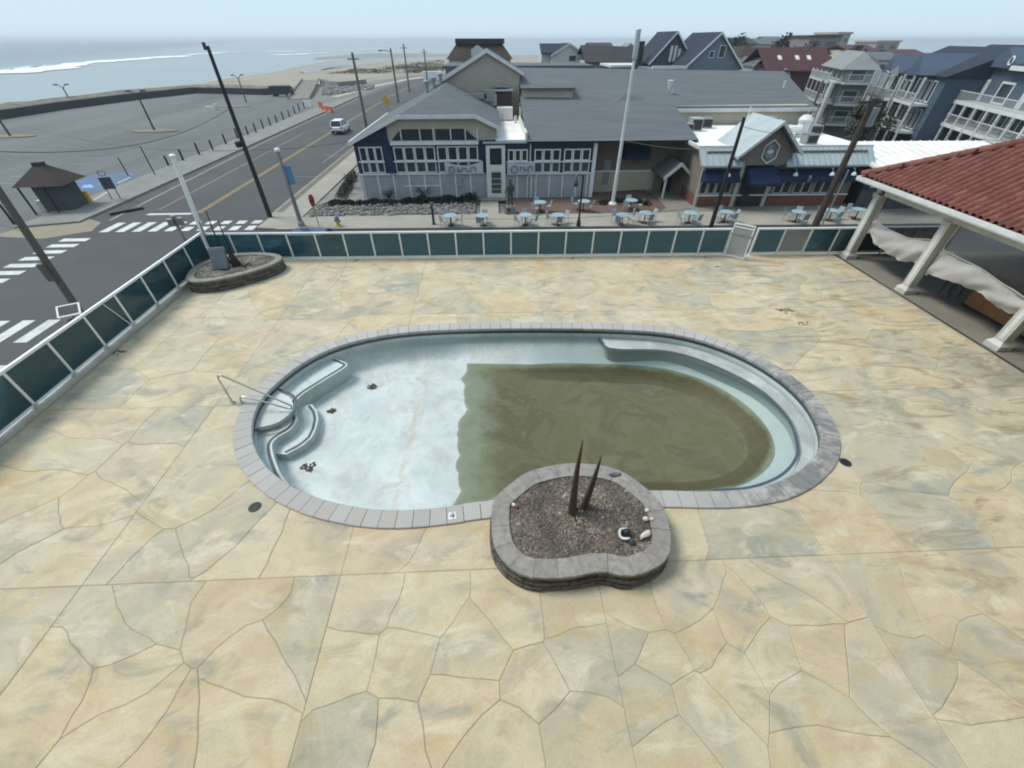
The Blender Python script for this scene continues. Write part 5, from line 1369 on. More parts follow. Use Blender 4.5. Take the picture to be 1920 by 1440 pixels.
# roof plant
def plant(name, x, y, w, d, h, mat, z=1.22):
    o = fp_.mb().box(x, x+w, y, y+d, z, z+h).build(name, mat, pb); fp_.mb().box(x+.06, x+w-.06, y-.012, y-.002, z+.12, z+h-.1).build('grille', M['black_metal'], o); return o
plant('condenser', .3, 6.5, .9, .9, .8, M['grey_metal']); plant('condenser', 1.6, 8.0, 1.0, 1.0, 1.0, M['roof_metal']); plant('condenser', 3.0, 9.6, 1.2, .9, .8, M['grey_metal'])
plant('condenser', 9.0, 9.2, 1.1, 1.0, .9, M['grey_metal']); plant('condenser', 8.4, 1.6, .9, .9, .7, M['grey_metal']); plant('condenser', 11.4, 6.0, 1.0, .8, .7, M['grey_metal'])
m = fp_.mb(); m.tube([(6.6,6.5,1.9),(8.4,8.2,1.9),(9.6,7.9,1.9)], .22, 8); m.build('duct', M['white'], pb)
m = fp_.mb(); m.tube([(7.2,4.0,1.7),(8.3,5.2,1.7),(9.6,4.6,1.9)], .28, 8); m.build('duct', M['white'], pb)
m = fp_.mb(); m.cyl(9.9,5.0,1.22,2.3,.45,.45,14); m.lathe(9.9,5.0,[(.5,2.3),(.55,2.5),(.3,2.8)],14); m.build('exhaust_fan', M['white'], pb)
m = fp_.mb(); m.cyl(7.0,9.0,1.22,3.0,.05,.05,8); m.build('vent_pipe', M['white'], pb)

# ---- white roofed annex right of the pub
an = empty('white_roofed_annex', (36, 36, G), 'long annex with a bright white ribbed roof beside the pub', 'building')
fn = Face(an, (29.4, 33.6, 0), -.02)
fn.box('wall', M['navy'], 0, 12, 0, 4.4, G-.02, .1); fn.box('lower_wall', M['dkgrey_siding'], 0, 12, -.05, 4.4, G, -1.6)
fn.mb().slab([(-.5,-1.6,.2),(12.5,-1.6,.2),(12.5,4.8,1.0),(-.5,4.8,1.0)], .18).build('roof', M['roof_white'], an, fix=True)
m = fn.mb()
for k in range(16): x = -.3+k*.8; m.add([(x,-1.6,.21),(x+.06,-1.6,.21),(x+.06,4.8,1.01),(x,4.8,1.01),(x,-1.6,.26),(x+.06,-1.6,.26),(x+.06,4.8,1.06),(x,4.8,1.06)], [(4,5,6,7),(0,4,7,3),(1,2,6,5),(0,1,5,4)])
m.build('roof_ribs', M['roof_white'], an)
for k in range(5): fn.window(.6+k*2.4, 2.2+k*2.4, -1.4, -.5, M['glass_dark'], M['trim'])

# ================================================================== HOUSES BEHIND
def body(f, wall, x0, x1, y0, y1, ze, name='wall'): return f.box(name, wall, x0, x1, y0, y1, G-.05, ze)
def gable_front(f, wall, x0, x1, y0, y1, ze, zr, name='wall'):
    xm = (x0+x1)/2; return f.mb().prismy([(x0,G),(x1,G),(x1,ze),(xm,zr),(x0,ze)], y0, y1).build(name, wall, f.par, fix=True)
def hip(f, mat, x0, x1, y0, y1, ze, zr, inx, iny, over=.4):
    A = [(x0-over,y0-over,ze),(x1+over,y0-over,ze),(x1+over,y1+over,ze),(x0-over,y1+over,ze)]; B = [(x0+inx,y0+iny,zr),(x1-inx,y0+iny,zr),(x1-inx,y1-iny,zr),(x0+inx,y1-iny,zr)]
    return f.mb().add(A+B, [(0,1,5,4),(1,2,6,5),(2,3,7,6),(3,0,4,7),(4,5,6,7),(3,2,1,0)]).build('roof', mat, f.par, fix=True)
# brown roofed beach house
h = empty('beach_house', (-1, 95, G), 'brown roofed beach house rising behind the restaurant gable against the sea', 'house')
f = Face(h, (0, 90, 0)); body(f, M['tan'], -6.6, 4.0, 0, 9, 5.0); hip(f, M['shingle_brown'], -6.6, 4.0, 0, 9, 5.0, 7.1, 1.4, 2.2)
f.mb().prism([(-5.4,1.6),(3.0,1.6),(3.0,7.4),(-5.4,7.4)], 7.0, 7.72).build('roof_top', M['shingle_brown'], h)
f.mb().prismy([(-2.7,5.0),(-.6,5.0),(-.6,6.3),(-1.65,6.9),(-2.7,6.3)], -.1, 2).build('dormer', M['house_white'], h, fix=True); f.window(-2.0,-1.3,5.6,6.3, M['glass_dark'], par=h, proud=.16)
for x in (-6.1, 2.4): f.window(x, x+1.2, 3.4, 4.6, M['glass_dark'])
# long slate shed behind
h = empty('flat_shed', (5, 76, G), 'long low slate blue flat roofed block behind the restaurant', 'building')
f = Face(h, (0, 74, 0)); a = vp(834,118,74); b = vp(1110,118,74)
body(f, M['bluegrey_siding'], a[0], b[0], 0, 9, 4.35); f.box('roof', M['shingle'], a[0]-.3, b[0]+.3, -.3, 9.3, 4.35, 4.75); f.box('dark_band', M['navy'], 2.6, b[0], -.06, -.002, 3.75, 4.2)  # navy band on the wall just below the roof edge
f.box('recess', M['navy'], a[0]+.8, a[0]+2.6, -.05, -.002, 3.3, 4.1)
# pale gabled cottage
h = empty('gabled_cottage', (15.5, 104, G), 'pale cottage with a navy roof and one dark window near the sea', 'house')
f = Face(h, (0, 100, 0)); gable_front(f, M['house_white'], 12.4, 18.9, 0, 9, 5.4, 7.0); gable(f, 'roof', M['shingle_navy'], 12.4, 18.9, 0, 9, 5.45, 7.08, .35, .14, 'y', trim=M['white'])
f.box('wing', M['house_white'], 10.6, 12.4, 2, 9, G, 5.6); f.mb().slab([(10.4,1.4,5.6),(15.6,1.4,5.6),(15.6,5.5,7.0),(10.4,5.5,7.0)], .14).build('wing_roof', M['shingle_navy'], h, fix=True)
f.window(15.6, 17.1, 4.3, 5.3, M['glass_mid'])
# dark roofed house with cream garage
h = empty('dark_roofed_house', (24.5, 96, G), 'dark roofed house with a cream garage wall behind the restaurant roof', 'house')
f = Face(h, (0, 92, 0)); body(f, M['cream'], 20.6, 27.6, 0, 10, 4.1); body(f, M['house_white'], 17.6, 20.6, .5, 10, 4.6, 'wing')
f.mb().slab([(17.2,-.5,4.55),(29.8,-.5,4.25),(29.8,5,6.5),(17.2,5,6.8)], .14).build('roof', M['shingle_dk'], h, fix=True); f.mb().slab([(17.2,5,6.8),(29.8,5,6.5),(29.8,10.5,4.3),(17.2,10.5,4.5)], .14).build('roof', M['shingle_dk'], h, fix=True)
f.mb().prismy([(24.0,5.2),(29.2,5.2),(26.6,7.1)], 5.2, 10).build('rear_gable', M['grey_siding'], h, fix=True)
f.window(18.2, 18.9, 3.3, 4.0, M['glass_dark']); f.box('garage_door', M['tan'], 21.4, 26.8, -.05, -.002, G, 3.4)
# small charcoal block with white fascia
h = empty('charcoal_block', (29.5, 84, G), 'charcoal flat roofed block with white edge beside the flagpole', 'building')
f = Face(h, (0, 82, 0)); a = vp(1148,120,82); b = vp(1212,120,82); body(f, M['dkgrey_siding'], a[0], b[0]+.6, 0, 8, 4.15); f.box('fascia', M['white'], a[0]-.2, b[0]+.8, -.2, 8.2, 4.15, 4.45)
f.window(a[0]+.3, a[0]+1.0, 2.2, 3.5, M['glass_mid'])
f.mb().prismy([(b[0]-.1,G),(b[0]+2.2,G),(b[0]+2.2,4.0),(b[0]+1.05,5.1),(b[0]-.1,4.0)], -1.5, 3).build('white_gable', M['house_white'], h, fix=True)
# blue grey twin gables
h = empty('charcoal_gable_house', (27.0, 84, G), 'charcoal house with a steep gable and four narrow white windows', 'house')
f = Face(h, (0, 78, 0)); gable_front(f, M['dkgrey_siding'], 24.7, 31.2, 0, 9, 5.0, 8.3); gable(f, 'roof', M['shingle_navy'], 24.7, 31.2, 0, 9, 5.1, 8.55, .3, .14, 'y', trim=M['trim'])
for k in range(4): f.window(27.4+k*.62, 27.78+k*.62, 5.0+.0*k, 6.9-.35*max(0, k-1), M['trim'], M['white'])
f.box('chimney', M['shingle_dk'], 23.2, 24.0, 2, 3, G, 7.4)
h = empty('blue_grey_gable_house', (33, 76, G), 'large blue grey house with a broad white edged gable', 'house')
f = Face(h, (0, 72, 0)); gable_front(f, M['bluegrey_siding'], 27.9, 35.9, 0, 10, 4.6, 8.15); gable(f, 'roof', M['shingle_navy'], 27.9, 35.9, 0, 10, 4.75, 8.4, .35, .14, 'y', trim=M['trim'])
f.window(30.9, 31.6, 5.6, 6.4, M['glass_mid'], M['trim']); f.window(32.2, 33.1, 5.6, 7.0, M['glass_mid'], M['trim'])
for k in range(5): f.window(24.2+k*1.45, 24.9+k*1.45, 3.2, 4.0, M['glass_mid'], M['trim'], proud=.06, name='window') if k > 2 else None
f.box('porch_wall', M['bluegrey_siding'], 23.4, 27.9, .2, 9, G, 4.4); f.box('porch_fascia', M['white'], 23.2, 28.2, -.2, 0.19, 4.4, 4.75)
for k in range(3): f.mb().box(23.9+k*1.3, 24.5+k*1.3, .14, .199, 3.2, 4.0).build('porch_window', M['house_white'], h)
# yellow cottage
h = empty('yellow_cottage', (44, 100, G), 'small yellow cottage between the blue gable and the maroon house', 'house')
f = Face(h, (0, 96, 0)); a = vp(1386,120,96); b = vp(1418,120,96); body(f, M['cream'], a[0], b[0], 0, 7, 5.2); hip(f, M['shingle_brown'], a[0], b[0], 0, 7, 5.2, 6.6, 1.0, 2.0)
f.window(a[0]+1.0, a[0]+1.7, 2.6, 3.4, M['glass_dark']); f.box('balcony', M['wood_brown'], a[0]-.2, b[0]+.2, -.5, 0, 3.6, 3.8)
h = empty('pale_porch_house', (45, 88, G), 'pale two level porch house in front of the yellow cottage', 'house')
f = Face(h, (0, 86, 0)); a = vp(1412,130,86); b = vp(1434,130,86); body(f, M['house_white'], a[0], b[0], 0, 6, 4.4); gable(f, 'roof', M['shingle'], a[0], b[0], 0, 6, 4.4, 5.3, .3, .12, 'y', trim=M['white'])
f.rail(a[0], b[0], -.4, 2.6, 3.3, M['white']); f.box('balcony_floor', M['trim'], a[0], b[0], -.5, 0, 2.5, 2.6)
# maroon house
h = empty('maroon_house', (47, 90, G), 'maroon house with three bright skylights in its long roof', 'house')
f = Face(h, (0, 82, 0)); a = vp(1440,130,82); b = vp(1560,130,82); body(f, M['maroon'], a[0], b[0], 0, 9, 3.9); gable(f, 'roof', M['shingle_maroon'], a[0], b[0], 0, 9, 4.0, 6.6, .5, .14, 'x', trim=M['maroon'])
for px_ in (1464, 1497, 1519):
    q = vp(px_, 100, 84.2); f.mb().add([(q[0]-.3,1.7,4.98),(q[0]+.3,1.7,4.98),(q[0]+.3,2.5,5.48),(q[0]-.3,2.5,5.48),(q[0]-.3,1.7,5.12),(q[0]+.3,1.7,5.12),(q[0]+.3,2.5,5.6),(q[0]-.3,2.5,5.6)], [(4,5,6,7),(0,1,5,4),(0,4,7,3),(1,2,6,5),(2,3,7,6)]).build('skylight', M['white'], h)
q = vp(1470, 135, 82); f.mb().prismy([(q[0]-1.2,1.0),(q[0]+1.2,1.0),(q[0]+1.2,3.0),(q[0]+.7,3.7),(q[0],4.0),(q[0]-.7,3.7),(q[0]-1.2,3.0)], -.25, -.002).build('arched_surround', M['house_white'], h, fix=True)
f.box('arch_opening', M['glass_dark'], q[0]-.75, q[0]+.75, -.30, -.251, 1.0, 3.0)
# ---- stacked balcony houses along the right hand street
DX, DY = -.365, -.931
RZH = math.atan2(DY, DX)
def zpx(O, x, py): return hgt(O[0]+DX*x, O[1]+DY*x, py, -4, 16)
# grey one
O = (47.4, 70.6, 0)
h = empty('grey_balcony_house', (O[0], O[1], G), 'grey three level house with stacked white balconies behind the pub roof', 'house')
f = Face(h, O, RZH); L = 10.5
body(f, M['grey_siding'], 0, L, 0, 3.0, 4.9)
f.mb().add([(-.4,-.6,4.8),(L+.4,-.6,4.8),(L-1.5,1.5,6.5),(1.0,1.5,6.5),(L+.4,3.6,4.8),(-.4,3.6,4.8)], [(0,1,2,3),(1,4,2),(4,5,3,2),(5,0,3),(0,5,4,1)]).build('roof', M['grey_siding'], h, fix=True)
for k, z in enumerate((-.7, 1.4, 3.55)):
    d = f.box('balcony_floor', M['house_white'], -.3, L+.1, -1.5, 0, z-.16, z); f.rail(-.3, L+.1, -1.46, z+.02, z+.85, M['house_white'], d, .22)
    if z < 4.9:
        for j in range(4): x = .5+j*2.5; f.window(x, x+1.5, z+.15, z+1.6 if k < 2 else z+1.2, M['glass_dark'], M['house_white'], .10)
for j in range(5): x = -.25+j*2.6; f.box('balcony_post', M['house_white'], x, x+.14, -1.48, -1.34, -2.9, 4.6)
for j in range(4): x = .5+j*2.5; f.window(x, x+1.6, -2.8, -1.0, M['glass_dark'], M['house_white'], .10)
fe_ = Face(h, (O[0]+DX*L, O[1]+DY*L, 0), RZH+math.pi/2)
for k, z in enumerate((-.7, 1.4, 3.55)):
    d = fe_.box('end_balcony_floor', M['house_white'], 0, 3.1, -1.3, 0, z-.16, z); fe_.rail(0, 3.1, -1.26, z+.02, z+.85, M['house_white'], d, .22)
    for j in range(1): fe_.window(.6, 2.3, z+.1, z+1.4, M['glass_mid'], M['house_white'], .1)
f.box('side_stair', M['house_white'], L-.3, L+1.2, -1.2, -.9, -2.9, 3.6)
# blue pair in the middle
O2 = (52.2, 64.6, 0)
h = empty('blue_balcony_house', (O2[0], O2[1], G), 'slate blue house with tall white balcony bays and a white sun sail', 'house')
f = Face(h, O2, RZH); L = 9.0
body(f, M['blue_siding'], 0, L, 0, 10, 4.6)
f.mb().prismx([(-.4,4.4),(10.4,4.4),(5,7.0)], -.3, L+.3).build('roof', M['shingle_navy'], h, fix=True)
f.mb().prismy([(1.0,4.4),(4.6,4.4),(2.8,6.2)], -1.2, 4).build('cross_gable', M['blue_siding'], h, fix=True)
for z in (-.4, 2.1):
    d = f.box('balcony_floor', M['house_white'], -.2, L, -1.5, 0, z-.2, z); f.rail(-.2, L, -1.45, z, z+.9, M['house_white'], d, .22)
    for j, (x, w) in enumerate(((.4,1.0),(1.8,1.2),(3.6,1.6),(5.8,1.1),(7.3,1.2))): f.window(x, x+w, z+.1, z+1.9, M['glass_dark'], M['white'], .12)
for j in range(5): x = -.2+j*2.25; f.box('balcony_post', M['white'], x, x+.2, -1.5, -1.32, -3, 4.4)
f.box('white_panel', M['house_white'], 4.9, 5.7, -1.3, -1.1, 2.1, 4.3)
f.mb().add([(3.6,-1.6,4.7),(8.6,-1.7,4.3),(8.9,-2.2,5.3),(6,-2.0,4.55)], [(0,3,1),(3,2,1)]).build('sun_sail', M['white'], h)
f.mb().prismy([(8.0,G),(9.6,G),(11.6,-.6),(10.0,-.6)], -3.2, -2.0).build('stair', M['grey_panel'], h, fix=True)
h = empty('blue_bay_house', (O2[0]+DX*9.6, O2[1]+DY*9.6, G), 'slate blue house with white railed bays right of the sun sail', 'house')
f = Face(h, (O2[0]+DX*9.6, O2[1]+DY*9.6, 0), RZH); L = 7.0
body(f, M['blue_siding'], 0, L, 0, 10, 4.8); f.mb().prismx([(-.4,4.7),(10.4,4.7),(5,7.2)], -.3, L+.3).build('roof', M['shingle_navy'], h, fix=True)
f.mb().prismy([(.6,4.7),(4.4,4.7),(2.5,6.5)], -1.6, 4).build('cross_gable', M['blue_siding'], h, fix=True)
for z in (-.2, 2.3):
    d = f.box('balcony_floor', M['white'], .2, L-1.2, -1.5, 0, z-.2, z); f.rail(.2, L-1.2, -1.45, z, z+.9, M['house_white'], d, .22)
    for j in range(4): x = .5+j*1.3; f.window(x, x+.95, z+.1, z+2.0, M['glass_dark'], M['white'], .12)
for j in range(3): x = .2+j*2.7; f.box('balcony_post', M['white'], x, x+.18, -1.5, -1.34, -3, 4.6)
f.box('garage_opening', M['black_metal'], .4, L-.6, -.05, -.002, G, -.6)
# near blue house
O3 = (49.6, 49.2, 0)
h = empty('blue_corner_house', (O3[0], O3[1], G), 'large slate blue corner house with two long white balconies', 'house')
f = Face(h, O3, RZH); L = 16.0
zf = zpx(O3, 1.0, 188); zl = zpx(O3, .6, 229); zt = zpx(O3, 4.0, 120)
body(f, M['blue_siding'], -.5, L, 0, 12, zt)
f.mb().prismx([(-.5,zt-.1),(12.5,zt-.1),(6,zt+1.5)], -.9, L+.3).build('roof', M['shingle_navy'], h, fix=True)
for x0, x1 in ((.8, 5.4), (8.0, 13.0)): f.mb().prismy([(x0,zt-.3),(x1,zt-.3),((x0+x1)/2,zt+1.2)], -.5, 5).build('cross_gable', M['blue_siding'], h, fix=True)
for k in range(5): f.box('eave_step', M['white'], -.6+k*.35, 1.0+k*.5, -.55, -.5, zt-.35+k*.16, zt-.12+k*.16) if k < 2 else None
for x0, x1 in ((-.6, .9), (5.2, 8.2), (12.8, 16)): f.box('eave_board', M['white'], x0, x1, -.62, -.5, zt-.4, zt-.08)
for z, y1 in ((zf, -1.7), (zl, -1.7)):
    d = f.box('balcony_floor', M['white'], -.4, L, y1, 0, z-.25, z); f.rail(-.4, L, y1+.05, z, z+.85, M['house_white'], d, .24)
for x, w in ((.3,.6),(1.5,.6),(4.2,2.2),(8.3,.7),(11,1.2)): f.window(x, x+w, zf+.05, zf+1.75, M['glass_mid'] if w > 2 else M['house_white'], M['white'], .16)
for x in (.3, 2.4, 4.5, 6.6, 8.7, 11.2): f.window(x, x+1.7, zl+.05, zf-.35, M['glass_mid'], M['white'], .12)
for j in range(8): x = -.4+j*2.1; f.box('balcony_post', M['white'], x, x+.18, -1.7, -1.52, G, zf-.25)
f.mb().tube([(4.6+.32*math.cos(6.283*k/14), -.56, zt+.25+.32*math.sin(6.283*k/14)) for k in range(14)], .06, 6, closed=True).build('round_vent', M['trim'], h)
for x in (.5, 5.0, 9.5): f.box('garage_opening', M['dkgrey_siding'], x, x+3.6, -.05, -.002, G, zl-.5)
# ---- far buildings on the skyline
def far_block(label, px0, px1, py_top, Y, wall, roof, rows=0, kind='hotel', name='far_building', hgt_roof=.0):
    a, b = vp(px0, py_top, Y), vp(px1, py_top, Y); h = empty(name, ((a[0]+b[0])/2, Y+8, G), label, kind)
    f = Face(h, (0, Y, 0)); zt = a[2]-hgt_roof; body(f, wall, a[0], b[0], 0, 16, zt)
    if hgt_roof: gable(f, 'roof', roof, a[0], b[0], 0, 16, zt, zt+hgt_roof, .8, .3, 'x')
    else: f.box('roof', roof, a[0]-.5, b[0]+.5, -.5, 16.5, zt, zt+.7)
    for r in range(rows):
        z = zt-1.6-r*3.2; n_ = max(2, int((b[0]-a[0])/7))
        for k in range(n_): x = a[0]+(b[0]-a[0])*(k+.2)/n_; f.window(x, x+(b[0]-a[0])/n_*.6, z-1.2, z+.6, M['glass_mid'], wall, .2, .15)
    return f
f = far_block('distant mauve hotel block with a roof terrace on the skyline', 1519, 1576, 70, 210, plain('mauve_render', (.22,.19,.20), (.18,.155,.165), .2, .9), M['shingle_brown'], 2)
far_block('distant tan hotel tower beside the mauve block', 1572, 1596, 64, 218, M['tan'], M['tan'], 3)
far_block('distant pinkish stepped hotel right of the mauve block', 1645, 1688, 79, 260, plain('pink_render', (.33,.27,.24), (.28,.23,.21), .2, .9), M['tan'], 2)
for k, (a, b, y, Y, w, r, lab) in enumerate(((1388,1420,70,190,'grey_siding','shingle_dk','distant grey house directly right of the blue gable'), (1412,1450,72,215,'house_white','shingle','distant pale house above the yellow cottage'), (1445,1475,68,235,'cream','shingle','distant cream house above the left end of the maroon roof'), (1478,1520,74,240,'house_white','shingle_brown','distant white house between maroon roof and mauve hotel'), (1600,1650,84,190,'cream','shingle_maroon','distant cream house with a red roof behind the grey balconies'), (1690,1745,93,180,'house_white','shingle_maroon','distant white house with a red roof left of the blue corner house'), (1655,1700,98,150,'house_white','shingle','pale flat house above the white sun sail'), (1110,1150,80,230,'grey_siding','shingle_dk','distant grey gabled house left of the flagpole top'))):
    far_block(lab, a, b, y, Y, M[w], M[r], 1, 'house', 'far_house', 1.6)
# distant trees between the houses
def tree(name, label, x, y, z0, hgt_, rad, mat, seed, n=900, group=None, leaf=.16, trunk=.16):
    t_ = empty(name, (x, y, z0), label, 'tree', group); r = random.Random(seed); m = MB()
    th = hgt_*.42; m.tube([(x, y, z0-.05), (x+.05, y, z0+th*.5), (x+.12, y+.05, z0+th)], trunk, 8, trunk*.6)
    tips = []
    for k in range(6):
        a = k*1.05+r.random(); q = Vector((x+math.cos(a)*rad*.6, y+math.sin(a)*rad*.6, z0+th+(hgt_-th)*r.uniform(.3, .8))); tips.append(q)
        m.tube([(x+.1, y+.04, z0+th*.85), tuple((Vector((x, y, z0+th))+q)/2+Vector((0, 0, .15))), tuple(q)], trunk*.42, 6, trunk*.12)
    m.build('trunk', M['bark'], t_)
    m = MB(); cl_ = [(Vector((x, y, z0+hgt_*.66))+Vector((r.gauss(0, .42)*rad, r.gauss(0, .42)*rad, r.gauss(0, .20)*hgt_)), r.uniform(.3, .55)*rad) for _ in range(16)]
    for k in range(n):
        c, cr = r.choice(cl_); d = Vector((r.gauss(0, 1), r.gauss(0, 1), r.gauss(0, 1))); d.normalize(); o = c+d*cr*r.random()**.4
        u = Vector((r.gauss(0, 1), r.gauss(0, 1), r.gauss(0, .6))).normalized()*leaf; w = u.cross(Vector((r.gauss(0, 1), r.gauss(0, 1), r.gauss(0, 1)))).normalized()*leaf*.6
        m.add([o-u, o+w, o+u, o-w], [(0,1,2,3)])
    m.build('crown', mat, t_); return t_
x, y = 43.6, 53.6
tree('evergreen_tree', 'bushy grey green tree standing before the balcony houses', x, y, G, 5.6, 1.5, M['leaf'], 3, 2600, leaf=.17, trunk=.2)
for k, (px, py, Y, lab) in enumerate(((1385,76,170,'far dark tree right of the blue gable'),(1462,82,150,'far dark tree above the maroon roof'),(1500,86,150,'far dark tree left of the mauve hotel'),(1610,90,170,'far dark tree right of the tan tower'),(1400,90,140,'far dark tree above the yellow cottage'),(1548,95,140,'far dark tree below the mauve hotel'))):
    q = vp(px, py, Y); tree('far_tree', lab, q[0], Y, G, q[2]-G+.6, 3.2, M['leaf_dark'], 40+k, 500, 'trees on the skyline', .5, .25)
tree('street_tree', 'small dark tree at the left end of the balcony houses', *gp(1500, 215, G)[:2], G, 3.8, 1.0, M['leaf_dark'], 77, 500, None, .2)
# dune brush and beach access
m = MB(); r = random.Random(12)
for k in range(5200):
    f_ = r.random(); px = r.uniform(600, 832); py = r.uniform(112, 138)
    if py > 147-.085*(px-600)+6: continue
    if py < 139-.125*(px-600)*.9: continue
    x, y, _ = gp(px, py, G); s_ = r.uniform(.2, .55)*(.4+1.2*max(0, noise.noise(Vector((x*.09, y*.05, 0)))+.35))
    for b in range(4):
        u = Vector((r.gauss(0,1), r.gauss(0,1), r.gauss(0,.5)))*s_*.7; v = Vector((r.gauss(0,1), r.gauss(0,1), r.gauss(0,.5)))*s_*.6; o = Vector((x+r.gauss(0,.6), y+r.gauss(0,1.5), G+s_*r.random()))
        m.add([o-u, o+v, o+u], [(0,1,2)])
tag(m.build('dune_brush', M['dune']), 'low brown dune brush beyond the bend of the road', 'dune brush', kind='stuff')
m = MB(); r = random.Random(13)
for k in range(420):
    px = r.uniform(605, 700); py = r.uniform(160, 178)
    if py > 188-.15*(px-560): continue
    x, y, _ = gp(px, py, G); m.blob((x, y, G), r.uniform(.25, .8), 6, 4, .3, k, (1, 1, .7))
tag(m.build('verge_rocks', M['rock']), 'scatter of grey rocks beside the bend of the road', 'rocks', kind='stuff')
wk = empty('beach_walkway', (-46, 138, G), 'pale plank ramp leading from the car park up to the beach', 'walkway')
p0, p1 = Vector((-43.8, 117.5, G+.02)), Vector((-54.5, 160, G+1.0)); d = p1-p0; ang = math.atan2(d.y, d.x)
for k in range(40):
    q = p0+d*(k/40); MB(tuple(q), ang).box(.03, 1.03, -2.4, 2.4, 0, .08).build('plank', M['wood_grey'], wk)
for s_ in (-2.4, 2.4): MB(tuple(p0), ang).add([(0,s_-.06,.08),(44,s_-.06,1.08),(44,s_+.06,1.08),(0,s_+.06,.08),(0,s_-.06,.55),(44,s_-.06,1.55),(44,s_+.06,1.55),(0,s_+.06,.55)], [(0,1,5,4),(3,7,6,2),(4,5,6,7)]).build('side_board', M['wood_grey'], wk)
ret = empty('retaining_wall', (-42, 165, G), 'low dark rock wall right of the beach ramp', 'wall')
q0 = densify([(-52,160),(-46,150),(-43,148),(-38,156)], 2, .4, .3); vs = []; fs = []
for x, y in q0: vs += [(x, y, G-.05), (x+.1, y+.2, G+1.2), (x+.8, y+1.6, G+1.25), (x+1, y+2, G-.05)]
for i in range(len(q0)-1):
    for k in range(3): fs.append((4*i+k, 4*i+4+k, 4*i+5+k, 4*i+1+k))
MB().add(vs, fs).build('wall', M['rock'], ret, fix=True)

# ================================================================== STREET THINGS
def car(name, label, loc, rz, paint, suv, group=None):
    c = empty(name, (0, 0, 0), label, 'car', group)
    L, Wd = (4.5, .92) if suv else (4.6, .89); zb = .30; belt = 1.02 if suv else .92; top = 1.70 if suv else 1.42
    # stations along x: (x, half width, bottom, shoulder)
    st = [(-L/2, Wd*.80, .48, belt-.14), (-L/2+.12, Wd*.94, .32, belt-.02), (-L/2+.7, Wd, .26, belt), (0, Wd, .24, belt), (L/2-1.1, Wd, .26, belt-.05), (L/2-.35, Wd*.95, .30, belt-.16), (L/2, Wd*.76, .46, belt-.30)]
    vs = []; fs = []
    for x, w, b, s_ in st: vs += [(x,-w*.9,b),(x,-w,b+.18),(x,-w,s_-.12),(x,-w*.9,s_),(x,w*.9,s_),(x,w,s_-.12),(x,w,b+.18),(x,w*.9,b)]
    for i in range(len(st)-1):
        for k in range(8): fs.append((8*i+k, 8*i+(k+1) % 8, 8*i+8+(k+1) % 8, 8*i+8+k))
    fs += [list(range(8))[::-1], [8*(len(st)-1)+k for k in range(8)]]
    MB().add(vs, fs).build('body', paint, c, smooth=False, fix=True)
    xr, xf = (-L/2+.12, L/2-1.25) if suv else (-L/2+.55, L/2-1.35); tr, tf = (xr+.35, xf-.75) if suv else (xr+.75, xf-.85)
    B = [(xr,-Wd*.86,belt-.02),(xf,-Wd*.86,belt-.06),(xf,Wd*.86,belt-.06),(xr,Wd*.86,belt-.02)]; T = [(tr,-Wd*.68,top-.05),(tf,-Wd*.68,top-.05),(tf,Wd*.68,top-.05),(tr,Wd*.68,top-.05)]
    MB().add(B+T, [(0,1,5,4),(1,2,6,5),(2,3,7,6),(3,0,4,7),(4,5,6,7)]).build('windows', M['glass_dark'], c, fix=True)
    rf = MB().add([(x*1.0, y*1.02, z+.004) for x, y, z in T]+[(x*.97, y*.9, top) for x, y, z in T], [(0,1,5,4),(1,2,6,5),(2,3,7,6),(3,0,4,7),(4,5,6,7)]).build('roof', paint, c, fix=True)
    for s_ in (-1, 1):
        for (a, b) in ((0,4),(1,5)):
            p, q = Vector(B[a]), Vector(T[b-4]); p.y *= s_; q.y *= s_; MB().tube([tuple(p), tuple(q)], .045, 5).build('pillar', paint, c)
        m_ = (xr+xf)/2; MB().tube([(m_, s_*Wd*.865, belt-.03), (m_-.05, s_*Wd*.69, top-.05)], .045, 5).build('pillar', paint, c)
    for x in (-L/2+.85, L/2-.9):
        for s_ in (-1, 1):
            w = MB().tube([(x, s_*(Wd-.20), .33), (x, s_*(Wd+.01), .33)], .33, 16).build('wheel', M['rubber'], c)
            MB().tube([(x, s_*(Wd-.02), .33), (x, s_*(Wd+.022), .33)], .20, 10).build('rim', M['grey_metal'], w)
    for s_ in (-1, 1):
        y0, y1 = sorted((s_*Wd*.55, s_*Wd*.86)); MB().box(L/2-.16, L/2-.02, y0, y1, belt-.42, belt-.26).build('headlight', M['lamp_clear'], c)
        y0, y1 = sorted((s_*Wd*.62, s_*Wd*.9)); MB().box(-L/2-.015, -L/2+.14, y0, y1, belt-.28, belt-.06).build('tail_light', M['lamp_red'], c)
        MB().box(xf-.15, xf+.02, *sorted((s_*Wd*.9, s_*Wd*1.12)), belt-.02, belt+.12).build('wing_mirror', paint, c)
    MB().box(-L/2-.03, -L/2+.05, -Wd*.85, Wd*.85, .34, .52).build('bumper', M['rubber'], c); MB().box(L/2-.06, L/2+.02, -Wd*.7, Wd*.7, .34, .5).build('bumper', M['rubber'], c)
    MB().box(-L/2-.02, -L/2+.02, -.26, .26, .62, .74).build('number_plate', M['white'], c)
    c.location = loc; c.rotation_euler = (0, 0, rz); return c
car('white_suv', 'white suv driving away along the seafront road', (-22.0, 72.0, G+.01), R(91), M['car_white'], True)
car('blue_car', 'dark blue car waiting in the side street behind the glass fence', (-11.9, 25.6, G+.01), R(176), M['car_blue'], True)
car('parked_white_car', 'white car parked under the balcony houses at the right', (*gp(1742, 268, G)[:2], G+.01), R(70), M['car_white'], False)
car('parked_dark_car', 'dark car parked beneath the blue balcony house by the tree', (*gp(1655, 243, G)[:2], G+.01), R(70), M['car_blue'], False)
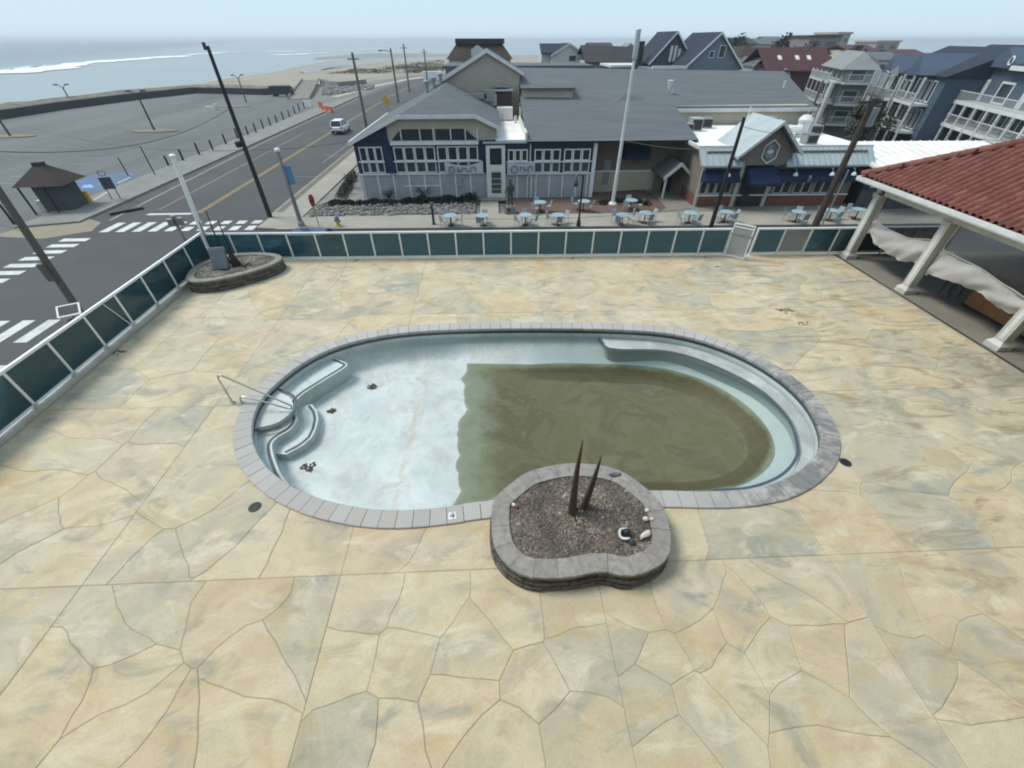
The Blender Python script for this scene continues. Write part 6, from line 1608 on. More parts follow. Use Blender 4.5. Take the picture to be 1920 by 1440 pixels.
tag(MB((*gp(1588,243,G)[:2], G)).box(-.3,.3,-.35,.35,0,.95).add([(-.32,-.38,.95),(.32,-.38,.95),(.32,.38,1.05),(-.32,.38,1.05),(-.32,-.38,1.0),(.32,-.38,1.0),(.32,.38,1.12),(-.32,.38,1.12)], [(4,5,6,7),(0,1,5,4),(1,2,6,5),(2,3,7,6),(3,0,4,7)]).build('wheeled_bin', M['hydrant_blue']), 'small blue bin standing on the side road behind the pub', 'bin')

def pole(name, label, x, y, z0, z1, r0, r1, mat, lean=(0, 0), arm=None, cat='utility pole', group=None, extra=True):
    p = empty(name, (x, y, z0), label, cat, group)
    m = MB(); m.tube([(x+lean[0]*f, y+lean[1]*f, z0-.05+(z1-z0)*f) for f in (0, .25, .5, .75, 1)], r0, 12, r1); m.build('shaft', mat, p)
    tx, ty = x+lean[0], y+lean[1]
    if arm:
        for dz, L, a in arm:
            MB((tx, ty, z1-dz), a).box(-L/2, L/2, -.06, .06, -.06, .06).build('crossarm', mat, p)
            for s_ in (-.45, -.2, .2, .45):
                MB((tx, ty, z1-dz), a).lathe(L*s_, 0, [(.03,.06),(.05,.10),(.05,.14),(.03,.19)], 8).build('insulator', M['grey_metal'], p)
    return p
x, y, _ = gp(508, 410, G)
p = pole('utility_pole', 'tall black pole rising above the seafront road with a pointed top', x, y, KZ, hgt(x, y, 84), .17, .10, M['wood_dark'])
zt = hgt(x, y, 84); MB((x, y, zt)).box(-.26, -.09, -.05, .05, -.25, .12).build('top_bracket', M['black_metal'], p)
MB((x-.35, y, hgt(x, y, 270))).blob((0,0,0), .24, 10, 7, .15, 3, (1,.7,.9)).build('splice_box', M['black_metal'], p)
dark_top = (x, y, zt); dark_mid = (x, y, hgt(x, y, 281))
x, y = -20.2, 18.5
pole('utility_pole', 'thick weathered wood pole at the left edge before the kiosk', x, y, KZ-.12, 4.6, .16, .13, M['wood_pole'], (.55, .1)); left_top = (x+.55, y, 4.4)
MB((x+.18,y+.02,-.4)).box(-.12,.12,-.34,-.2,-.4,.4).build('meter_box', M['wood_pole'], bpy.data.objects.get('utility_pole.001'))
x, y = gp(1332, 428, G)[:2]; zt = hgt(x, y, 218)
pole('utility_pole', 'dark pole crossing the pub front left of the pediment', x, y, KZ, zt, .15, .10, M['wood_dark']); r1_top = (x, y, zt)
x, y = gp(1524, 432, G)[:2]; zt = hgt(x, y, 182)
p = pole('utility_pole', 'thick dark brown pole at the right end of the pub', x, y, KZ, zt, .24, .16, M['wood_brown'], arm=None); r2_top = (x, y, zt)
MB((x+.32, y, zt-1.0)).cyl(0,0,-.5,.45,.28,.28,12).build('transformer', M['grey_metal'], p); MB((x, y, zt-.25)).box(-.9,.9,-.06,.06,-.06,.06).build('crossarm', M['wood_brown'], p)
MB((x+.42,y-.1,0)).tube([(0,0,KZ),(0,0,1.0)], .05, 8).build('conduit', M['white_dirty'], p)
for k, (px, py, pt, lab) in enumerate(((688,242,97,'nearest of the three road poles beyond the restaurant roof'),(747,192,90,'middle road pole beyond the roof with a lamp arm'),(768,173,82,'farthest of the road poles beyond the restaurant roof'),(802,160,92,'thin far pole beside the dune brush'))):
    x, y, _ = gp(px, py, G); zt = hgt(x, y, pt)
    p = pole('road_pole', lab, x, y, G, zt, .22, .16, M['wood_pole'], group='poles along the seafront road')
    if k == 1: MB((x, y, zt-.6)).tube([(0,0,0),(-1.2,0,.25),(-1.9,0,.2)], .06, 6).box(-2.5,-1.8,-.2,.2,.1,.3).build('lamp_arm', M['black_metal'], p)
    else: MB((x, y, zt-.8)).box(-.8,.8,-.07,.07,-.07,.07).build('crossarm', M['wood_pole'], p)
for k, (px, py, pt, lab) in enumerate(((1578,262,120,'slim dark pole left of the evergreen tree'),(1500,262,150,'slim leaning pole between maroon house and grey balconies'))):
    x, y, _ = gp(px, py, G); pole('street_pole', lab, x, y, G, hgt(x, y, pt), .14, .10, M['wood_pole'], group='slim poles on the back street')
# flagpole
x, y, _ = gp(1148, 386, G); zt = hgt(x, y, 54)
fp2 = empty('flagpole', (x, y, KZ), 'tall white pole with a grey antenna drum in front of the restaurant', 'pole')
MB((x, y, 0)).tube([(0,0,KZ),(0,0,zt-1.6)], .15, 14, .09).build('shaft', M['white'], fp2); MB((x, y, 0)).lathe(0, 0, [(.38,KZ),(.38,KZ+.06),(.24,KZ+.2)], 14).build('base', M['white'], fp2)
MB((x, y, 0)).lathe(0, 0, [(.10,zt-1.6),(.17,zt-1.55),(.17,zt-.05),(.14,zt)], 14).build('antenna_drum', M['roof_metal'], fp2)
# street light with banner
x, y, _ = gp(567, 427, G); zt = hgt(x, y, 283)
sl_ = empty('street_light', (x, y, KZ), 'grey street light pole carrying a blue banner at the corner', 'street light')
MB((x, y, 0)).tube([(0,0,KZ),(0,0,zt)], .16, 12, .09).build('shaft', M['grey_metal'], sl_); MB((x, y, 0)).lathe(0,0,[(.24,KZ),(.24,KZ+.25),(.17,KZ+.35)],12).build('base', M['grey_metal'], sl_)
MB((x, y, 0)).lathe(0,0,[(.10,zt-.05),(.2,zt),(.17,zt+.12),(.05,zt+.18)],10).build('lamp_head', M['white'], sl_)
bn = MB((x, y, 0)); zb0, zb1 = hgt(x, y, 345), hgt(x, y, 312); bn.box(.12, .52, -.012, .012, zb0, zb1); bo = bn.build('banner_cloth', M['banner_blue'], sl_)
[MB((x, y, 0)).box(.05,.8,-.02,.02,q_,q_+.04).build('banner_arm', M['grey_metal'], sl_) for q_ in (zb1, zb0-.04)]
# lamp post before the restaurant
x, y, _ = gp(1084, 427, G); zt = hgt(x, y, 328)
lp = empty('lamp_post', (x, y, KZ), 'black lamp post with one hanging lantern on the restaurant pavement', 'lamp post')
MB((x, y, 0)).tube([(0,0,KZ),(0,0,zt)], .075, 10, .06).build('shaft', M['black_metal'], lp); MB((x, y, 0)).lathe(0,0,[(.16,KZ),(.16,KZ+.2),(.10,KZ+.5),(.08,KZ+.55)],12).build('base', M['black_metal'], lp)
MB((x, y, 0)).tube(bez([(0,0,zt-.15),(-.2,0,zt+.02),(-.42,0,zt-.02),(-.46,0,zt-.25)], 5), .03, 6).build('arm', M['black_metal'], lp); MB((x, y, 0)).lathe(-.46,0,[(.05,zt-.72),(.16,zt-.66),(.17,zt-.55),(.07,zt-.36),(.03,zt-.25)],12).build('lantern', M['black_metal'], lp)
# signs
x, y, _ = gp(600, 430, G); zt = hgt(x, y, 365)
sg = empty('red_sign', (x, y, KZ), 'narrow red sign on a thin post at the kerb corner', 'sign')
MB((x, y, 0)).tube([(0,0,KZ),(0,0,zt)], .03, 6).build('post', M['grey_metal'], sg); MB((x, y, 0), .9).prismy([(-.12,zt-.75),(.12,zt-.75),(.19,zt-.5),(.19,zt-.22),(.12,zt),(-.12,zt),(-.19,zt-.22),(-.19,zt-.5)], -.06, -.03).build('face', M['stop_red'], sg, fix=True)
MB((x, y, 0), .9).box(-.15,.15,-.066,-.061,zt-.42,zt-.34).build('print', M['black_metal'], sg)
x, y = -15.65, 14.05; zt = -.05
so = empty('solar_stop_sign', (x, y, KZ), 'red stop sign topped by a white framed solar panel at the crossing', 'sign')
MB((x, y, 0)).tube([(0,0,KZ),(0,0,zt)], .04, 8).build('post', M['grey_metal'], so)
pn = MB((x, y, zt), .5).add([(-.34,-.24,-.08),(.34,-.24,-.08),(.34,.24,.16),(-.34,.24,.16),(-.34,-.24,-.12),(.34,-.24,-.12),(.34,.24,.12),(-.34,.24,.12)], [(0,1,2,3),(7,6,5,4),(0,4,5,1),(1,5,6,2),(2,6,7,3),(3,7,4,0)]).build('panel_frame', M['white'], so, fix=True)
MB((x, y, zt), .5).add([(-.28,-.19,-.05),(.28,-.19,-.05),(.28,.19,.14),(-.28,.19,.14)], [(0,1,2,3)]).build('solar_cells', M['dkgrey_siding'], pn)
MB((x, y, zt-.62), .5).prismy([(.38*math.cos(R(22.5+45*k)), .38*math.sin(R(22.5+45*k))) for k in range(8)], -.08, -.05).build('stop_face', M['stop_red'], so, fix=True)
MB((x, y, zt-.62), .5).box(-.25,.25,-.085,-.081,-.07,.07).build('stop_word', M['white'], so)
x, y, _ = gp(727, 207, G); zt = hgt(x, y, 178)
yd = empty('yellow_sign', (x, y, G), 'yellow diamond warning sign beside the far road', 'sign')
MB((x, y, 0)).tube([(0,0,G),(0,0,zt)], .05, 6).build('post', M['grey_metal'], yd); MB((x, y, zt-.9)).prismy([(0,-.85),(.85,0),(0,.85),(-.85,0)], -.1, -.06).build('face', M['sign_yellow'], yd, fix=True)
x, y, _ = gp(1716, 252, G); zt = hgt(x, y, 229)
ls = empty('lime_sign', (x, y, G), 'lime yellow crossing sign below the balcony houses', 'sign')
MB((x, y, 0)).tube([(0,0,G),(0,0,zt)], .05, 6).build('post', M['grey_metal'], ls); MB((x, y, zt-.7)).prismy([(0,-.8),(.55,0),(0,.8),(-.55,0)], -.1, -.06).build('face', M['lime'], ls, fix=True)
x, y, _ = gp(220, 376, G); zt = hgt(x, y, 330)
ks_ = empty('car_park_sign', (x, y, KZ), 'grey two post sign with a pale ring topper by the kiosk', 'sign')
for dx in (-.3, .3): MB((x, y, 0), .3).tube([(dx,0,KZ-.1),(dx,0,zt-.3)], .035, 6).build('post', M['black_metal'], ks_)
MB((x, y, 0), .3).box(-.42,.42,-.04,.0,zt-1.0,zt-.1).build('board', M['dkgrey_siding'], ks_); MB((x, y, 0), .3).tube([(.26*math.cos(6.283*k/16), 0, zt+.22+.2*math.sin(6.283*k/16)) for k in range(16)], .05, 6, closed=True).build('ring', M['grey_metal'], ks_)
x, y, _ = gp(350, 456, G); zt = hgt(x, y, 408)
ps = empty('crossing_signal', (x, y, G), 'grey pedestrian signal post with two heads behind the left fence', 'traffic signal')
MB((x, y, 0)).tube([(0,0,G),(0,0,zt)], .07, 8).build('post', M['grey_metal'], ps)
for s_ in (-1, 1): MB((x, y, 0), .4).box(*sorted((s_*.08, s_*.42)), -.15, .15, zt-.5, zt-.05).build('signal_head', M['grey_metal'], ps)
MB((x, y, 0), .4).box(-.14,.14,-.12,.12,zt-.0,zt+.12).build('cap', M['grey_metal'], ps); MB((x, y, 0)).box(-.06,.06,-.12,-.06,G+1.0,G+1.2).build('push_button', M['sign_yellow'], ps)
# hydrant, blue bollard, letter box
x, y, _ = gp(636, 427, G)
hy = empty('fire_hydrant', (x, y, KZ), 'blue topped yellow fire hydrant at the kerb', 'fire hydrant')
MB((x, y, 0)).lathe(0,0,[(.2,KZ),(.2,KZ+.05),(.13,KZ+.08),(.13,KZ+.45)],12).build('barrel', M['hydrant_yellow'], hy); MB((x, y, 0)).lathe(0,0,[(.17,KZ+.45),(.18,KZ+.5),(.15,KZ+.68),(.05,KZ+.76)],12).build('bonnet', M['hydrant_blue'], hy)
for s_ in (-1, 1): MB((x, y, 0)).tube([(s_*.08,0,KZ+.36),(s_*.24,0,KZ+.36)], .06, 8).build('nozzle', M['hydrant_blue'], hy)
x, y, _ = gp(814, 424, G); bl = empty('blue_bollard', (x, y, KZ), 'slim dark blue post beside the leftmost pavement table', 'bollard')
MB((x, y, 0)).lathe(0,0,[(.13,KZ),(.13,KZ+.1),(.09,KZ+.14),(.08,KZ+1.25),(.10,KZ+1.28),(.05,KZ+1.4)],10).build('shaft', M['navy'], bl); MB((x, y, 0)).box(-.14,.14,-.05,.05,KZ+1.4,KZ+1.55).build('cap', M['grey_metal'], bl)
x, y, _ = gp(345, 492, -2.0); mbx = empty('letter_box', (x, y, KZ), 'bright blue letter box below the left glass fence', 'letter box')
MB((x, y, 0), .2).prismx([(-.32,KZ+.25),(.32,KZ+.25),(.32,KZ+1.05),(.2,KZ+1.25),(0,KZ+1.33),(-.2,KZ+1.25),(-.32,KZ+1.05)], -.34, .34).build('body', M['mail_blue'], mbx, fix=True)
for sx in (-.28, .28):
    for sy in (-.26, .26): MB((x, y, 0), .2).box(sx-.03,sx+.03,sy-.03,sy+.03,KZ,KZ+.25).build('leg', M['mail_blue'], mbx)
MB((x, y, 0), .2).box(-.25,.25,-.34,-.325,KZ+.95,KZ+1.05).build('slot', M['black_metal'], mbx)
# statue of a seaman
x, y, _ = gp(957, 402, G)
sta = empty('statue', (x, y, KZ), 'green bronze statue of a standing figure on a pale block', 'statue')
MB((x, y, 0)).box(-.42,.42,-.36,.36,KZ,KZ+.12).box(-.36,.36,-.3,.3,KZ+.12,KZ+.5).build('pedestal', M['concrete_grey'], sta); MB((x, y, 0)).box(-.22,-.02,-.315,-.301,KZ+.18,KZ+.42).build('plaque', M['black_metal'], sta)
b = KZ+.5; vs = [(0,0,.95),(0,0,1.2),(0,.01,1.45),(0,-.01,1.62),(0,-.02,1.76),(-.11,0,.92),(-.12,-.02,.5),(-.12,0,.06),(-.12,-.12,.04),(.11,0,.92),(.13,-.03,.5),(.14,.02,.06),(.14,-.10,.04),(-.22,0,1.44),(-.34,-.04,1.16),(-.42,-.18,.98),(.22,0,1.44),(.30,-.08,1.16),(.20,-.26,1.10)]
eg = [(0,1),(1,2),(2,3),(3,4),(0,5),(5,6),(6,7),(7,8),(0,9),(9,10),(10,11),(11,12),(2,13),(13,14),(14,15),(2,16),(16,17),(17,18)]
me = bpy.data.meshes.new('figure'); me.from_pydata([(p[0], p[1], p[2]) for p in vs], eg, []); me.update()
o = link_mesh('figure', me, M['bronze'], sta, loc=(x, y, b)); md = o.modifiers.new('skin', 'SKIN')
rad = [.19,.20,.21,.075,.12,.13,.10,.075,.06,.13,.10,.075,.06,.10,.075,.055,.10,.075,.055]
for i, sv in enumerate(me.skin_vertices[0].data): sv.radius = (rad[i], rad[i]*.8); sv.use_root = (i == 0)
o.modifiers.new('sub', 'SUBSURF').levels = 2; o.modifiers['sub'].render_levels = 2
MB((x, y, b)).lathe(0,-.02,[(.17,1.80),(.18,1.82),(.11,1.84),(.10,1.93),(.04,1.96)],12).build('cap', M['bronze'], sta); MB((x-.42, y-.18, b)).tube([(0,0,-.95),(0,0,.55)], .02, 6).build('staff', M['bronze'], sta)
# ---- pavement tables and chairs
def make_table():
    t_ = empty('patio_table', (0,0,0), 'x', 'table', 'pavement tables before the restaurants')
    MB().lathe(0,0,[(.47,.70),(.49,.715),(.49,.74),(.46,.75)],20).build('table_top', M['table_blue'], t_); MB().cyl(0,0,.04,.70,.045,.045,10).build('pedestal', M['black_metal'], t_); MB().lathe(0,0,[(.26,0),(.26,.025),(.06,.05)],14).build('foot', M['black_metal'], t_); return t_
def make_chair():
    c = empty('patio_chair', (0,0,0), 'white metal patio chair drawn up to a pale blue pavement table', 'chair', 'white chairs around the pavement tables')
    MB().box(-.22,.22,-.22,.22,.43,.46).build('seat', M['chair_white'], c); MB().add([(-.22,.20,.46),(.22,.20,.46),(.2,.30,.88),(-.2,.30,.88),(-.22,.225,.46),(.22,.225,.46),(.2,.325,.88),(-.2,.325,.88)], [(0,1,2,3),(7,6,5,4),(3,2,6,7),(1,5,6,2),(4,0,3,7)]).build('backrest', M['chair_white'], c, fix=True)
    for sx in (-.2,.2):
        for sy in (-.2,.2): MB().tube([(sx*1.1,sy*1.1,0),(sx,sy,.43)], .016, 5).build('leg', M['chair_white'], c)
    return c
T0, C0 = make_table(), make_chair(); usedT = usedC = False
tabs = [(846,423,'leftmost pavement table, right of the slim blue post'),(906,423,'second pavement table from the left, at the foot of the concrete path'),(985,422,'third pavement table from the left in the kerbside row'),(1045,422,'kerbside table just left of the black lamp post'),(1165,422,'kerbside table just right of the black lamp post'),(1207,418,'kerbside table in front of the tall white pole'),(1290,418,'kerbside table below the small gabled porch'),(1357,416,'kerbside table left of the open deck gate'),(1490,416,'kerbside table left of the thick brown pole'),(1552,413,'kerbside table right of the thick brown pole'),(1602,411,'rightmost kerbside table beside the pavilion column'),(1012,397,'patio table on the bricks right of the statue'),(1093,395,'patio table on the bricks behind the black lamp post'),(1181,393,'largest looking brick patio table right of the tall white pole')]
rt = random.Random(4)
for px, py, lab in tabs:
    x, y, _ = gp(px, py, KZ)
    if not usedT: o = T0; usedT = True
    else: o = copy_tree(T0)
    o.location = (x, y, KZ+.002); o['label'] = lab
    n_ = rt.choice((2, 3, 3, 4)); a0 = rt.uniform(0, 6.28)
    for k in range(n_):
        a = a0+k*6.283/n_+rt.uniform(-.25, .25); d = rt.uniform(.55, .72); cx_, cy_ = x+math.cos(a)*d, y+math.sin(a)*d
        if not usedC: c = C0; usedC = True
        else: c = copy_tree(C0)
        c.location = (cx_, cy_, KZ+.002); c.rotation_euler = (0, 0, a-math.pi/2)
        c['label'] = ('right-hand' if math.cos(a) > .64 else 'left-hand' if math.cos(a) < -.64 else 'far' if math.sin(a) > 0 else 'near')+' white chair at the '+lab.split(',')[0].replace('patio table', 'table')
# ---- kiosk
x, y = -34.6, 36.6
kk = empty('kiosk', (x, y, G), 'dark square car park kiosk under a brown hipped roof', 'kiosk')
f = Face(kk, (x, y, 0), .12)
f.box('wall', M['dkgrey_siding'], -.9, 1.1, -.9, .9, G, -.95); f.mb().add([(-1.7,-1.5,-.98),(1.7,-1.5,-.98),(1.7,1.5,-.98),(-1.7,1.5,-.98),(-.25,-.2,.25),(.25,-.2,.25),(.25,.2,.25),(-.25,.2,.25)], [(0,1,5,4),(1,2,6,5),(2,3,7,6),(3,0,4,7),(4,5,6,7),(3,2,1,0)]).build('roof', M['shingle_brown'], kk, fix=True)
f.box('cupola', M['shingle_dk'], -.32, .32, -.26, .26, .2, .42)
for sx, sy in ((-1.5,-1.35),(-1.5,1.2),(.2,-1.4)): f.mb().box(sx,sx+.1,sy,sy+.1,G,-.98).build('roof_post', M['black_metal'], kk)
f.window(-.6, .4, -2.0, -1.1, M['glass_mid'], M['grey_panel'], .06, .94, name='hatch') if False else f.mb().box(-.91,-.902,-.6,.6,-2.0,-1.2).build('hatch', M['glass_mid'], kk)
f.box('counter_box', M['house_white'], -1.6, -1.0, -.5, .5, G, G+.8)
x, y, _ = gp(172, 382, G); tag(MB((x, y, G)).lathe(0,0,[(.16,0),(.16,.9),(.12,1.0),(.03,1.02)],10).build('yellow_bollard', M['sign_yellow']), 'short yellow bollard by the kiosk and the blue bay', 'bollard')
tag(MB((*gp(238,397,G)[:2], G+.06), .75).box(-1.1,1.1,-.25,.25,0,.12).build('rubber_ramp', M['black_metal']), 'low black rubber kerb ramp near the corner crossing', 'ramp')
# ---- car park posts and chain fence
pts = [(231,300),(273,308),(283,330),(317,312),(345,303),(375,292),(400,283),(425,272),(447,262),(466,254),(481,250),(495,243),(508,237),(520,231),(532,225),(543,219),(553,213),(562,208),(571,203),(579,199)]
pp = MB().lathe(0,0,[(.11,-.02),(.10,.95),(.085,1.05),(.03,1.08)],9).mesh('post'); pp.materials.append(M['wood_dark'])
lp_ = None
for k, (px, py) in enumerate(pts[3:]):
    x, y, _ = gp(px, py, G); o = link_mesh('timber_post', pp, None, loc=(x, y, KZ if x > -34.8 else G))
    ORD = 'first second third fourth fifth sixth seventh eighth ninth tenth eleventh twelfth thirteenth fourteenth fifteenth sixteenth seventeenth'.split()
    tag(o, ORD[k]+' dark timber post from the kiosk end of the car park row', 'post', 'timber posts along the car park edge')
    o.scale = (1, 1, 1.0+.25*((k*7) % 3)/3)
for k, (px, py, pt, lab) in enumerate(((292,330,274,'thin leaning stake nearest the kiosk sign'),(241,330,295,'short dark stake left of the thin leaning one'))):
    x, y, _ = gp(px, py, G); tag(MB((x, y, 0)).tube([(0,0,G),(-.05,0,hgt(x,y,pt))], .05, 6).build('stake', M['wood_dark']), lab, 'stake')
tag(MB((*gp(27,420,G)[:2], 0)).tube([(0,0,G),(0,0,G+1.4)], .09, 8, .07).build('dark_stake', M['wood_dark']), 'dark stake left of the kiosk behind the thick wood pole', 'stake')
# ---- car park lamps
def lot_lamp(px, py, pt, lab):
    x, y, _ = gp(px, py, G); zt = hgt(x, y, pt); l = empty('car_park_lamp', (x, y, G), lab, 'lamp', 'double headed car park lamps')
    MB((x, y, 0)).tube([(0,0,G),(0,0,zt)], .14, 8, .10).build('shaft', M['wood_brown'], l)
    for s_ in (-1, 1):
        MB((x, y, 0), .4).tube([(0,0,zt-.1),(s_*.5,0,zt+.35),(s_*.8,0,zt+.45)], .06, 6).build('arm', M['black_metal'], l); MB((x, y, 0), .4).box(*sorted((s_*.6, s_*1.2)),-.2,.2,zt+.40,zt+.58).build('lamp_head', M['black_metal'], l)
lot_lamp(290, 245, 178, 'car park lamp standing on the nearest sandy island'); lot_lamp(20, 256, 196, 'car park lamp at the far left edge of the picture')
lot_lamp(138, 200, 164, 'car park lamp rising against the water left of centre'); lot_lamp(462, 192, 146, 'car park lamp nearest the beach ramp')
# ---- barriers and odds at the beach entrance
for k, (px, py, w, lab) in enumerate(((603,206,.9,'tall red orange barrier at the beach entrance'),(611,210,1.3,'long low orange barrier beside the road'),(620,211,1.0,'orange barrier end nearest the road edge'))):
    x, y, _ = gp(px, py, G); b_ = empty('orange_barrier', (x, y, G), lab, 'barrier', 'orange barriers at the beach entrance')
    MB((x, y, G), -.6).prismx([(-.35,0),(.35,0),(.14,.5),(.10,1.3 if k == 0 else .95),(-.10,1.3 if k == 0 else .95),(-.14,.5)], -w/2, w/2).build('shell', M['orange'], b_, fix=True); MB((x, y, G), -.6).box(-w/2+.1, w/2-.1, -.32, -.3, .12, .2).build('foot_strip', M['white'], b_)
x, y, _ = gp(578, 200, G); tag(MB((x, y, G)).prismx([(-.3,0),(.3,0),(.05,1.2),(-.05,1.2)], -.8, .8).build('white_barrier', M['white'], fix=True), 'white a-frame barrier left of the orange ones', 'barrier')
x, y, _ = gp(530, 180, G); tag(MB((x, y, G)).box(-2.6,2.6,-1.0,1.0,.35,1.5).box(-2.4,2.2,-.9,.9,1.5,2.0).box(-1.8,-1.2,-1.05,1.05,0,.6).box(1.2,1.8,-1.05,1.05,0,.6).build('dark_skip', M['rock_dark']), 'dark skip parked at the far end of the car park wall', 'skip')
x, y, _ = gp(812, 152, G); tag(MB((x, y, G)).box(-3.0,3.0,-1.2,1.2,.5,2.6).box(2.2,3.6,-1.1,1.1,.5,1.9).box(-2.4,-1.6,-1.25,1.25,0,.7).box(1.8,2.6,-1.25,1.25,0,.7).build('white_van', M['car_white']), 'white van far away where the road bends behind the roof', 'van')
x, y, _ = gp(397, 205, G); tag(MB((x, y, G)).box(-1.0,1.0,-.3,.3,0,.5).box(.7,1.3,-.3,.3,.5,.9).build('white_debris', M['white']), 'small white heap lying on the car park', 'debris')
# ---- shrubs
def bare_shrub(lab, px, py, h_, w_, seed):
    x, y, _ = gp(px, py, KZ); s_ = empty('bare_shrub', (x, y, KZ), lab, 'shrub', 'bare shrubs along the restaurant wall'); r = random.Random(seed); m = MB(); m2 = MB()
    m.tube([(x,y,KZ-.1),(x,y,KZ+h_*.35)], .05, 6, .04)
    for k in range(26):
        a = r.uniform(0,6.28); q = Vector((x, y, KZ+h_*r.uniform(.1,.4))); d = Vector((math.cos(a)*w_*.5, math.sin(a)*w_*.35, h_*r.uniform(.35,.65)))*r.uniform(.6,1); m.tube([tuple(q), tuple(q+d*.5+Vector((0,0,.05))), tuple(q+d)], .018, 4, .006)
        for j in range(4):
            p_ = q+d*r.uniform(.4,1); e = Vector((r.gauss(0,1), r.gauss(0,1), r.gauss(.3,.6))).normalized()*.22; m2.tube([tuple(p_), tuple(p_+e)], .010, 3, .004)
    m.build('branches', M['twig'], s_); m2.build('twigs', M['twig'], s_)
for k, (px, py, h_, w_, lab) in enumerate(((868,370,2.0,1.0,'upright bare shrub left of the restaurant door'),(795,372,1.5,2.0,'broad bare shrub under the middle of the left wing'),(730,376,1.2,1.3,'low bare shrub near the left end of the restaurant'),(660,352,1.6,1.6,'dark bare shrub at the seaward corner of the restaurant'))): bare_shrub(lab, px, py, h_, w_, 60+k)
def hedge(name, lab, pts_px, h_, w_, n, mat, seed, leaf=.09):
    r = random.Random(seed); P = [Vector(gp(a, b, KZ)[:2]) for a, b in pts_px]; s_ = empty(name, (P[0].x, P[0].y, KZ), lab, 'hedge'); m = MB()
    segs = [(a, b, (b-a).length) for a, b in zip(P, P[1:])]; T_ = sum(s[2] for s in segs)
    for k in range(n):
        t_ = r.uniform(0, T_)
        for a, b, L in segs:
            if t_ <= L: break
            t_ -= L
        c = a.lerp(b, min(1, t_/L)); d = Vector((r.gauss(0,.45)*w_, r.gauss(0,.45)*w_)); hh = h_*(.75+.5*noise.noise(Vector((c.x*1.3, c.y*1.3, seed))))
        o = Vector((c.x+d.x, c.y+d.y, KZ+hh*r.random()**.5*math.exp(-(d.length/w_)**2))); u = Vector((r.gauss(0,1), r.gauss(0,1), r.gauss(0,1))).normalized()*leaf; v = u.cross(Vector((r.gauss(0,1), r.gauss(0,1), r.gauss(0,1)))).normalized()*leaf*.7
        m.add([o-u, o+v, o+u, o-v], [(0,1,2,3)])
    m.build('leaves', mat, s_)
    m = MB()
    for k in range(int(T_/.4)+1):
        t_ = k*.4
        for a, b, L in segs:
            if t_ <= L: break
            t_ -= L
        c = a.lerp(b, min(1, t_/L)); m.tube([(c.x, c.y, KZ-.05), (c.x+.05, c.y, KZ+h_*.6)], .025, 4, .01)
    m.build('stems', M['twig'], s_)
hedge('clipped_hedge', 'dark clipped hedge along the foot of the left wing', [(756,381),(820,381),(892,378)], .75, .42, 2600, M['leaf_dark'], 1)
hedge('low_planting', 'ragged dark ground planting at the seaward corner of the bed', [(620,384),(655,384),(700,383),(745,382)], .5, .5, 1900, M['leaf_dark'], 2)
hedge('side_planting', 'brownish planting along the seaward wall of the restaurant', [(640,372),(655,345),(664,328)], .8, .5, 1500, M['leaf'], 3)
hedge('brick_bed_planting', 'dark planting behind the tall white pole on the brick patio', [(1125,383),(1150,379),(1190,378),(1215,385)], .45, .4, 1100, M['leaf_dark'], 4)
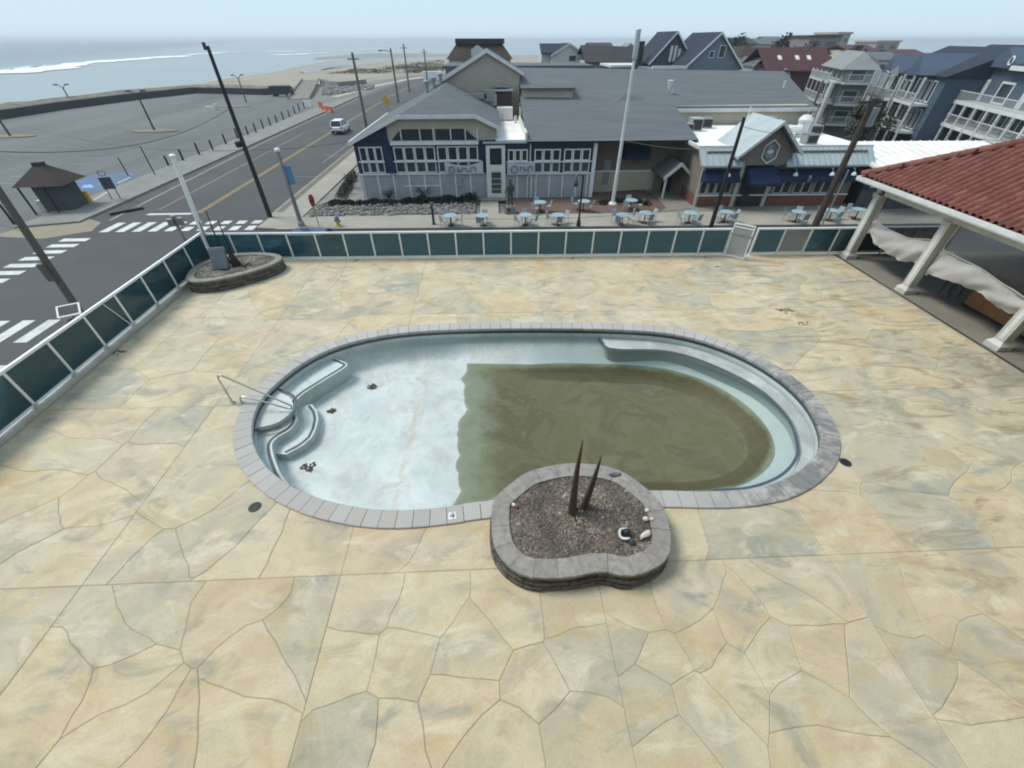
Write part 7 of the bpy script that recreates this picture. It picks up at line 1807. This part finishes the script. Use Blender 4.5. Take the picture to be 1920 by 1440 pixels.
# ---- litter blown onto the deck
for k, (px, py, s_, lab) in enumerate(((1470,583,.16,'dark leaf scrap on the deck between pool and pavilion'), (1503,607,.10,'small dark scrap nearer the pool on the right of the deck'), (1345,500,.08,'dark scrap lying before the far fence near the gate'), (225,660,.12,'thin dark strip lying by the left fence'))):
    x, y, _ = gp(px, py); m = MB(); r = random.Random(90+k)
    for j in range(12):
        a = r.uniform(0, 6.28); o = Vector((x+r.gauss(0, s_), y+r.gauss(0, s_*.6), .006+.01*r.random())); u = Vector((math.cos(a), math.sin(a), .1))*s_*.5; v = Vector((-math.sin(a), math.cos(a), .1))*s_*.22
        m.add([o-u, o+v, o+u, o-v], [(0,1,2,3)])
    tag(m.build('leaf_scrap', M['leaf_litter']), lab, 'leaves', 'leaf scraps on the deck')
# ---- overhead wires
def wire(lab, a, b, sag, r=.013):
    a, b = Vector(a), Vector(b); m = MB(); m.tube([tuple(a.lerp(b, i/18)-Vector((0,0,sag*4*(i/18)*(1-i/18)))) for i in range(19)], r, 5)
    tag(m.build('overhead_wire', M['black_metal']), lab, 'wire', 'overhead wires')
wire('wire from the black pole to the left end of the restaurant eave', dark_mid, (-11.0, 37.3, 1.5), .15)
wire('wire from the thick left pole to the black pole', left_top, (dark_top[0], dark_top[1], dark_top[2]-3.2), .9)
wire('lower wire from the thick left pole across the car park', (left_top[0], left_top[1], 1.2), (-48, 40, -1.0), .8)
wire('wire from the black pole out over the car park', dark_mid, (-50, 52, 1.5), 1.0)
wire('low wire from the dark pub pole along the brick patio', (r1_top[0], r1_top[1], -1.4), (-2, 30.2, -2.2), .35)
wire('wire from the restaurant eave to the dark pub pole', (10.5, 37.0, 1.5), (r1_top[0], r1_top[1], 2.2), .3)
wire('wire between the dark pub pole and the thick brown pole', (r1_top[0], r1_top[1], 3.4), (r2_top[0], r2_top[1], r2_top[2]-1.4), .5)
wire('wire from the thick brown pole over the white annex roof', (r2_top[0], r2_top[1], r2_top[2]-.4), (47, 33, 3.2), .6)
wire('second wire from the thick brown pole over the white annex', (r2_top[0], r2_top[1], r2_top[2]-1.2), (46, 31, 2.2), .6)

# ---- sea haze: even, thin air over the whole place
hz = NT('sea_haze'); hv = hz.n('ShaderNodeVolumePrincipled'); hv.inputs['Color'].default_value = (.86,.92,1,1); hv.inputs['Density'].default_value = .00035; hv.inputs['Anisotropy'].default_value = .2
hz.l(hv.outputs[0], hz.out.inputs['Volume'])
tag(MB().box(-9500, 9500, -3500, 9500, -7.0, 15.0).build('haze', hz.m), kind='stuff')
